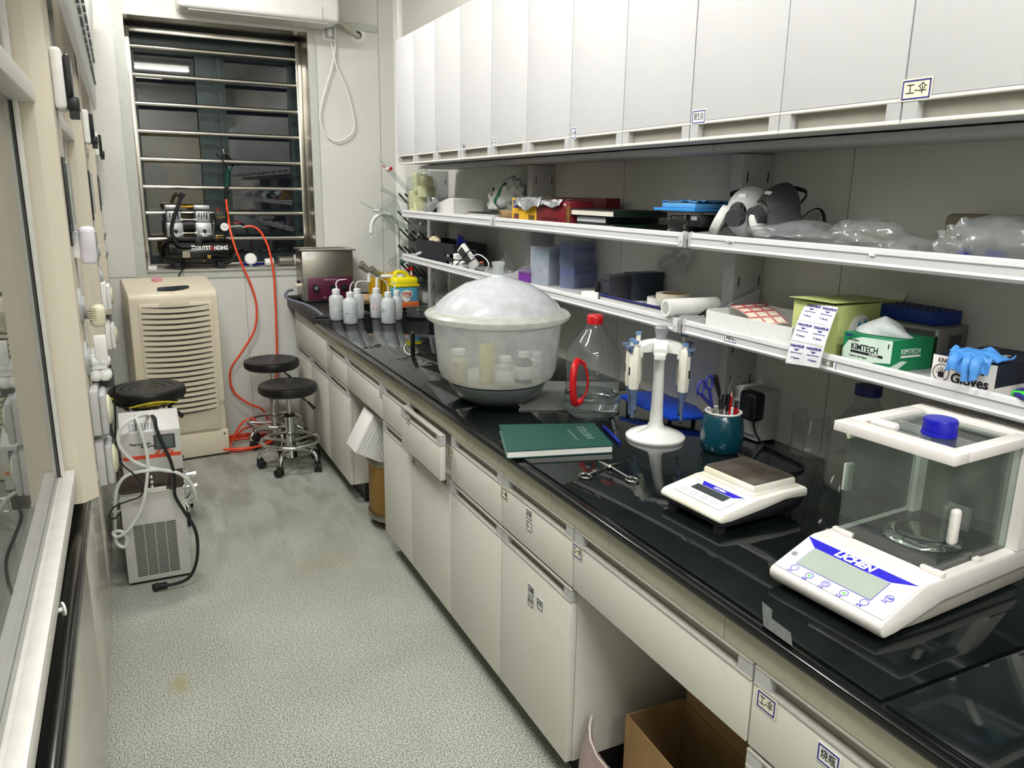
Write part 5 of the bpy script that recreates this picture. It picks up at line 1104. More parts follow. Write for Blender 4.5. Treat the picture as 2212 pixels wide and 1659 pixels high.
m_ = az(1237, 938, zt_+0.0002); text('Laboratory Notebook', t, Matrix.Translation(-O) @ frame(m_, r_, u_), 0.012, mat('silver_foil', (150, 170, 165), 0.3, 0.5), width=0.10)
a, c = az(1296, 921, WT+0.0055), az(1331, 957, WT+0.0055); a += V((0.012, 0, 0)); c += V((0.012, 0, 0))
t = thing('blue_pen', 'blue pen lying along the right edge of the green notebook', 'pen', a); O = a.copy()
put(MB().cone(a, c, 0.005, n=12), 'pen_barrel', M['blue'], t, O); put(MB().box(-0.002, -0.002, 0, 0.002, 0.002, 0.03, mx=Matrix.Translation(a+V((0, 0, 0.005))) @ (c-a).to_track_quat('Z', 'Y').to_matrix().to_4x4()), 'pen_clip', M['black'], t, O)
# --- scissors on the bench
t = thing('scissors', 'small steel scissors lying open in front of the pipette stand', 'scissors', az(1318, 1008, WT)); O = t.location.copy()
for (ring, hub, tip, nm) in (((1264, 1028), (1316, 1006), (1340, 1000), 'scissor_blade'), ((1365, 1036), (1318, 1008), (1293, 996), 'scissor_blade')):
    R_ = az(*ring, WT+0.004); Hh = az(*hub, WT+0.004); Tt = az(*tip, WT+0.004); d = (Hh-R_).normalized(); rc = R_+V((0, 0, 0))
    b = MB().tube([rc+V((0.014*math.cos(a_), 0.018*math.sin(a_), 0)) for a_ in [k*PI/8 for k in range(16)]], 0.0024, closed=True)
    b.tube([rc+d*0.015, Hh], 0.0026, n=8).tube([Hh, Hh+(Tt-Hh)*0.5, Tt], [0.004, 0.003, 0.0008], n=8, flat=0.4)
    put(b, nm, M['chrome'], t, O)
put(MB().cone(az(1317, 1007, WT+0.002), az(1317, 1007, WT+0.009), 0.004), 'scissor_screw', M['steel'], t, O)
# --- pipette stand
base = az(1415, 944, WT); base.z = WT+0.0003
t = thing('pipette_stand', 'white carousel pipette stand on a round foot', 'pipette stand', base)
pr = prof(base, [(1352, 1478, 948), (1351.5, 1478.5, 944), (1356, 1474, 940), (1376, 1454, 932), (1395, 1435, 926), (1402, 1431, 915), (1404.5, 1430.5, 880), (1408, 1431, 820), (1413, 1432, 765)])
z0 = pr[0][1]; pr = [(r, z-z0) for r, z in pr]
st_ = MB().lathe([(0.001, 0.0)]+pr+[(0.001, pr[-1][1])], n=56)
for v in st_.bm.verts: v.co.x += -0.0
st_.build('stand_column', M['white'], t)
ht = prof(base, [(1411, 1436, 752)])[0][1]-z0
off = V((0.0, 0, 0))
arm = MB()
arm.lathe([(0.001, ht-0.012), (0.034, ht-0.012), (0.036, ht), (0.026, ht+0.018), (0.001, ht+0.024)], n=32)
AN = [math.radians(a_) for a_ in (230, 290, 350, 50, 110, 170)]
face = math.atan2(-base.y, -base.x)
for k in range(6):
    a_ = face+k*PI/3
    mx_ = Matrix.Rotation(a_, 4, 'Z'); arm.prism([(0.0, ht+0.02), (0.05, ht+0.012), (0.068, ht+0.004), (0.068, ht-0.012), (0.0, ht-0.012)], 'y', -0.018, 0.018, mx=mx_)
    arm.box(0.06, -0.016, ht-0.028, 0.07, 0.016, ht-0.006, 0.006, mx=mx_)
arm.build('hub', M['white'], t)
kz = prof(base, [(1413, 1436, 732), (1411, 1438, 722), (1410, 1441, 713), (1413, 1438, 708.5)])
MB().lathe([(0.001, ht+0.015), (kz[0][0], ht+0.018)]+[(r, z-z0) for r, z in kz]+[(0.001, kz[-1][1]-z0)], n=36).build('knob', mat('knob_grey', (140, 142, 146), 0.4), t)
M['pipb'] = mat('pipette_cream', (226, 224, 210), 0.35); M['pipg'] = mat('pipette_slate', (92, 112, 140), 0.4); M['pipt'] = mat('pipette_blue_cap', (94, 128, 170), 0.35)
zt0 = base.z+ht-0.003
def make_pip(label, loc, rz, h=0.0):
    p = thing('pipette', label, 'pipette', loc, rz, 'pipettes hanging on the stand')
    MB().lathe([(0.001, -0.115), (0.0145, -0.115), (0.0165, -0.09), (0.0165, 0.0), (0.014, 0.004), (0.001, 0.004)], n=8).build('pipette_handle', M['pipb'], p)
    MB().lathe([(0.001, -0.20), (0.0035, -0.20), (0.0055, -0.145), (0.0075, -0.138), (0.011, -0.128), (0.012, -0.115), (0.001, -0.115)], n=20).build('pipette_shaft', M['pipg'], p)
    MB().cone((0, 0, -0.207), (0, 0, -0.199), 0.0036).build('tip_cone', M['black'], p)
    MB().cone((0, 0, 0.004), (0, 0, 0.018+h), 0.0065).build('plunger_rod', M['pipb'], p); MB().cone((0, 0, 0.014+h), (0, 0, 0.021+h), 0.0095, 0.0085, n=20).build('plunger', M['pipt'], p)
    MB().box(0.008, -0.009, -0.012, 0.020, 0.009, 0.004, 0.003).cone((0.018, 0, 0.002), (0.018, 0, 0.008), 0.012).build('tip_ejector', M['pipg'], p)
    MB().box(0.0155, -0.003, -0.075, 0.0168, 0.003, -0.052).build('volume_window', M['black'], p)
    return p
SP = [(60, 0.0, 'cream pipette hanging at the front left of the stand'), (0, 0, ''), (-60, 0.0, 'cream pipette at the front right of the stand with a black volume window'), (125, 0.012, 'cream pipette at the back left of the stand with its plunger raised'), (-125, 0.012, 'cream pipette at the back right of the stand, plunger just under the shelf'), (180, 0, 'pipette hidden behind the column of the stand'), (88, 0.0, 'cream pipette at the far left of the stand, behind the front left one')]
for dg_, h, lb in SP:
    if not lb: continue
    a_ = face-math.radians(dg_); r_ = 0.078
    make_pip(lb, (base.x+r_*math.cos(a_), base.y+r_*math.sin(a_), zt0), a_, h)
# --- blue board
zb_ = 0.838
q = [az(x, y, zb_) for x, y in ((1338, 854), (1376, 845), (1439, 843), (1517, 875), (1525, 899), (1450, 903))]
c = sum(q, V())/6; t = thing('blue_board', 'flat blue plastic board lying behind the pipette stand', 'board', (c.x, c.y, WT)); O = t.location.copy()
put(MB().prism([(min(v.x, 1.618), v.y) for v in q], 'z', zb_-0.010, zb_, bev=0.002), 'board', mat('royal_blue', (20, 70, 190), 0.4), t, O)
b = MB()
for v in (q[0], q[5], q[3]): v2 = c+(v-c)*0.8; b.cone((v2.x, v2.y, WT), (v2.x, v2.y, zb_-0.009), 0.006)
put(b, 'board_foot_dots', M['rubber'], t, O)
# --- tool cup
base = az(1556, 973, WT); base.z = WT+0.0003
pr = prof(base, [(1522, 1592, 975), (1514, 1599, 968), (1511, 1602, 950), (1511.5, 1602.5, 930), (1513, 1602, 915), (1517, 1600, 902), (1520.5, 1596, 895), (1519.5, 1597, 889)]); z0 = pr[0][1]; pr = [(r, z-z0) for r, z in pr]
t = thing('tool_cup', 'dark teal mug with a white rim full of tools', 'mug', base)
rt, ht = pr[-1]
MB().lathe([(0.001, 0)]+pr[:-1]+[(rt-0.004, ht-0.004), (rt-0.006, 0.01), (0.001, 0.01)], n=48).build('mug_body', mat('teal_glaze', (10, 62, 76), 0.2, coat=0.4), t); MB().lathe([(pr[-2][0]+0.0003, ht-0.005), (rt+0.001, ht-0.001), (rt-0.001, ht+0.001), (rt-0.005, ht-0.001), (rt-0.006, ht-0.03)], n=48, open_=True).build('mug_rim', M['paper'], t)
MB().blob((-0.05*math.cos(0.9)-0.012, -0.045, 0.06), (0.003, 0.008, 0.018), 0.1, 2).build('glaze_chip', mat('glaze_blot', (110, 140, 150), 0.3), t) if False else None
def tool(name, label, cat, foot, pts, r, m, extra=None):
    q = [base+V(foot)]+[ay(x, y, base.y+foot[1]*0.4) for x, y in pts]
    th = thing(name, label, cat, q[0]); O = q[0].copy()
    put(MB().tube([q[0], q[1]], r*0.8, n=8), 'shaft', m, th, O); return th, q, O
BC = M['black']
th, q, O = tool('blue_scissors', 'blue-handled scissors standing in the teal mug', 'scissors', (-0.01, 0.0, 0.012), [(1538, 870)], 0.004, M['chrome'])
for c_, tilt in (((1514, 837), 0.3), ((1532, 826), -0.1)):
    cc = ay(c_[0], c_[1], base.y); put(MB().tube([cc+V((0.011*math.cos(a_)+0.004*math.sin(a_)*tilt*3, 0, 0.018*math.sin(a_))) for a_ in [k*PI/8 for k in range(16)]], 0.0034, closed=True).tube([cc+V((0.002, 0, -0.018)), q[1]+V((0, 0, -0.01))], 0.0045, n=8), 'finger_loop', M['blueink'], th, O)
th, q, O = tool('screwdriver', 'black-handled screwdriver standing tallest in the teal mug', 'screwdriver', (0.004, 0.006, 0.012), [(1554, 858)], 0.003, M['chrome']); put(MB().tube([q[1], ay(1552, 845, base.y), ay(1544, 812, base.y)], [0.004, 0.006, 0.0085], n=12), 'handle', BC, th, O)
th, q, O = tool('red_pencil', 'red pencil standing point up in the teal mug', 'pencil', (0.005, -0.012, 0.012), [(1580, 856)], 0.0042, M['red']); put(MB().tube([q[0]+(q[1]-q[0])*0.3, q[1]], 0.0038, n=6), 'pencil_body', M['red'], th, O); put(MB().cone(q[1], q[1]+(q[1]-q[0]).normalized()*0.013, 0.0038, 0.0006), 'pencil_tip', mat('pencil_wood', (216, 160, 130), 0.6), th, O)
th, q, O = tool('probe', 'thin steel probe with a black and red grip in the teal mug', 'probe', (0.018, -0.01, 0.012), [(1590, 880)], 0.003, M['red']); put(MB().tube([q[1]-V((0, 0, 0.03)), q[1]], 0.0065, n=10), 'grip', M['red'], th, O); put(MB().tube([q[1], ay(1592, 866, base.y)], 0.0055, n=10), 'collar', BC, th, O); put(MB().tube([ay(1592, 866, base.y), ay(1597, 835, base.y), ay(1597, 812, base.y), ay(1594, 806, base.y)], 0.0014, n=6, sm=3), 'needle', M['chrome'], th, O)
th, q, O = tool('probe', 'thin steel probe with a black grip in the middle of the teal mug', 'probe', (0.006, 0.0, 0.012), [(1572, 872)], 0.003, BC); put(MB().tube([q[1]-V((0, 0, 0.02)), ay(1574, 852, base.y)], 0.006, n=10), 'grip', BC, th, O); put(MB().tube([ay(1574, 852, base.y), ay(1580, 816, base.y)], 0.0014, n=6), 'needle', M['chrome'], th, O)
th, q, O = tool('pliers', 'short black pliers sunk between the probes in the teal mug', 'pliers', (-0.004, -0.01, 0.012), [(1560, 872)], 0.004, M['chrome']); put(MB().tube([q[1]-V((0, 0, 0.015)), ay(1566, 852, base.y)], 0.007, n=10).tube([q[1]-V((0.004, 0, 0.015)), ay(1556, 862, base.y)], 0.006, n=10), 'handle', BC, th, O)
# --- sockets on the uprights and plug adapter
def tower(label, px0, px1, pyt, x0, group=None):
    a, c = ax(px0, pyt, x0), ax(px1, pyt, x0)
    yA, yB = max(a.y, c.y), min(a.y, c.y)
    t = thing('bench_socket', label, 'socket', ((x0+XR)/2, (yA+yB)/2, WT)); O = t.location.copy()
    put(MB().box(x0+0.012, yB, WT, XR-0.001, yA, a.z, 0.003).box(x0, yB+0.004, WT+0.02, x0+0.012, yA-0.004, a.z-0.035, 0.002), 'socket_column', M['alug'], t, O)
    put(MB().box(x0-0.0012, yB+0.035, a.z-0.07, x0+0.001, yB+0.041, a.z-0.06).box(x0-0.0012, yB+0.052, a.z-0.07, x0+0.001, yB+0.058, a.z-0.06), 'socket_holes_pattern', M['black'], t, O)
    return t, a, c
tower('grey bench socket column behind the teal mug', 1566, 1640, 826, 1.545)
tower('grey bench socket column left of the desiccator at the far wall', 932, 972, 630, 1.545)
p = ax(1626, 876, 1.525)
t = thing('plug_adapter', 'black plug-in power adapter on the socket behind the teal mug', 'adapter', (1.544, p.y, p.z)); MB().box(-0.045, -0.032, -0.04, 0.0, 0.032, 0.042, 0.012, seg=3).build('adapter_body', mat('navy_black', (16, 17, 26), 0.4), t)
q = [ax(1628, 905, 1.52), ax(1629, 925, 1.53), ax(1636, 942, 1.54), az(1650, 960, WT+0.003), az(1690, 980, WT+0.003), az(1735, 1003, WT+0.003), az(1725, 1018, WT+0.003), az(1690, 1020, WT+0.003)]
tag(MB().tube(q, 0.0028, sm=5).build('adapter_cable', M['rubber'], loc=q[0]), 'black adapter cable running along the worktop to the small balance', 'cable')
# --- beaker
base = az(1744, 984, WT); base.z = WT+0.0003; pr = prof(base, [(1712, 1776, 984), (1705, 1781, 978), (1703.5, 1781, 900), (1700, 1785, 892)]); z0 = pr[0][1]; pr = [(r, z-z0) for r, z in pr]
t = thing('beaker', 'empty glass beaker standing behind the small balance', 'beaker', base)
MB().lathe([(0.001, 0)]+pr+[(pr[-1][0]-0.001, pr[-1][1]+0.001)], n=44, open_=True).build('glass_body', M['gware'], t)
hd = V((-base.x, -base.y, 0)).normalized(); text('150', t, frame(hd*(pr[1][0]+0.001)+V((0, 0, 0.03)), (-hd.y*-1, hd.x*-1, 0), (0, 0, 1)), 0.012, M['paper'])
# --- reagent bottle with blue cap
base = az(1850, 1030, WT); base.z = WT+0.0003; base.x = 1.535; base.y = ay(1850, 1030, 1.22).y
cx = 1856
pr = prof(base, [(cx-66, cx+66, 1034), (cx-70, cx+70, 1020), (cx-70, cx+70, 925), (cx-62, cx+62, 905), (cx-44, cx+44, 878), (cx-27, cx+27, 856), (cx-24, cx+24, 845), (cx-24, cx+24, 836)]); z0 = pr[0][1]; pr = [(r, z-z0) for r, z in pr]
t = thing('reagent_bottle', 'large glass reagent bottle with a blue cap behind the big balance', 'bottle', base)
MB().lathe([(0.001, 0)]+pr, n=48, open_=True).build('bottle', M['gware'], t)
MB().lathe([(0.001, 0.003)]+[(r-0.002, max(z, 0.003)) for r, z in pr[:2]]+[(pr[2][0]-0.002, pr[2][1]*0.55), (0.001, pr[2][1]*0.55)], n=40).build('liquid', thin_glass('cloudy_liquid', (190, 196, 176), haze=0.35, rough=0.1, hazecol=(176, 178, 160)), t)
MB().lathe([(0.001, pr[-1][1]), (pr[-1][0]+0.004, pr[-1][1]), (pr[-1][0]+0.004, pr[-1][1]+0.022), (0.001, pr[-1][1]+0.023)], n=36).build('cap', mat('cap_blue', (18, 24, 110), 0.35), t)
hd = V((-base.x+0.2, -base.y, 0)).normalized(); p = hd*(pr[3][0]*0.93+0.004)+V((-0.012, 0.012, pr[3][1]+0.008)); sticker(t, p, V((-hd.y*-1, hd.x*-1, -0.35)), V((hd.x*-0.6, hd.y*-0.6, 1)), 0.05, 0.03, '10% NaOH', border=M['ink'])
# clear jar at the right edge of the photo
base = V((1.515, 0.62, WT+0.0003))
t = thing('clear_jar', 'clear glass jar with a pale label behind the big balance, at the right edge', 'jar', base)
MB().lathe([(0.001, 0), (0.055, 0.003), (0.058, 0.02), (0.058, 0.12), (0.045, 0.145), (0.03, 0.155), (0.03, 0.18), (0.034, 0.182)], n=44, open_=True).build('glass_body', M['gware'], t)
MB().box(-0.0600, -0.02, 0.04, -0.0590, 0.025, 0.09, 0.001).build('jar_label', M['paper'], t)
MB().lathe([(0.0585, 0.018), (0.0595, 0.02), (0.0595, 0.026), (0.0585, 0.028)], n=44, open_=True).build('jar_band', M['black'], t)

# --- small balance
rt = (1.03, 1.222, WT+0.0003)
t = thing('small_balance', 'small white top-pan balance with a stained square steel pan', 'balance', rt, math.radians(4))
wt2 = 0.092
M['balw'] = mat('balance_white', (230, 228, 218), 0.4, var=0.06, scale=9, c2=(220, 214, 188))
MB().prism([(0.004, 0.014), (0.0, 0.026), (0.03, 0.028), (0.12, 0.034), (0.19, 0.044), (0.245, 0.046), (0.25, 0.034), (0.235, 0.018), (0.18, 0.012)], 'y', -wt2, wt2, bev=0.006).build('base_shell', mat('dark_navy_base', (20, 20, 28), 0.45), t)
MB().prism([(-0.004, 0.026), (-0.004, 0.040), (0.008, 0.046), (0.10, 0.062), (0.18, 0.064), (0.252, 0.062), (0.258, 0.056), (0.256, 0.040), (0.19, 0.044), (0.12, 0.034), (0.03, 0.025)], 'y', -wt2-0.002, wt2+0.002, bev=0.007).build('top_shell', M['balw'], t)
MB().box(0.100, -0.080, 0.060, 0.240, 0.080, 0.068, 0.004).box(0.105, -0.076, 0.064, 0.235, 0.076, 0.083, 0.006).build('pan_surround', M['balw'], t)
MB().box(0.109, -0.072, 0.083, 0.231, 0.072, 0.087, 0.003).build('weighing_pan', mat('stained_pan', (150, 142, 130), 0.35, 0.8, c2=(108, 98, 86), scale=14), t)
b = MB()
for x in (0.02, 0.22):
    for y in (-0.07, 0.07): b.cone((x, y, 0), (x, y, 0.018), 0.013, n=20)
b.build('foot_dots', M['rubber'], t)
sl_ = math.atan2(0.016, 0.092)
PF = frame((0.008, 0, 0.0462+0.0008), (0, -1, 0), (math.cos(sl_), 0, math.sin(sl_)))      # panel frame: x to the right, y up the slope
pnl = MB().box(-0.073, 0.004, 0, 0.073, 0.076, 0.0008, 0.0003).build('panel', mat('panel_white', (226, 228, 232), 0.3), t, PF)
MB().prism([(-0.045, 0.074), (0.073, 0.074), (0.055, 0.059), (-0.035, 0.059)], 'z', 0.0008, 0.0012).build('blue_band', mat('brand_blue', (34, 26, 190), 0.35), pnl)
MB().box(-0.045, 0.034, 0.0008, 0.052, 0.057, 0.0014).build('display', mat('lcd_dark', (58, 66, 64), 0.2), pnl)
text('LICHEN', pnl, Matrix.Translation((0.01, 0.0665, 0.0013)), 0.010, M['paper'], bold=0.0004, shear=0.3, width=0.034)
for k in range(4): MB().tube([(-0.05+k*0.031+0.0075*math.cos(a_), 0.019+0.006*math.sin(a_), 0.001) for a_ in [j*PI/10 for j in range(20)]], 0.0005, n=6, closed=True).build('button_ring', M['grey'], pnl)

# --- big analytical balance
t = thing('analytical_balance', 'large white analytical balance with a glass weighing chamber', 'balance', (0.985, 0.822, WT+0.0003), math.radians(4))
hw = 0.112
M['balw2'] = mat('balance_shell', (222, 218, 212), 0.4, var=0.02)
MB().prism([(0.0, 0.020), (-0.003, 0.034), (0.004, 0.040), (0.096, 0.076), (0.108, 0.079), (0.435, 0.079), (0.44, 0.072), (0.44, 0.040), (0.16, 0.036), (0.04, 0.012), (0.01, 0.010)], 'y', -hw, hw, bev=0.005).build('body_shell', M['balw2'], t)
MB().prism([(0.03, 0.011), (0.16, 0.037), (0.43, 0.041), (0.42, 0.008), (0.12, 0.006)], 'y', -hw+0.006, hw-0.006, bev=0.003).build('lower_shell', mat('underside_grey', (150, 147, 138), 0.5), t)
b = MB()
for x in (0.06, 0.38):
    for y in (-0.08, 0.08): b.cone((x, y, 0), (x, y, 0.014), 0.012, n=20)
b.build('foot_dots', M['rubber'], t)
sl_ = math.atan2(0.036, 0.092)
PF = frame((0.005, 0, 0.0412), (0, -1, 0), (math.cos(sl_), 0, math.sin(sl_)))
PWd, PH = 0.216, 0.094
pnl = MB().box(-PWd/2, 0.002, 0, PWd/2, PH+0.002, 0.0008, 0.0003).build('panel', mat('panel_white2', (224, 226, 230), 0.15, coat=0.5), t, PF)
uv = lambda u, v: ((u-0.5)*PWd, 0.002+v*PH)
BB = mat('brand_blue', (34, 26, 190), 0.35)
MB().prism([uv(0.0, 0.98), uv(0.985, 0.99), uv(0.81, 0.80), uv(0.14, 0.76)], 'z', 0.0008, 0.0012).build('blue_band', BB, pnl)
x0, y0_ = uv(0.135, 0.25); x1, y1_ = uv(0.815, 0.775)
MB().box(x0-0.0008, y0_-0.0008, 0.0008, x1+0.0008, y1_+0.0008, 0.0011).build('display_line', BB, pnl)
MB().box(x0, y0_, 0.0009, x1, y1_, 0.0015).build('display', mat('lcd_pale', (160, 170, 160), 0.12, var=0.04, scale=10), pnl)
x, y = uv(0.47, 0.885); text('LICHEN', pnl, Matrix.Translation((x, y, 0.0013)), 0.020, M['paper'], bold=0.0009, shear=0.25, width=0.076)
GR = mat('key_green', (120, 200, 110), 0.4); names = ['去皮', '功能', '开机', '校准', '清零']
for k, (u, v) in enumerate(((0.16, 0.095), (0.309, 0.085), (0.464, 0.085), (0.626, 0.09), (0.795, 0.11), (0.905, 0.43))):
    x, y = uv(u, v+0.04)
    r = MB().tube([(x+0.0068*math.cos(a_), y+0.0068*math.sin(a_), 0.001) for a_ in [j*PI/12 for j in range(24)]], 0.0006, n=6, closed=True).build('button_ring', BB, pnl)
    if k in (1, 3): MB().box(x-0.003, y-0.003, 0.0008, x+0.003, y+0.003, 0.0012, 0.0005).build('key_symbol', GR, r)
    if k == 5: text('OFF', r, Matrix.Translation((x, y, 0.001)), 0.006, BB, bold=0.0002)
    if k == 2: MB().tube([(x+0.0035*math.cos(a_), y+0.0035*math.sin(a_), 0.001) for a_ in [math.radians(120+j*30) for j in range(11)]], 0.0005, n=6).box(x-0.0005, y+0.001, 0.0008, x+0.0005, y+0.0045, 0.0014).build('key_symbol', BB, r)
    text(names[k] if k < 5 else '关机', r, Matrix.Translation((x-0.003, y-0.0105, 0.0009)), 0.0052, BB)
x, y = uv(0.048, 0.44); MB().cone((x, y, 0.0006), (x, y, 0.0014), 0.0055, n=28).build('level_window', M['grey'], pnl)
# weighing chamber
cx0, cx1, cw, z0, z1 = 0.152, 0.390, 0.094, 0.0795, 0.272
MB().box(cx0, -cw, 0.078, cx1, cw, 0.0802).build('chamber_floor', mat('chamber_floor', (92, 88, 84), 0.25, 0.6, scale=8, var=0.1), t)
GP = thin_glass('chamber_glass', (206, 218, 212), haze=0.05, rough=0.01, ior=1.5)
MB().box(cx0, -cw+0.003, z0+0.001, cx0+0.003, cw-0.003, z1).build('front_pane', GP, t)
for s_ in (-1, 1): MB().box(cx0, min(s_*cw, s_*(cw-0.003)), z0+0.001, cx1-0.03, max(s_*cw, s_*(cw-0.003)), z1).build('sliding_side_pane', GP, t)
MB().box(cx1-0.004, -cw, z0, cx1+0.012, cw, z1).build('back_wall', mat('back_grey', (122, 120, 112), 0.4), t)
for s_ in (-1, 1): MB().box(cx1-0.03, s_*cw-0.012 if s_ > 0 else s_*cw-0.02, z0, cx1+0.03, s_*cw+0.002 if s_ > 0 else s_*cw+0.012, z1).build('rear_post', M['balw2'], t)
rf = MB(); ro = 0.014
for (a_, c_, d_, e_) in ((cx0-0.018, -hw+0.004, cx0+0.022, hw+0.003), (cx1-0.035, -hw+0.004, cx1+0.035, hw+0.003), (cx0+0.022, -hw+0.004, cx1-0.035, -hw+0.030), (cx0+0.022, hw-0.026, cx1-0.035, hw+0.003)): rf.box(a_, c_, z1, d_, e_, z1+0.018, 0.0015)
rf.build('roof_frame', M['balw2'], t)
MB().box(cx0+0.02, -hw+0.024, z1+0.008, cx1-0.033, hw-0.024, z1+0.011).build('roof_glass', GP, t)
MB().box(cx0+0.026, 0.028, z1+0.011, cx0+0.046, 0.078, z1+0.026, 0.006, seg=3, mx=Matrix.Rotation(0, 4, 'Z')).build('roof_handle', M['balw2'], t)
MB().box(cx0+0.012, cw, 0.155, cx0+0.028, cw+0.012, 0.207, 0.002).build('door_handle', M['balw2'], t)
MB().box(cx0+0.012, -cw-0.014, 0.130, cx0+0.030, -cw, 0.192, 0.006, seg=3).build('door_handle', M['balw2'], t)
ps = MB().lathe([(0.062, 0.0), (0.066, 0.004), (0.062, 0.010), (0.052, 0.014), (0.046, 0.012), (0.046, 0.010), (0.052, 0.011), (0.058, 0.004), (0.062, 0.0)], n=56).build('draught_ring', M['chrome'], t, Matrix.Translation((0.262, 0.0, 0.0803)))
MB().lathe([(0.001, 0.012), (0.042, 0.012), (0.044, 0.0135), (0.042, 0.015), (0.001, 0.015)], n=48).cone((0, 0, 0), (0, 0, 0.012), 0.008).build('weighing_pan', M['steel'], t, Matrix.Translation((0.262, 0.0, 0.0803)))
for (x, y) in ((cx0-0.006, -cw+0.004), (cx0-0.006, cw-0.012)): MB().box(x, y-0.02, z0-0.001, x+0.012, y+0.02, z0+0.008, 0.002).build('pane_clip', M['balw2'], t)
for x in (cx0+0.10, cx1-0.015): MB().box(x, -cw-0.012, z0-0.001, x+0.018, -cw-0.001, z0+0.007, 0.002).build('pane_clip', M['balw2'], t)
sticker(t, (cx1+0.0, -0.045, z1+0.0182), (0, -1, 0), (1, 0, 0), 0.085, 0.03, '', border=mat('pale_blue', (110, 150, 210), 0.5))
# blue cap on the roof glass
p = az(2028, 918, WT+z1+0.0115)
loc = t.matrix_basis @ V((0.285, -0.02, z1+0.0113))
t2 = thing('blue_bottle_stopper', 'ribbed blue screw cap standing on the glass roof of the big balance', 'cap', (az(2028, 938, loc.z).x, az(2028, 938, loc.z).y, loc.z))
b = MB(); n_ = 60
pr_ = [(0.001, 0.0), (0.0285, 0.0), (0.0285, 0.004), (0.0275, 0.005), (0.0275, 0.025), (0.0255, 0.0285), (0.001, 0.029)]
b.lathe(pr_, n=n_)
for v in b.bm.verts:
    r = math.hypot(v.co.x, v.co.y)
    if r > 0.027 and 0.0045 < v.co.z < 0.027:
        k = round(math.atan2(v.co.y, v.co.x)/(2*PI)*n_)
        if k % 2: v.co.x *= 0.965; v.co.y *= 0.965
b.build('cap', mat('deep_blue', (22, 22, 165), 0.3), t2)
# printed slips under the bench glass edge
q = [az(x, y, WT+0.0003) for x, y in ((1646, 1299), (1668, 1318), (1667, 1336), (1708, 1367), (1712, 1397), (1649, 1352))]
sp_ = tag(MB().prism([(v.x, v.y) for v in q], 'z', WT+0.0002, WT+0.0006).build('printed_slip', mat('slip_grey', (92, 96, 92), 0.4, var=0.2, scale=300), loc=None), 'greyish printed slip taped to the glass sheet edge in front of the big balance', 'slip')
# --- knee space: boxes and bags
def openbox(name, label, cat, c, sx, sy, h, m, rz=0, th=0.004, z=0.0):
    t = thing(name, label, cat, (c[0], c[1], z), rz)
    MB().box(-sx/2, -sy/2, 0, sx/2, sy/2, th).box(-sx/2, -sy/2, th, -sx/2+th, sy/2, h).box(sx/2-th, -sy/2, th, sx/2, sy/2, h).box(-sx/2+th, -sy/2, th, sx/2-th, -sy/2+th, h).box(-sx/2+th, sy/2-th, th, sx/2-th, sy/2, h).build('box_body', m, t); return t
bx = openbox('cardboard_box', 'tall open cardboard box in the knee space under the wide drawer', 'box', (1.30, 1.14, 0), 0.30, 0.38, 0.43, M['card'], -0.06)
MB().box(-0.152, 0.02, 0.23, -0.1495, 0.07, 0.43).build('packing_tape', mat('brown_tape', (128, 92, 50), 0.35), bx)
b2 = openbox('cardboard_box', 'lower cardboard box in front of the taller one in the knee space', 'box', (1.045, 1.145, 0), 0.165, 0.36, 0.29, M['card'], -0.06)
MB().box(-0.001, 0, 0, 0.001, 0.34, 0.07, mx=Matrix.Translation((0.083, -0.17, 0.29)) @ Matrix.Rotation(0.35, 4, 'Y')).build('box_flap', M['card'], b2)
q0 = ax(1230, 1540, 0.93)
t = thing('clear_bag', 'pinkish clear plastic bag slumped at the front of the knee space', 'bag', (0.905, 1.365, 0.0))
def bg(u, v):
    y = 0.07-0.30*u; z = max(0.004, 0.24*(1-u*0.8)*v+0.012*math.sin(u*13)*v); return (-0.02+0.03*math.sin(u*9+v*3)+0.03*v+0.02*math.sin(v*7), y-0.02*v, z)
MB().sheet(bg, 26, 14, 0.0012).sheet(lambda u, v: tuple(V(bg(u, v))+V((0.06*(1-v)+0.008, 0, 0))), 26, 14, 0.0012).build('bag_film', thin_glass('pink_film', (236, 222, 222), haze=0.42, rough=0.15, hazecol=(206, 190, 186)), t)
MB().tube([V(bg(u/12, 1)) for u in range(13)], 0.0028).build('bag_seam', mat('bag_seam', (206, 192, 186), 0.4), t)
t = thing('black_bag', 'crumpled black plastic bag between the cardboard boxes and the corner cabinet', 'bag', (1.05, 0.915, 0))
MB().blob((0, 0, 0.14), (0.13, 0.055, 0.17), 0.22, 5, floor=0.002, sub=4, ridge=True).build('bag_body', mat('black_bag', (18, 18, 19), 0.3), t)
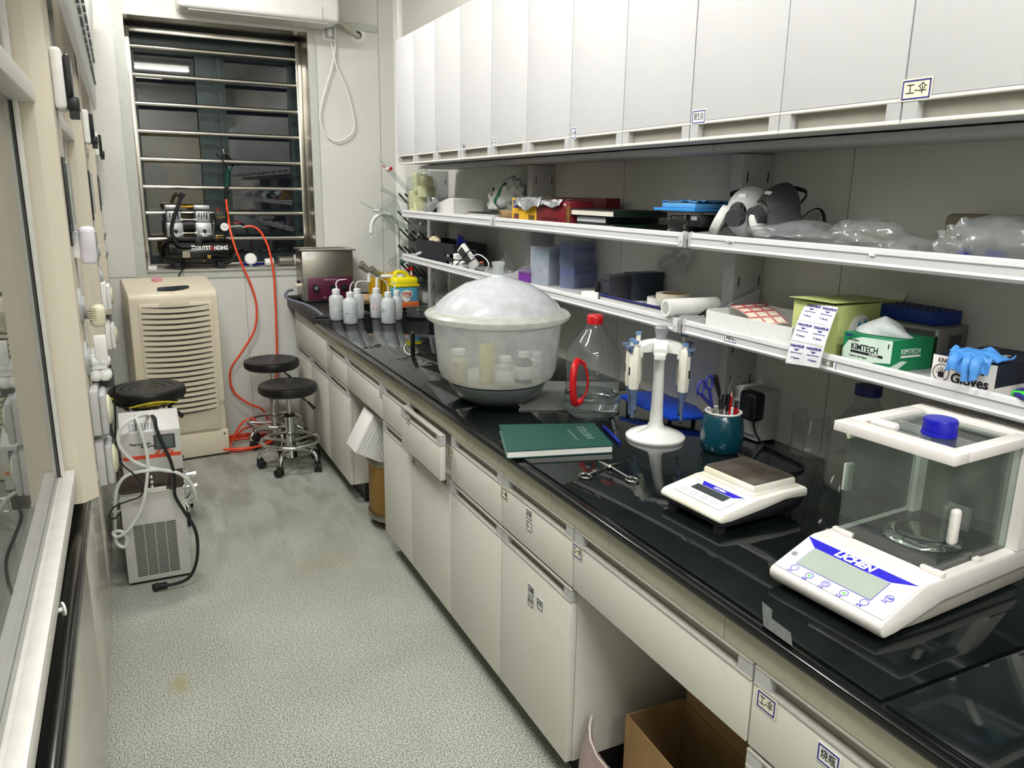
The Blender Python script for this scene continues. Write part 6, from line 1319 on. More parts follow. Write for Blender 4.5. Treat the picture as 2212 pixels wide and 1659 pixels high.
# ================================================================== ON THE SHELVES
def quadbox(name, label, cat, A, B, C, zb, xf, m, group=None, xmax=1.622, bev=0.0, part='box_body'):
    """box whose top has the pixel corners A (left), B (nearest, at x = xf), C (right); returns (thing, origin, corners)"""
    zt = ax(*B, xf).z; quadbox.zt = zt
    a, b_, c = az(*A, zt), az(*B, zt), az(*C, zt)
    # square the corner at b_
    u = (a-b_); v = (c-b_); lu, lv = u.length, v.length; ang = u.angle(v); 
    un = u.normalized(); vn = V((un.y, -un.x, 0)); vn = vn if vn.dot(v) > 0 else -vn
    k = 0.5; vn = (vn*(1-k)+v.normalized()*k).normalized(); un2 = V((-vn.y, vn.x, 0)); un2 = un2 if un2.dot(u) > 0 else -un2
    a2 = b_+un2*lu; c2 = b_+vn*lv; d2 = a2+vn*lv
    sh = max(p.x for p in (a2, b_, c2, d2))-xmax
    if sh > 0: # slide along the view ray direction is not possible on a shelf: shorten the depth instead
        lv2 = max(0.02, lv-sh/max(0.2, vn.x)); c2 = b_+vn*lv2; d2 = a2+vn*lv2
    o = (a2+c2)/2; t = thing(name, label, cat, (o.x, o.y, zb), 0, group); O = V((o.x, o.y, zb))
    pl = [(p.x-O.x, p.y-O.y) for p in (a2, b_, c2, d2)]
    bd = MB().prism(pl, 'z', 0, zt-zb, bev=bev).build(part, m, t)
    f0_ = lambda p: V((p.x-O.x, p.y-O.y, 0)); return t, O, (f0_(a2), f0_(b_), f0_(c2), f0_(d2))
def shelfbox(name, label, cat, pl, pr, xf, dep, h, m, zb, part='box_body', bev=0.001):
    ya_, yb_ = ax(pl, 460, xf).y, ax(pr, 460, xf).y; t = thing(name, label, cat, (xf, (ya_+yb_)/2, zb)); w_ = (ya_-yb_)/2
    MB().box(0, -w_, 0, dep, w_, h, bev).build(part, m, t); t['tmp'] = w_; del t['tmp']; return t, w_
def side_text(t, s, P_, Q_, u, z, size, m, width=None, off=0.0006, **k):
    """writing on the upright face between local points P_ and Q_ (left to right)"""
    r = (Q_-P_); r.z = 0; n = r.normalized().cross(V((0, 0, 1))); o = P_+r*u+n*off; o.z = z
    return text(s, t, frame(o, r, (0, 0, 1)), size, m, width=width, **k)
def side_rect(t, name, P_, Q_, u0, u1, z0, z1, m, off=0.0004, poly=None):
    r = (Q_-P_); r.z = 0; n = r.normalized().cross(V((0, 0, 1))); L_ = r.length
    mx = frame(P_.xy.to_3d()+n*off, r, (0, 0, 1))
    b = MB()
    if poly: b.prism([(u*L_, z) for u, z in poly], 'z', 0, 0.0005)
    else: b.box(u0*L_, z0, 0, u1*L_, z1, 0.0005)
    return b.build(name, m, t, mx)
U = US+0.0005; Lw = LS+0.0005
INK = M['ink']; PB = mat('print_blue', (40, 40, 140), 0.5)
# ---------------- lower shelf, right-hand stretch
# white film roll
p = az(1484, 693, Lw); r_ = 0.0245
t = thing('film_roll', 'white cling film roll poking out over the lip of the lower shelf', 'roll', (1.352, p.y, 1.1725+r_)); p = t.location
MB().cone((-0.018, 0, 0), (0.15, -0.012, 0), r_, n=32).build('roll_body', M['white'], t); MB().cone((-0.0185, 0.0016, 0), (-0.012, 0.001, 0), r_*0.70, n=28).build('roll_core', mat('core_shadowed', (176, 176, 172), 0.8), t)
# white tray
ya, yb3 = ax(1531, 690, 1.375).y, ax(1718, 715, 1.375).y
t = thing('paper_tray', 'white open carton tray holding a red-lined label sheet on the lower shelf', 'tray', (1.45, (ya+yb3)/2, Lw)); h2 = (ya-yb3)/2; tm = mat('tray_white', (226, 227, 224), 0.5, scale=60, stretch=(1, 1, 10))
MB().box(-0.085, -h2, 0, 0.10, h2, 0.003).box(-0.085, -h2, 0.003, -0.081, h2, 0.052).box(0.096, -h2, 0.003, 0.10, h2, 0.06).box(-0.081, h2-0.004, 0.003, 0.096, h2, 0.055).box(-0.081, -h2, 0.003, 0.096, -h2+0.004, 0.055).build('tray_body', tm, t)
T0 = t.location.copy()
t = thing('label_sheet', 'sheet of red-framed blank labels leaning in the white tray', 'label sheet', (T0.x, T0.y, Lw+0.03))
c4 = [ay(x, y, T0.y+dy) for x, y, dy in ((1576, 661, 0.06), (1646, 655, 0.02), (1703, 697, -0.06), (1634, 699, -0.03))]
c4 = [ax(1577, 661, 1.43), ax(1648, 655, 1.545), ax(1703, 698, 1.43), ax(1634, 702, 1.40)]
def bil(u, v): a = c4[0].lerp(c4[1], u); b_ = c4[3].lerp(c4[2], u); q = b_.lerp(a, v); return q
MB().sheet(lambda u, v: tuple(bil(u, v)+V((0, 0, 0.006*math.sin(v*PI)))-t.location), 6, 8, 0.0008).build('sheet', mat('label_sheet_paper', (222, 216, 200), 0.6), t)
b = MB()
for i in range(3):
    for j in range(4):
        q = [bil((i+a_)/3, (j+b_)/4)+V((0, 0, 0.006*math.sin((j+b_)/4*PI)+0.0012))-t.location for a_, b_ in ((0.06, 0.06), (0.94, 0.06), (0.94, 0.94), (0.06, 0.94))]
        b.tube(q, 0.0009, n=4, closed=True)
b.build('red_frame_pattern', mat('label_red', (196, 34, 48), 0.5), t)
for k, (dx, dy) in enumerate(((0.03, -0.09), (0.06, -0.05), (0.02, -0.13))):
    tag(MB().blob((0, 0, 0), (0.022, 0.016, 0.014), 0.15, k+2, sub=2).build('rubber_bulb', mat('beige_rubber', (196, 188, 164), 0.5), None, Matrix.Translation((T0.x+dx-0.03, T0.y+dy, Lw+0.018))), ['beige rubber bulb in the white tray, nearest the label sheet', 'beige rubber bulb at the back of the white tray', 'beige rubber bulb at the right end of the white tray'][k], 'bulb')
# parafilm carton
YG = mat('yellow_green_card', (196, 206, 132), 0.5)
t, O, (A, B_, C, D_) = quadbox('film_carton', 'yellow-green carton with a strip of printed film labels hanging from its front', 'carton', (1738, 646), (1815, 662), (1902, 644), Lw, 1.393, YG, xmax=1.618); zt4 = quadbox.zt; hh = zt4-Lw
n = (C-B_).normalized()
MB().sheet(lambda u, v: tuple(D_.lerp(C, u)+V((0, 0, hh))+V((0.0, 0.0, 1))*(0.028*v)+(B_-C).normalized()*(-0.02*v)), 4, 3, 0.0008).build('carton_flap', M['paper'], t)
MB().sheet(lambda u, v: tuple(A.lerp(B_, u)+(C-B_)*v*0.9+V((0, 0, hh+0.001+0.006*(1-v)))+(B_-C).normalized()*0.014*(1-v)+(A-B_)*0.03*(1-v)), 4, 3, 0.0008).build('carton_lid', YG, t)
r_ = (C-B_); L_ = r_.length; nn = r_.normalized().cross(V((0, 0, 1)))
mxf = frame(B_.xy.to_3d()+nn*0.0005, r_, (0, 0, 1))
cc = MB().lathe([(0.001, 0), (0.040, 0), (0.040, 0.0006), (0.001, 0.0006)], n=48).build('logo_disc', M['paper'], t, mxf @ Matrix.Translation((L_*0.34, 0.052, 0)))
for x, yk in ((-0.006, 0.0), (0.014, 0.004)): MB().prism([(x-0.004, -0.030), (x-0.010, -0.018), (x-0.006, 0.012), (x+0.001, 0.026), (x+0.006, 0.020), (x+0.004, -0.01)], 'z', 0.0006, 0.001).build('logo_shape', mat('logo_cyan', (50, 150, 190), 0.4), cc, Matrix.Translation((0, yk, 0)))
text('PAR', cc, Matrix.Translation((-0.012, -0.004, 0.0012)), 0.022, INK, bold=0.0012, shear=0.2)
text('✽', t, frame(A.lerp(C, 0.42)+V((0, 0, hh+0.0015)), -(A-B_), (C-B_)), 0.045, mat('logo_cyan', (50, 150, 190), 0.4))
text('PARAFILM', t, frame(A.lerp(C, 0.72)+V((0, 0.0, hh+0.0015)), -(A-B_), (C-B_)), 0.014, INK, width=0.055)
# hanging strip
P0, P1 = O+A.lerp(B_, 0.02)+V((0, 0, 0.118))+nn*0, O+A.lerp(B_, 0.98)+V((0, 0, 0.118))
P0 = ax(1743, 652, 1.396); P1 = ax(1811, 664, 1.378)
P2_, P3_ = ax(1697, 784, 1.334), ax(1769, 795, 1.334)
mid0, mid1 = ax(1716, 712, 1.352), ax(1788, 727, 1.345)
def strip(u, v):
    a = P0.lerp(P1, u); m_ = mid0.lerp(mid1, u); c_ = P2_.lerp(P3_, u); w_ = 1-v
    return a*((1-w_)*(1-2*w_)) + m_*(4*w_*(1-w_)) + c_*(w_*(2*w_-1))
t = thing('film_strip', 'strip of printed laboratory film labels hanging over the lower shelf lip', 'film strip', P0); O2 = P0.copy()
MB().sheet(lambda u, v: tuple(strip(u, v)-O2), 4, 12, 0.0007).build('strip_sheet', mat('film_paper', (222, 222, 226), 0.4), t)
for i in range(2):
    for j in range(3):
        vv = (j+0.5)/3; uc = (i+0.5)/2
        c_ = strip(uc, vv); rr = strip(min(1, uc+0.2), vv)-strip(uc-0.2, vv); uu = strip(uc, vv+0.1)-strip(uc, vv-0.1)
        w1 = (strip(1, vv)-strip(0, vv)).length/2; h1_ = (strip(uc, min(1, vv+1/6))-strip(uc, max(0, vv-1/6))).length
        mx = frame(c_-O2, rr, uu); up2 = lambda y: mx @ Matrix.Translation((0, y*h1_, 0.0009))
        text('PARAFILM', t, up2(0.30), 0.0085, PB, bold=0.0001, width=w1*0.82); text('"M"', t, up2(0.13), 0.0065, PB, bold=0.0001, width=w1*0.28)
        text('LABORATORY FILM', t, up2(0.0), 0.003, PB, width=w1*0.7); text('○ Bemis', t, up2(-0.22), 0.0055, PB, width=w1*0.5)
        MB().box(-w1*0.48, -h1_*0.495, 0.0006, w1*0.48, -h1_*0.485, 0.001).build('perforation_line', M['grey'], t, mx)
# wipes box
GN = mat('wipe_green', (28, 128, 82), 0.4)
t, O, (A, B_, C, D_) = quadbox('wipes_box', 'green and white wipes box with a tissue pulled out of its top', 'tissue box', (1829, 715), (1930, 737), (2026, 727), Lw, 1.376, GN, xmax=1.50)
h_ = quadbox.zt-Lw; ks = h_/0.078
side_rect(t, 'pale_front', A, B_, 0, 0, 0, 0, mat('wipe_pale', (206, 226, 212), 0.4), poly=[(0.004, 0.002), (0.0, 0.035*ks), (0.12, 0.06*ks), (0.4, 0.073*ks), (1.0, h_-0.0005), (1.0, 0.022*ks), (0.7, 0.016*ks), (0.4, 0.004*ks)])
side_text(t, 'KIMTECH', A, B_, 0.46, 0.045*ks, 0.019, INK, width=0.068, bold=0.0002, off=0.0012)
side_rect(t, 'black_bar', A, B_, 0.18, 0.84, 0.030*ks, 0.036*ks, INK, 0.0009); side_text(t, 'SCIENCE', A, B_, 0.66, 0.033*ks, 0.006, M['paper'], width=0.022, off=0.0016)
side_text(t, 'Kimwipes', A, B_, 0.22, 0.062*ks, 0.007, INK, width=0.026, off=0.0012); side_text(t, 'Delicate Task Wipers', A, B_, 0.35, 0.022*ks, 0.005, INK, width=0.045, off=0.0012)
side_text(t, '1', A, B_, 0.93, 0.062*ks, 0.012, INK, bold=0.0006, off=0.0012); side_rect(t, 'brand_oval', A, B_, 0.05, 0.18, h_-0.006, h_-0.003, PB, 0.0011)
side_text(t, 'KIMTECH', B_, C, 0.45, 0.048*ks, 0.016, M['paper'], width=0.055, off=0.0008); side_rect(t, 'white_bar', B_, C, 0.22, 0.70, 0.034*ks, 0.039*ks, M['paper']); side_rect(t, 'pale_corner', B_, C, 0, 0, 0, 0, mat('wipe_pale', (206, 226, 212), 0.4), poly=[(0.0, 0.0), (0.0, 0.012), (0.25, 0.022), (0.4, 0.020), (0.1, 0.0)])
cpt = (A+C)/2+V((0, 0, h_))
MB().lathe([(0.001, 0), (0.035, 0), (0.035, 0.0008), (0.001, 0.0008)], n=32, mx=Matrix.Translation(cpt) @ Matrix.Diagonal((1, 0.55, 1, 1))).build('dispensing_slot', M['dgrey'], t)
t2 = thing('tissue', 'white tissue rising from the slot of the green wipes box', 'tissue', O+cpt+V((-0.01, 0.005, 0.001)))
def tis(u, v):
    a_ = u*2*PI; r = 0.046*(1-v**1.8)+0.002+0.006*math.sin(a_*3+v*4)*(1-v); return (r*math.cos(a_)*0.8, r*math.sin(a_)*1.25, 0.036*v+0.008*math.sin(a_*2+1)*(1-v)*v*2+0.001)
MB().sheet(tis, 40, 10, 0.0008).build('tissue_sheet', thin_glass('tissue_white', haze=0.8, rough=0.5, hazecol=(232, 236, 236)), t2)
# grey instrument with blue rack on top
GI = mat('instrument_grey', (120, 119, 112), 0.45)
t, O, (A, B_, C, D_) = quadbox('metal_case', 'grey metal case with a dark front, under the blue tube rack', 'case', (1882, 689), (2032, 712), (2110, 699), Lw, 1.508, GI, bev=0.002, xmax=1.624); ztg = quadbox.zt
side_rect(t, 'dark_front', A, B_, 0.02, 0.93, 0.006, ztg-Lw-0.006, M['dgrey'], 0.0006); side_rect(t, 'front_edge', A, B_, 0.945, 0.985, 0.0, ztg-Lw-0.001, M['steel'], 0.001)
side_rect(t, 'side_recess', B_, C, 0.35, 0.78, 0.035, 0.065, M['dgrey'], 0.0004)
zr = ztg+0.001
t, O, (A, B_, C, D_) = quadbox('tube_rack', 'dark blue tube rack lying on the grey metal case', 'rack', (1912, 654), (2018, 675), (2085, 668), zr, 1.528, mat('rack_blue', (16, 48, 130), 0.45), bev=0.0015, part='rack_body', xmax=1.624)
b = MB()
for i in range(9):
    for j in range(4):
        c_ = A.lerp(B_, (i+0.6)/9.5)+(C-B_)*((j+0.6)/4.3)+V((0, 0, quadbox.zt-zr)); b.cone(c_, c_+V((0, 0, 0.0008)), 0.0048, n=10)
b.build('hole_pattern', mat('rack_blue_dark', (8, 22, 66), 0.6), t)
# gloves box and glove
t, O, (A, B_, C, D_) = quadbox('gloves_box', 'white and navy box of disposable gloves at the right end of the lower shelf', 'glove box', (2023, 763), (2156, 790), (2262, 768), Lw, 1.372, mat('box_navy', (22, 26, 44), 0.45), xmax=1.61); ztv = quadbox.zt; gh = ztv-Lw; gk = gh/0.074
side_rect(t, 'white_front', A, B_, 0.0, 1.0, 0.0, gh-0.0005, mat('box_white', (230, 226, 220), 0.45), 0.0003)
side_rect(t, 'white_base', B_, C, 0.0, 1.0, 0.0, 0.018, mat('box_white', (230, 226, 220), 0.45), 0.0003)
side_text(t, 'KINGFA', A, B_, 0.22, 0.062*gk, 0.013, INK, width=0.030, off=0.0012); side_text(t, 'Gloves', A, B_, 0.62, 0.026*gk, 0.026, INK, width=0.070, bold=0.0006, off=0.0012); side_text(t, 'Disposable Nitrile', A, B_, 0.58, 0.048*gk, 0.008, INK, width=0.06, off=0.0012)
r_ = (B_-A); mxf = frame(A.xy.to_3d()+r_.normalized().cross(V((0, 0, 1)))*0.001, r_, (0, 0, 1)) @ Matrix.Translation((r_.length*0.16, 0.034*gk, 0))
k = MB().tube([(0.0155*math.cos(j*PI/16), 0.0155*math.sin(j*PI/16), 0) for j in range(32)], 0.0007, n=6, closed=True).build('hand_ring', INK, t, mxf)
hb = MB().box(-0.005, -0.009, 0, 0.0055, 0.001, 0.0006, 0)
for x0, y0_, x1, y1_, w_ in ((-0.004, 0, -0.0075, 0.008, 0.0011), (-0.0015, 0, -0.0025, 0.0115, 0.0012), (0.0012, 0, 0.0022, 0.011, 0.0012), (0.004, 0, 0.007, 0.0075, 0.0011), (-0.0045, -0.004, -0.0105, 0.0015, 0.0013)): hb.tube([(x0, y0_, 0.0003), (x1, y1_, 0.0003)], w_, n=6, flat=0.3)
hb.build('hand_mark', INK, k)
text('CE 2575', t, frame(B_.lerp(C, 0.45)+(A-B_)*0.35+V((0, 0, gh+0.0006)), (C-B_), (A-B_)), 0.014, M['paper'], width=0.06)
text('GLOVES', t, frame(B_.lerp(C, 0.75)+(A-B_)*0.75+V((0, 0, gh+0.0006)), (C-B_), (A-B_)), 0.016, M['grey'], width=0.07)
cg = az(2112, 770, ztv+0.008); cg.z = ztv-0.001
t = thing('nitrile_glove', 'crumpled blue nitrile glove draped over the gloves box', 'glove', cg)
def glv(u, v):
    x = (v-0.45)*0.085; y = (0.5-u)*0.080; zz = 0.012+0.012*noise.noise(V((u*4, v*4, 2)))+0.006*math.sin(u*8+v*5)
    if v < 0.22: zz -= (0.22-v)*0.16; x += (0.22-v)*0.05
    return (x, y, zz)
gm = mat('nitrile_blue', (74, 142, 214), 0.45)
gb = MB().sheet(glv, 26, 22, 0.0025).blob((0.0, 0.01, 0.008), (0.03, 0.034, 0.013), 0.25, 9, sub=3)
for k, (y0_, ln) in enumerate(((-0.026, 0.030), (-0.010, 0.038), (0.014, 0.016))): gb.tube([(-0.030, y0_, 0.012), (-0.046, y0_-0.002, 0.004), (-0.050, y0_-0.004, -ln*0.8)], [0.009, 0.0085, 0.006], n=8, sm=3, flat=0.5)
gb.build('glove_body', gm, t)
# bowl at the right edge
p = az(2212, 838, Lw+0.01)
t = thing('blue_rimmed_bowl', 'blue-rimmed bowl with a green thing inside, cut off by the right edge', 'bowl', (1.405, p.y-0.095, Lw)); 
MB().lathe([(0.001, 0), (0.045, 0.0), (0.062, 0.018), (0.058, 0.018), (0.043, 0.004), (0.001, 0.004)], n=44).build('bowl', mat('pale_bowl', (196, 200, 206), 0.4), t); MB().lathe([(0.0605, 0.016), (0.067, 0.018), (0.067, 0.022), (0.0575, 0.022), (0.057, 0.018)], n=44, open_=True).build('bowl_rim', M['blueink'], t)
tag(MB().box(-0.03, -0.006, 0, 0.03, 0.006, 0.012, 0.003).build('green_clip', mat('lime_green', (60, 200, 60), 0.4), None, Matrix.Translation((1.385, p.y-0.06, Lw+0.012)) @ Matrix.Rotation(-0.9, 4, 'Z')), 'lime green clip lying in the blue-rimmed bowl', 'clip')
t = thing('small_bottle', 'small clear-capped bottle standing in the blue-rimmed bowl at the photo edge', 'bottle', (1.41, p.y-0.075, Lw+0.006)); MB().cone((0, 0, 0), (0, 0, 0.05), 0.013).build('bottle', M['frost'], t); MB().cone((0, 0, 0.05), (0, 0, 0.07), 0.014).build('cap', M['white'], t)
# ---------------- lower shelf, middle stretch
# blue-rimmed tray and tapes
ya, yb3 = ax(1296, 646, 1.375).y, ax(1470, 682, 1.375).y
t = thing('shallow_tray', 'pale shallow tray with a dark blue rim on the lower shelf', 'tray', (1.47, (ya+yb3)/2, Lw)); h2 = (ya-yb3)/2
MB().box(-0.095, -h2, 0, 0.13, h2, 0.003).box(-0.095, -h2, 0.003, -0.091, h2, 0.026).box(0.126, -h2, 0.003, 0.13, h2, 0.026).box(-0.091, h2-0.004, 0.003, 0.126, h2, 0.026).box(-0.091, -h2, 0.003, 0.126, -h2+0.004, 0.026).build('tray_body', mat('pale_tray', (206, 208, 204), 0.4), t)
MB().tube([(-0.095, -h2, 0.027), (0.13, -h2, 0.027), (0.13, h2, 0.027), (-0.095, h2, 0.027)], 0.0045, closed=True).build('tray_rim', mat('tray_rim_blue', (24, 26, 92), 0.4), t)
TY = t.location.copy()
TC = mat('cream_tape', (204, 198, 180), 0.45)
for k, (dx, dy, z_, R1, lb) in enumerate(((0.03, -0.16, 0.03, 0.056, 'wide roll of cream tape lying on the blue-rimmed tray'), (-0.02, -0.10, 0.005, 0.045, 'roll of white tape in the tray under the wider one'))):
    pt = az(*((1456, 642), (1428, 650))[k], Lw+z_+0.01); t = thing('tape_roll', lb, 'tape', (pt.x, pt.y, Lw+z_)); MB().lathe([(R1-0.018, 0), (R1, 0), (R1, 0.022), (R1-0.018, 0.022), (R1-0.018, 0)], n=44, open_=True).build('tape', TC if k == 0 else M['white'], t); MB().lathe([(R1-0.021, 0.0005), (R1-0.018, 0.0), (R1-0.018, 0.0222), (R1-0.021, 0.0218), (R1-0.021, 0.0005)], n=44, open_=True).build('tape_core', M['card'], t)
tag(MB().box(-0.03, -0.045, 0, 0.03, 0.045, 0.006).box(-0.03, -0.045, 0.006, 0.0, 0.0, 0.0065, mi=1).box(0.0, 0.0, 0.006, 0.03, 0.03, 0.0066, mi=2).build('leaflet', [M['paper'], PB, mat('bright_yellow', (240, 226, 30), 0.35)], None, Matrix.Translation((TY.x-0.04, TY.y+0.14, Lw+0.006)) @ Matrix.Rotation(0.5, 4, 'Z')), 'folded white leaflet with blue and yellow print at the left end of the tray', 'leaflet')
t = thing('black_case', 'flat black case at the back of the lower shelf beside the tape roll', 'case', (1.50, ax(1530, 648, 1.45).y, Lw)); MB().box(-0.06, -0.075, 0, 0.07, 0.075, 0.03, 0.004).build('case_body', M['black'], t); MB().box(-0.055, -0.07, 0.03, 0.065, 0.07, 0.036, 0.003).build('case_lid', M['dgrey'], t)
for i_, (Ap, Bp, Cp, z_, lb, mm) in enumerate((((1300, 593), (1317, 597), (1368, 593), 1.40, 'dark plastic pipette tip box with a latch, left of the pair on the lower shelf', mat('charcoal_box', (50, 50, 58), 0.4)), ((1352, 588), (1372, 592), (1427, 588), 1.49, 'dark blue-grey plastic box, right of the pair on the lower shelf', mat('slate_box', (44, 54, 66), 0.4)))):
    t, O, (A, B_, C, D_) = quadbox('tip_box', lb, 'tip box', Ap, Bp, Cp, Lw, z_, mm, bev=0.003, xmax=1.615); z_ = quadbox.zt-Lw
    MB().prism([(p.x*1.03, p.y*1.03) for p in (A, B_, C, D_)], 'z', z_-0.018, z_+0.001, bev=0.002).build('box_lid', mm, t)
    if i_ == 0: MB().box(A.x-0.012, A.y-0.01, 0.03, A.x+0.004, A.y+0.006, 0.065, 0.002).build('latch', M['black'], t)
t = thing('white_carton', 'low white carton in front of the dark tip boxes', 'carton', (1.43, ax(1278, 632, 1.40).y, Lw)); MB().box(-0.04, -0.05, 0, 0.05, 0.05, 0.022, 0.001).build('carton_body', M['paper'], t)
# translucent boxes
t, O, (A, B_, C, D_) = quadbox('tip_box', 'tall translucent tip box with a teal band on the lower shelf', 'tip box', (1149, 531), (1186, 534), (1240, 530), Lw, 1.44, thin_glass('translucent_pp', (222, 228, 234), haze=0.7, rough=0.3, hazecol=(214, 222, 232)), part='box_body')
MB().prism([(p.x*0.93, p.y*0.93) for p in (A, B_, C, D_)], 'z', 0.10, 0.128).build('tip_tray', mat('teal_tray', (50, 130, 150), 0.4), t)
MB().prism([(p.x*0.93, p.y*0.93) for p in (A, B_, C, D_)], 'z', 0.002, 0.098).build('tip_rack', thin_glass('milky_inner', haze=0.75, rough=0.3, hazecol=(206, 210, 216)), t)
TB = thin_glass('bluish_pp', (214, 222, 240), haze=0.5, rough=0.3, hazecol=(168, 180, 212))
t, O, (A, B_, C, D_) = quadbox('tip_box', 'lower of the two stacked tip boxes with a blue tray', 'tip box', (1212, 574), (1240, 577), (1292, 571), Lw, 1.485, TB, xmax=1.618)
pl = [(p.x*0.95, p.y*0.95) for p in (A, B_, C, D_)]; MB().prism(pl, 'z', 0.052, 0.064).build('tip_tray', mat('tray_blue', (34, 50, 170), 0.4), t)
tag(t, group=None)
t, O, (A, B_, C, D_) = quadbox('tip_box', 'upper of the two stacked tip boxes with a blue tray', 'tip box', (1212, 522), (1240, 524), (1292, 519), quadbox.zt+0.001, 1.485, TB, xmax=1.618)
pl = [(p.x*0.95, p.y*0.95) for p in (A, B_, C, D_)]; MB().prism(pl, 'z', 0.052, 0.064).build('tip_tray', mat('tray_blue', (34, 50, 170), 0.4), t)
t, O, (A, B_, C, D_) = quadbox('storage_box', 'small purple storage box with a clear lid beside the tall translucent box', 'box', (1128, 588), (1144, 591), (1172, 585), Lw, 1.40, mat('purple_pp', (112, 50, 140), 0.35), xmax=1.58)
MB().prism([(p.x*1.04, p.y*1.04) for p in (A, B_, C, D_)], 'z', quadbox.zt-Lw+0.0005, quadbox.zt-Lw+0.015, bev=0.002).build('box_lid', thin_glass('lilac_lid', haze=0.6, hazecol=(170, 150, 190)), t)
# zip bag hanging from the upper shelf
c4z = [ax(1440, 545, 1.50), ax(1502, 542, 1.50), ax(1488, 596, 1.50), ax(1422, 576, 1.50)]
t = thing('zip_bag', 'clear zip bag hanging on the wall under the upper shelf', 'bag', c4z[0]+V((0.11, 0, 0)))
c4z = [V((1.612, ax(x, y, 1.612).y, ax(x, y, 1.612).z)) for x, y in ((1440, 540), (1502, 538), (1488, 598), (1422, 578))]; t.location = c4z[0]
MB().sheet(lambda u, v: tuple(c4z[3].lerp(c4z[2], u).lerp(c4z[0].lerp(c4z[1], u), v)+V((-0.006-0.008*math.sin(u*7)*math.sin(v*5), 0, 0))-c4z[0]), 14, 12, 0.0008).build('bag_film', thin_glass('bag_film', haze=0.34, rough=0.12), t)
# ---------------- lower shelf, window end
t = thing('meter_box', 'white handheld meter with a dark screen leaning at the back of the lower shelf', 'meter', (1.43, ax(1032, 560, 1.43).y, Lw))
mx = Matrix.Rotation(-0.55, 4, 'X') @ Matrix.Rotation(-0.45, 4, 'Y')
MB().box(-0.012, -0.032, 0.012, 0.012, 0.032, 0.135, 0.006).build('meter_body', M['white'], t, mx); MB().box(-0.0135, -0.025, 0.05, -0.011, 0.025, 0.125).build('meter_screen', M['dgrey'], t, mx)
for k, (dy, z_, lb) in enumerate(((0.10, 0.0, 'lower white device with grey markings lying on the lower shelf'), (0.14, 0.034, 'white device with a label stacked at the left on the lower shelf'))):
    t = thing('white_device', lb, 'device', (1.42, ax(1010, 575, 1.42).y+dy, Lw+z_)); MB().box(-0.035, -0.09+0.02*k, 0, 0.035, 0.09-0.02*k, 0.03, 0.008, seg=3).build('device_body', M['white'], t)
    MB().box(-0.036, 0.0, 0.008, -0.0348, 0.04, 0.02).build('device_label', M['grey'], t)
q = [ax(x, y, 1.38) for x, y in ((985, 572), (998, 560), (1012, 543), (1025, 541), (1030, 553), (1015, 565), (1000, 570))]
for v in q: v.z = max(v.z, Lw+0.004)
tag(MB().tube(q, 0.0028, sm=5).build('black_lead', M['rubber'], loc=q[0]), 'black lead looping over the white devices on the lower shelf', 'cable')
q = [ax(x, y, 1.375) for x, y in ((1020, 553), (1035, 550), (1050, 560), (1056, 572), (1050, 585))]
for v in q: v.z = max(v.z, Lw+0.022)
tag(MB().tube(q, 0.0025, sm=5).build('white_lead', M['white'], loc=q[0]), 'white lead hanging over the shelf lip from the handheld meter', 'cable')
p = az(1092, 592, Lw)
t = thing('separating_flask', 'round glass flask with a white and red stopcock on the lower shelf', 'flask', (1.43, ax(1092, 580, 1.43).y, Lw)); MB().lathe([(0.001, 0), (0.02, 0.003), (0.036, 0.02), (0.040, 0.04), (0.034, 0.06), (0.018, 0.074), (0.008, 0.08), (0.008, 0.11)], n=40, open_=True).build('glass_body', M['gware'], t, Matrix.Translation((0, 0, 0.002)))
MB().cone((-0.045, 0.01, 0.052), (-0.052, -0.035, 0.030), 0.009).cone((-0.052, -0.035, 0.030), (-0.053, -0.041, 0.027), 0.0115).build('stopcock', M['white'], t); MB().cone((-0.044, 0.018, 0.056), (-0.045, 0.005, 0.050), 0.0095).build('stopcock_collar', M['red'], t)
t = thing('glass_valve', 'small glass valve with an orange collar standing on the shelf lip behind the desiccator knob', 'valve', (1.362, ax(1040, 590, 1.362).y, Lw)); MB().lathe([(0.011, 0), (0.012, 0.03), (0.008, 0.036), (0.012, 0.042), (0.012, 0.052)], n=24, open_=True).build('glass_body', M['gware'], t); MB().cone((0, 0, 0.052), (0, 0, 0.058), 0.009).build('collar', mat('amber_ring', (200, 110, 50), 0.4), t)
ya = ax(903, 540, 1.40).y; yb3 = ax(982, 560, 1.40).y
t = thing('black_bin', 'black open bin with a blue funnel at the window end of the lower shelf', 'bin', (1.46, (ya+yb3)/2-0.02, Lw)); h2 = (ya-yb3)/2
MB().box(-0.075, -h2, 0, 0.10, h2, 0.004).box(-0.075, -h2, 0.004, -0.071, h2, 0.105).box(0.096, -h2, 0.004, 0.10, h2, 0.105).box(-0.071, h2-0.004, 0.004, 0.096, h2, 0.105).box(-0.071, -h2, 0.004, 0.096, -h2+0.004, 0.105).build('bin_body', mat('navy_black_card', (22, 22, 32), 0.5), t); BN = t.location.copy()
t = thing('blue_funnel', 'dark blue funnel sticking out of the black bin', 'funnel', (BN.x-0.01, BN.y-h2+0.035, Lw+0.125)); hd = Matrix.Rotation(0.9, 4, 'Y') @ Matrix.Rotation(PI, 4, 'X')
MB().lathe([(0.033, 0.0), (0.035, 0.002), (0.030, 0.014), (0.006, 0.034), (0.005, 0.07), (0.004, 0.07), (0.005, 0.033), (0.028, 0.013), (0.033, 0.0)], n=36, mx=hd, open_=True).build('funnel', mat('funnel_blue', (20, 24, 110), 0.3), t)
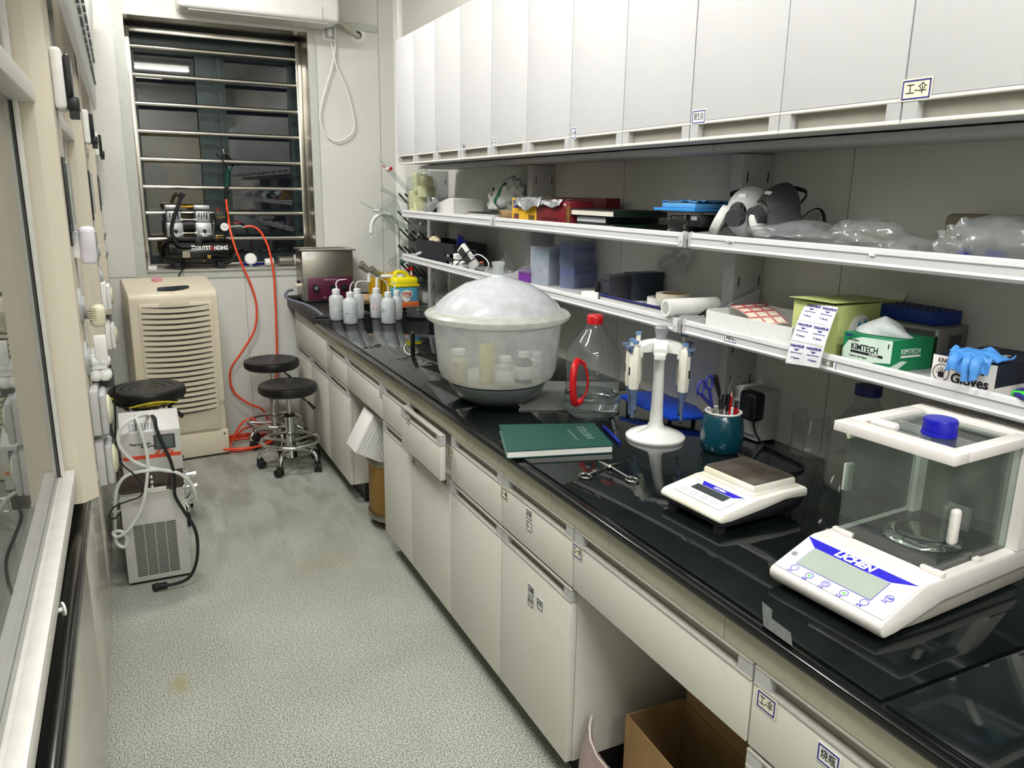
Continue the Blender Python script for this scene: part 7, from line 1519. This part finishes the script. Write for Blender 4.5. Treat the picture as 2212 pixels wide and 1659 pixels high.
for k, (dy, r_, lb) in enumerate(((0.07, 0.028, 'larger cream rubber bulb at the left in the black bin'), (0.025, 0.018, 'small cream rubber bulb in the middle of the black bin'))):
    tag(MB().blob((0, 0, 0), (r_, r_, r_*0.8), 0.1, k, sub=3).build('rubber_bulb', mat('cream_rubber', (206, 196, 164), 0.5), None, Matrix.Translation((BN.x-0.045, BN.y+dy, Lw+0.105))), lb, 'bulb')
tag(MB().cone((0, 0, 0), (0.0, -0.045, 0.012), 0.008, 0.006).build('plastic_nozzle', M['white'], None, Matrix.Translation((1.36, ax(902, 557, 1.36).y, LS+0.028))), 'white plastic nozzle lying on the lip at the window end of the lower shelf', 'nozzle')
# ---------------- upper shelf
# bag of foam blocks
FB = mat('cream_foam', (216, 214, 168), 0.8, scale=60)
yF = ax(908, 440, 1.43).y
blocks = [(-0.02, 0.045, 0.0, 0.03, 0.085), (-0.025, -0.02, 0.0, 0.03, 0.06), (-0.02, 0.05, 0.06, 0.028, 0.06), (-0.02, 0.0, 0.045, 0.03, 0.05), (0.0, 0.035, 0.115, 0.03, 0.095), (0.01, -0.045, 0.085, 0.035, 0.06), (0.01, -0.05, 0.14, 0.03, 0.055)]
for k, (dx, dy, dz_, s_, h_) in enumerate(blocks):
    nm_ = ['at the bottom left', 'at the bottom right', 'second from the bottom on the left', 'low in the middle', 'standing tall at the top left', 'tilted at the middle right', 'tilted at the top right'][k]
    tag(MB().box(-s_, -s_*0.9, 0, s_, s_*0.9, h_-0.003, 0.003).build('foam_block', FB, None, Matrix.Translation((1.44+dx, yF+dy, U+dz_)) @ Matrix.Rotation([0.1, -0.2, 0.3, 0.0, 0.05, 0.5, -0.4][k], 4, 'Z')), 'cream foam block in the clear bag, '+nm_, 'foam block', 'cream foam blocks in the clear bag')
t = thing('clear_bag', 'clear plastic bag full of cream foam blocks at the window end of the upper shelf', 'bag', (1.44, yF, U))
MB().blob((0, 0, 0.105), (0.075, 0.105, 0.115), 0.13, 4, floor=0.001, sub=4, freq=1.6, ridge=True).build('bag_film', thin_glass('bag_film2', haze=0.10, rough=0.08), t)
# wrapped foam roll
yR = ax(985, 450, 1.44).y
t = thing('foam_roll', 'pile of white foam sheet under cling wrap on the upper shelf', 'foam', (1.45, yR, U))
def fr_(k): return MB()
b = MB(); rg = random.Random(2)
for k in range(12): b.sheet(lambda u, v, k=k: ((u-0.5)*0.15, 0.14-v*0.27, 0.003+k*0.0068*(0.3+0.7*min(1, v*1.15))+0.014*math.sin(v*PI)*(k/12)), 3, 12, 0.0066)
b.build('foam_sheets', mat('white_foam2', (220, 220, 214), 0.7, scale=80, stretch=(1, 1, 8)), t)
t = thing('cling_wrap', 'crumpled clear wrap spilling off the foam pile beside the foam blocks', 'wrap', (1.40, yR+0.17, U)); MB().blob((0, 0, 0.03), (0.05, 0.08, 0.04), 0.3, 6, floor=0.001, sub=4, freq=2.5, ridge=True).build('wrap_film', thin_glass('bag_film3', haze=0.28, rough=0.08), t)
t = thing('grey_carton', 'small grey carton behind the foam sheets on the upper shelf', 'carton', (1.56, ax(957, 425, 1.56).y, U)); MB().box(-0.03, -0.05, 0, 0.05, 0.05, 0.05, 0.002).build('carton_body', M['alug'], t)
# notebook flat
t, w_ = shelfbox('green_binder', 'dark green binder with worn white pages lying flat on the upper shelf', 'binder', 1012, 1068, 1.385, 0.20, 0.026, mat('grey_pages', (190, 190, 186), 0.7, scale=200, stretch=(1, 1, 20)), U, part='pages', bev=0)
MB().box(-0.003, -w_-0.003, 0.0262, 0.203, w_+0.003, 0.029).box(-0.003, -w_-0.003, 0.0, 0.203, w_+0.003, 0.0025).build('cover', mat('dark_green_cover', (18, 36, 30), 0.45), t)
tag(MB().box(-0.01, -0.05, 0, 0.01, 0.05, 0.004).build('orange_slip', mat('orange_paper', (230, 130, 90), 0.5), None, Matrix.Translation((1.362, ax(1005, 461, 1.362).y, U+0.001))), 'orange printed slip on the shelf lip beside the green binder', 'slip')
# printed carrier bag
t = thing('carrier_bag', 'crumpled white carrier bag with green print behind the green binder', 'bag', (1.53, ax(1092, 420, 1.52).y, U))
bb = MB().blob((0, 0, 0.085), (0.07, 0.15, 0.088), 0.13, 12, floor=0.001, sub=4, freq=1.9, ridge=True)
for v in bb.bm.verts: v.co.z *= 1.0+0.4*max(-0.6, -v.co.y/0.16)*0.5; v.co.x = min(v.co.x, 0.085)
from mathutils.bvhtree import BVHTree
bvh = BVHTree.FromBMesh(bb.bm)
bb.build('bag_body', mat('bag_white', (206, 208, 206), 0.45), t)
def decal(name, m, pts, nu, nv, w_, w2=None):
    """strip printed on the bag: follows its surface"""
    def fn(u, v):
        y = pts[0][0]+(pts[1][0]-pts[0][0])*u; z = pts[0][1]+(pts[1][1]-pts[0][1])*u
        d = V((pts[1][0]-pts[0][0], pts[1][1]-pts[0][1])); d.normalize(); y += -d.y*(v-0.5)*w_; z += d.x*(v-0.5)*w_
        h = bvh.ray_cast(V((-0.4, y, z)), V((1, 0, 0)))[0]; return (h.x-0.0012, y, z) if h else (-0.03, y, z)
    MB().sheet(fn, nu, nv, 0.0008).build(name, m, t)
decal('green_stripe', mat('print_green', (10, 96, 66), 0.4), ((-0.055, 0.155), (-0.03, 0.05)), 14, 3, 0.022)
decal('green_blot', mat('print_green', (10, 96, 66), 0.4), ((0.10, 0.105), (0.085, 0.07)), 6, 3, 0.03)
decal('bag_print', INK, ((0.02, 0.135), (0.028, 0.10)), 6, 2, 0.018)
# cardboard core, foil cartons
q = ax(1083, 458, 1.38)
t = thing('cardboard_core', 'empty cardboard core lying beside the yellow foil carton', 'core', (1.375, q.y, U+0.0225)); MB().lathe([(0.019, 0), (0.0225, 0), (0.0225, 0.10), (0.019, 0.10), (0.019, 0)], n=36, mx=Matrix.Rotation(PI/2, 4, 'Y') @ Matrix.Rotation(0.15, 4, 'X'), open_=True).build('core_tube', mat('kraft_core', (168, 140, 104), 0.7), t)
MR = mat('maroon_card', (110, 24, 34), 0.4); YC = mat('carton_yellow', (226, 176, 44), 0.45)
def crump(t, name, m, L0, L1, z0, dep, drop, seed, nz_=0.006):
    """foil or wrap lying on a carton top between y = L0 and L1 and bending down over its front"""
    tot = dep+drop
    def fn(u, v):
        y = L0+(L1-L0)*u; s_ = v*tot; q = noise.noise(V((u*5+seed, v*6, seed))); q2 = noise.noise(V((u*13+seed, v*9, seed*2)))
        if s_ < dep: return (dep-s_-0.004, y, z0+0.003+nz_*abs(q)+0.003*q2)
        k = s_-dep; return (-0.005-0.35*k-0.004*abs(q2), y+0.006*q, z0+0.002-0.92*k*(1+0.25*math.sin(u*9+seed)))
    MB().sheet(fn, 26, 22, 0.0006).build(name, m, t)
h1c = ax(1120, 428, 1.372).z-U
t, w_ = shelfbox('foil_carton', 'yellow foil carton with a flap of crumpled foil over its front', 'carton', 1106, 1158, 1.372, 0.09, h1c, YC, U)
sd = lambda n_, m_, y0, y1, z0, z1: MB().box(-0.0012, y0, z0, 0.0, y1, z1).build(n_, m_, t)
sd('blue_badge', PB, w_-0.055, w_-0.012, h1c*0.62, h1c*0.92); k_ = sd('dark_badge', M['dgrey'], w_-0.060, w_-0.022, 0.003, h1c*0.38)
text('75', t, frame((-0.0014, w_-0.041, h1c*0.2), (0, -1, 0), (0, 0, 1)), 0.020, M['red'], bold=0.0008); sd('wood_print', mat('print_brown', (120, 90, 30), 0.5, var=0.3, scale=80), -w_+0.01, -w_+0.06, 0.004, h1c*0.35)
foilm = mat('crumpled_foil', (214, 218, 224), 0.25, 0.9, scale=20, bump=0.3)
t2 = thing('foil_sheet', 'crumpled aluminium foil hanging over the front of the yellow carton', 'foil', t.location+V((0, 0, 0))); crump(t2, 'foil', foilm, w_-0.045, -w_-0.05, h1c, 0.05, 0.040, 3)
h2c = ax(1200, 434, 1.372).z-U
t, w_ = shelfbox('foil_carton', 'maroon foil carton with a torn sheet of foil along its top', 'carton', 1159, 1231, 1.372, 0.09, h2c, MR, U)
MB().box(-0.0012, -w_, 0.0, 0.0, -w_+0.022, h2c*0.8).build('food_print', mat('print_brown', (120, 90, 30), 0.5, var=0.3, scale=80), t)
text('ALUMINIUM FOIL', t, frame((-0.0008, 0.02, h2c*0.28), (0, -1, 0), (0, 0, 1)), 0.008, M['ink'], width=0.12); text('FOIL', t, frame((-0.0008, -w_+0.035, h2c*0.86), (0, -1, 0), (0, 0, 1)), 0.010, M['paper'])
t2 = thing('foil_sheet', 'torn sheet of aluminium foil along the top of the maroon carton', 'foil', t.location+V((0, 0, 0))); crump(t2, 'foil', foilm, w_*0.85, -w_*0.6, h2c, 0.05, 0.022, 8)
yq = ax(1275, 435, 1.52).y
t = thing('maroon_carton', 'long maroon carton standing behind the foil cartons and books', 'carton', (1.56, yq+0.10, U)); MB().box(-0.03, -0.19, 0, 0.03, 0.19, ax(1290, 428, 1.53).z-U, 0.001).build('carton_body', MR, t)
MB().cone((-0.0306, -0.06, 0.05), (-0.0300, -0.06, 0.05), 0.02, n=28).build('round_mark', M['dgrey'], t)
# books
GC = mat('book_green', (10, 30, 22), 0.4)
def book(lb, pl, pr, xf, zb, h, pm, cm=GC):
    t, w_ = shelfbox('notebook', lb, 'book', pl, pr, xf, 0.20, h, pm, zb, part='pages', bev=0)
    MB().box(-0.003, -w_-0.003, h, 0.203, w_+0.003, h+0.002).box(-0.003, -w_-0.003, 0.0, 0.203, w_+0.003, 0.002).box(-0.003 if cm is GC else 0, -w_-0.0045, 0, 0.203, -w_-0.001, h+0.002, 0.001).build('cover', cm, t)
    return t
PG = mat('page_cream', (214, 210, 194), 0.7, scale=300, stretch=(0.2, 0.2, 6)); PG2 = mat('page_grey', (176, 178, 182), 0.6)
book('grey-paged green notebook at the bottom of the stack on the upper shelf', 1249, 1328, 1.374, U, 0.0185, PG2)
book('grey-paged green notebook second from the bottom of the stack on the upper shelf', 1247, 1310, 1.385, U+0.0215, 0.0185, PG2)
book('cream-paged green notebook on top of the stack on the upper shelf', 1233, 1326, 1.378, U+0.043, 0.019, PG)
# lab jack with blue tray and blue box
ya, yb3 = ax(1438, 470, 1.385).y, ax(1512, 485, 1.385).y
t = thing('lab_jack', 'black metal lab jack with chrome screws on the upper shelf', 'lab jack', (1.46, (ya+yb3)/2, U)); h2 = (ya-yb3)/2
MB().box(-0.075, -h2-0.015, 0.066, 0.12, h2+0.015, 0.070, 0.001).box(-0.07, -h2, 0, 0.12, h2, 0.004, 0.001).build('jack_plate', M['blackg'], t)
MB().box(-0.065, -h2*0.2, 0.008, 0.10, h2*0.9, 0.060, 0.002).build('jack_body', M['black'], t)
b = MB()
for (y, z) in ((h2*0.85, 0.05), (h2*0.85, 0.014), (-h2*0.1, 0.055), (-h2*0.1, 0.03), (-h2*0.1, 0.012)): b.cone((-0.072, y, z), (-0.064, y, z), 0.0065, n=16)
b.build('screw_pattern', M['steel'], t); MB().box(-0.072, -h2*0.75, 0.048, -0.070, -h2*0.45, 0.058).box(-0.070, -h2*0.95, 0.03, 0.0, -h2*0.3, 0.062, 0.002, mi=1).build('jack_side', [M['grey'], M['black']], t)
JT = U+0.0705
t, w_ = shelfbox('blue_tray', 'light blue plastic tray with crumpled wrap lying on the lab jack', 'tray', 1412, 1500, 1.40, 0.14, 0.008, mat('sky_blue_plastic', (60, 150, 226), 0.3), JT, part='tray_body')
MB().box(0.005, -w_+0.005, 0.008, 0.135, w_-0.03, 0.022, 0.004).sheet(lambda u, v: (0.005+0.13*u, -w_+0.004+(2*w_-0.03)*v, 0.024+0.012*abs(noise.noise(V((u*5, v*5, 0))))), 14, 12, 0.001).build('tray_wrap', mat('sky_wrap', (96, 170, 232), 0.3), t)
t = thing('blue_carton', 'muted blue carton at the back of the lab jack', 'carton', (1.545, ax(1545, 445, 1.52).y, JT)); MB().box(-0.03, -0.07, 0, 0.035, 0.07, 0.03, 0.001).build('carton_body', mat('muted_blue', (50, 110, 160), 0.5), t)
# respirators
def respirator(lb, c_px, x, s_, body, rz, cart):
    p = ax(c_px[0], c_px[1], x); t = thing('respirator', lb, 'respirator', (x, p.y, U), rz)
    def shell(u, v):
        a_ = -0.15*PI+1.3*PI*u; r = (0.062-0.030*v**1.5)*s_; return (-0.055*s_*v-0.0+r*0.15*math.cos(a_*2), r*math.cos(a_), 0.062*s_+r*1.12*math.sin(a_)*(1-0.2*v))
    MB().sheet(lambda u, v: (lambda a_, r: (-0.06*s_*v, r*math.cos(a_), 0.068*s_+r*1.1*math.sin(a_)))(2*PI*u, (0.058-0.034*v**1.6)*s_), 28, 8, 0.003).build('face_piece', body, t)
    MB().cone((-0.062*s_, 0, 0.06*s_), (-0.082*s_, 0, 0.056*s_), 0.024*s_, 0.021*s_, n=28).build('valve_cap', M['dgrey'], t)
    for q in (-1, 1): 
        MB().lathe([(0.001, 0), (0.036*s_, 0.002), (0.038*s_, 0.010*s_), (0.036*s_, 0.022*s_), (0.001, 0.024*s_)], n=28, mx=Matrix.Translation((-0.035*s_, q*0.048*s_, 0.045*s_)) @ Matrix.Rotation(q*-1.1, 4, 'X') @ Matrix.Rotation(-0.35, 4, 'Y')).build('cartridge', cart, t)
    MB().tube([(0.0, 0.05*s_, 0.10*s_), (0.02, 0.06*s_, 0.115*s_), (0.03, 0.02*s_, 0.122*s_), (0.025, -0.045*s_, 0.112*s_), (0.0, -0.058*s_, 0.09*s_)], 0.006, n=8, sm=5, flat=0.25).build('head_strap', M['rubber'], t)
    MB().box(-0.064*s_, -0.012, 0.085*s_, -0.058*s_, 0.008, 0.105*s_, 0.001).build('green_label', M['paper'], t, Matrix.Rotation(0.15, 4, 'Y'))
    return t
respirator('white and grey half-mask respirator at the left end of the bag pile', (1618, 475), 1.46, 1.05, mat('mask_pale', (196, 198, 198), 0.4), 0.35, M['white'])
respirator('dark grey half-mask respirator behind the white one', (1690, 465), 1.50, 1.12, mat('mask_dark', (62, 63, 66), 0.4), -0.1, M['dgrey'])
p = ax(1752, 460, 1.54)
t = thing('face_shield', 'curved clear visor with a black band leaning behind the bags', 'visor', (1.54, p.y, U)); MB().sheet(lambda u, v: (-0.03+0.05*math.sin(u*PI)*0.6+0.02*v, 0.06-0.12*u, 0.005+0.075*v*math.sin(0.25+u*2.6)), 16, 6, 0.002).build('visor_shell', thin_glass('visor', haze=0.25, hazecol=(190, 190, 180)), t)
MB().tube([(-0.01+0.03*math.sin(u*PI), 0.06-0.12*u, 0.008+0.078*math.sin(0.25+u*2.6)) for u in [k/12 for k in range(13)]], 0.004, n=8, sm=2, flat=0.4).build('visor_band', M['rubber'], t)
tag(MB().lathe([(0.001, 0), (0.03, 0.0), (0.034, 0.004), (0.03, 0.006), (0.001, 0.003)], n=32).build('metal_dish', M['chrome'], None, Matrix.Translation((1.375, ax(1597, 497, 1.375).y, U+0.0))), 'small shiny metal dish under the white respirator', 'dish')
# plastic bags
BF = [thin_glass('poly_a', haze=0.42, rough=0.2, hazecol=(206, 208, 210)), thin_glass('poly_b', haze=0.30, rough=0.08, hazecol=(210, 210, 208))]
bags = [((1735, 480), 1.45, (0.09, 0.15, 0.034), 0, 21, 'flat stack of milky plastic bags right of the respirators'), ((1880, 495), 1.43, (0.06, 0.10, 0.042), 1, 5, 'shiny crumpled clear bag in the middle of the upper right shelf'), ((1985, 515), 1.45, (0.06, 0.07, 0.022), 1, 9, 'low clear bag between the two taller bags on the upper right shelf'), ((2080, 515), 1.42, (0.05, 0.042, 0.042), 1, 7, 'upright clear bag with a blue cap inside, near the right end'), ((2165, 515), 1.46, (0.08, 0.085, 0.050), 0, 33, 'large milky bag at the right edge of the upper shelf')]
for px, x, dm, mi, sd, lb in bags:
    p = ax(px[0], px[1], x); t = thing('plastic_bag', lb, 'bag', (x, p.y, U))
    MB().blob((0, 0, dm[2]*0.72), dm, 0.15, sd, floor=0.001, sub=4, freq=1.7, ridge=bool(mi)).build('bag_film', BF[mi], t)
for k, (px, x, r_, lb) in enumerate((((2086, 540), 1.40, 0.013, 'dark blue bottle top showing through the upright clear bag'), ((2152, 540), 1.42, 0.016, 'blue lid showing faintly through the large milky bag'))):
    p = ax(px[0], px[1], x); t = thing('small_jar', lb, 'jar', (x, p.y, U)); MB().cone((0, 0, 0), (0, 0, 0.012), r_*0.9).build('jar_body', M['frost'], t); MB().cone((0, 0, 0.012), (0, 0, 0.024), r_).build('jar_lid', M['blue'], t)
tag(MB().box(-0.02, -0.035, 0, 0.02, 0.035, 0.006, 0.001).build('folded_slip', M['paper'], None, Matrix.Translation((1.375, ax(1925, 522, 1.375).y, U+0.0)) @ Matrix.Rotation(0.5, 4, 'Z')), 'folded white slip in front of the shiny crumpled bag', 'slip')
t = thing('brown_parcel', 'brownish wrapped parcel at the back of the upper shelf behind the milky bag', 'parcel', (1.575, ax(2140, 490, 1.575).y, U)); MB().box(-0.035, -0.08, 0, 0.04, 0.08, 0.085, 0.012, seg=3).build('parcel_body', mat('parcel_brown', (130, 122, 104), 0.7), t)
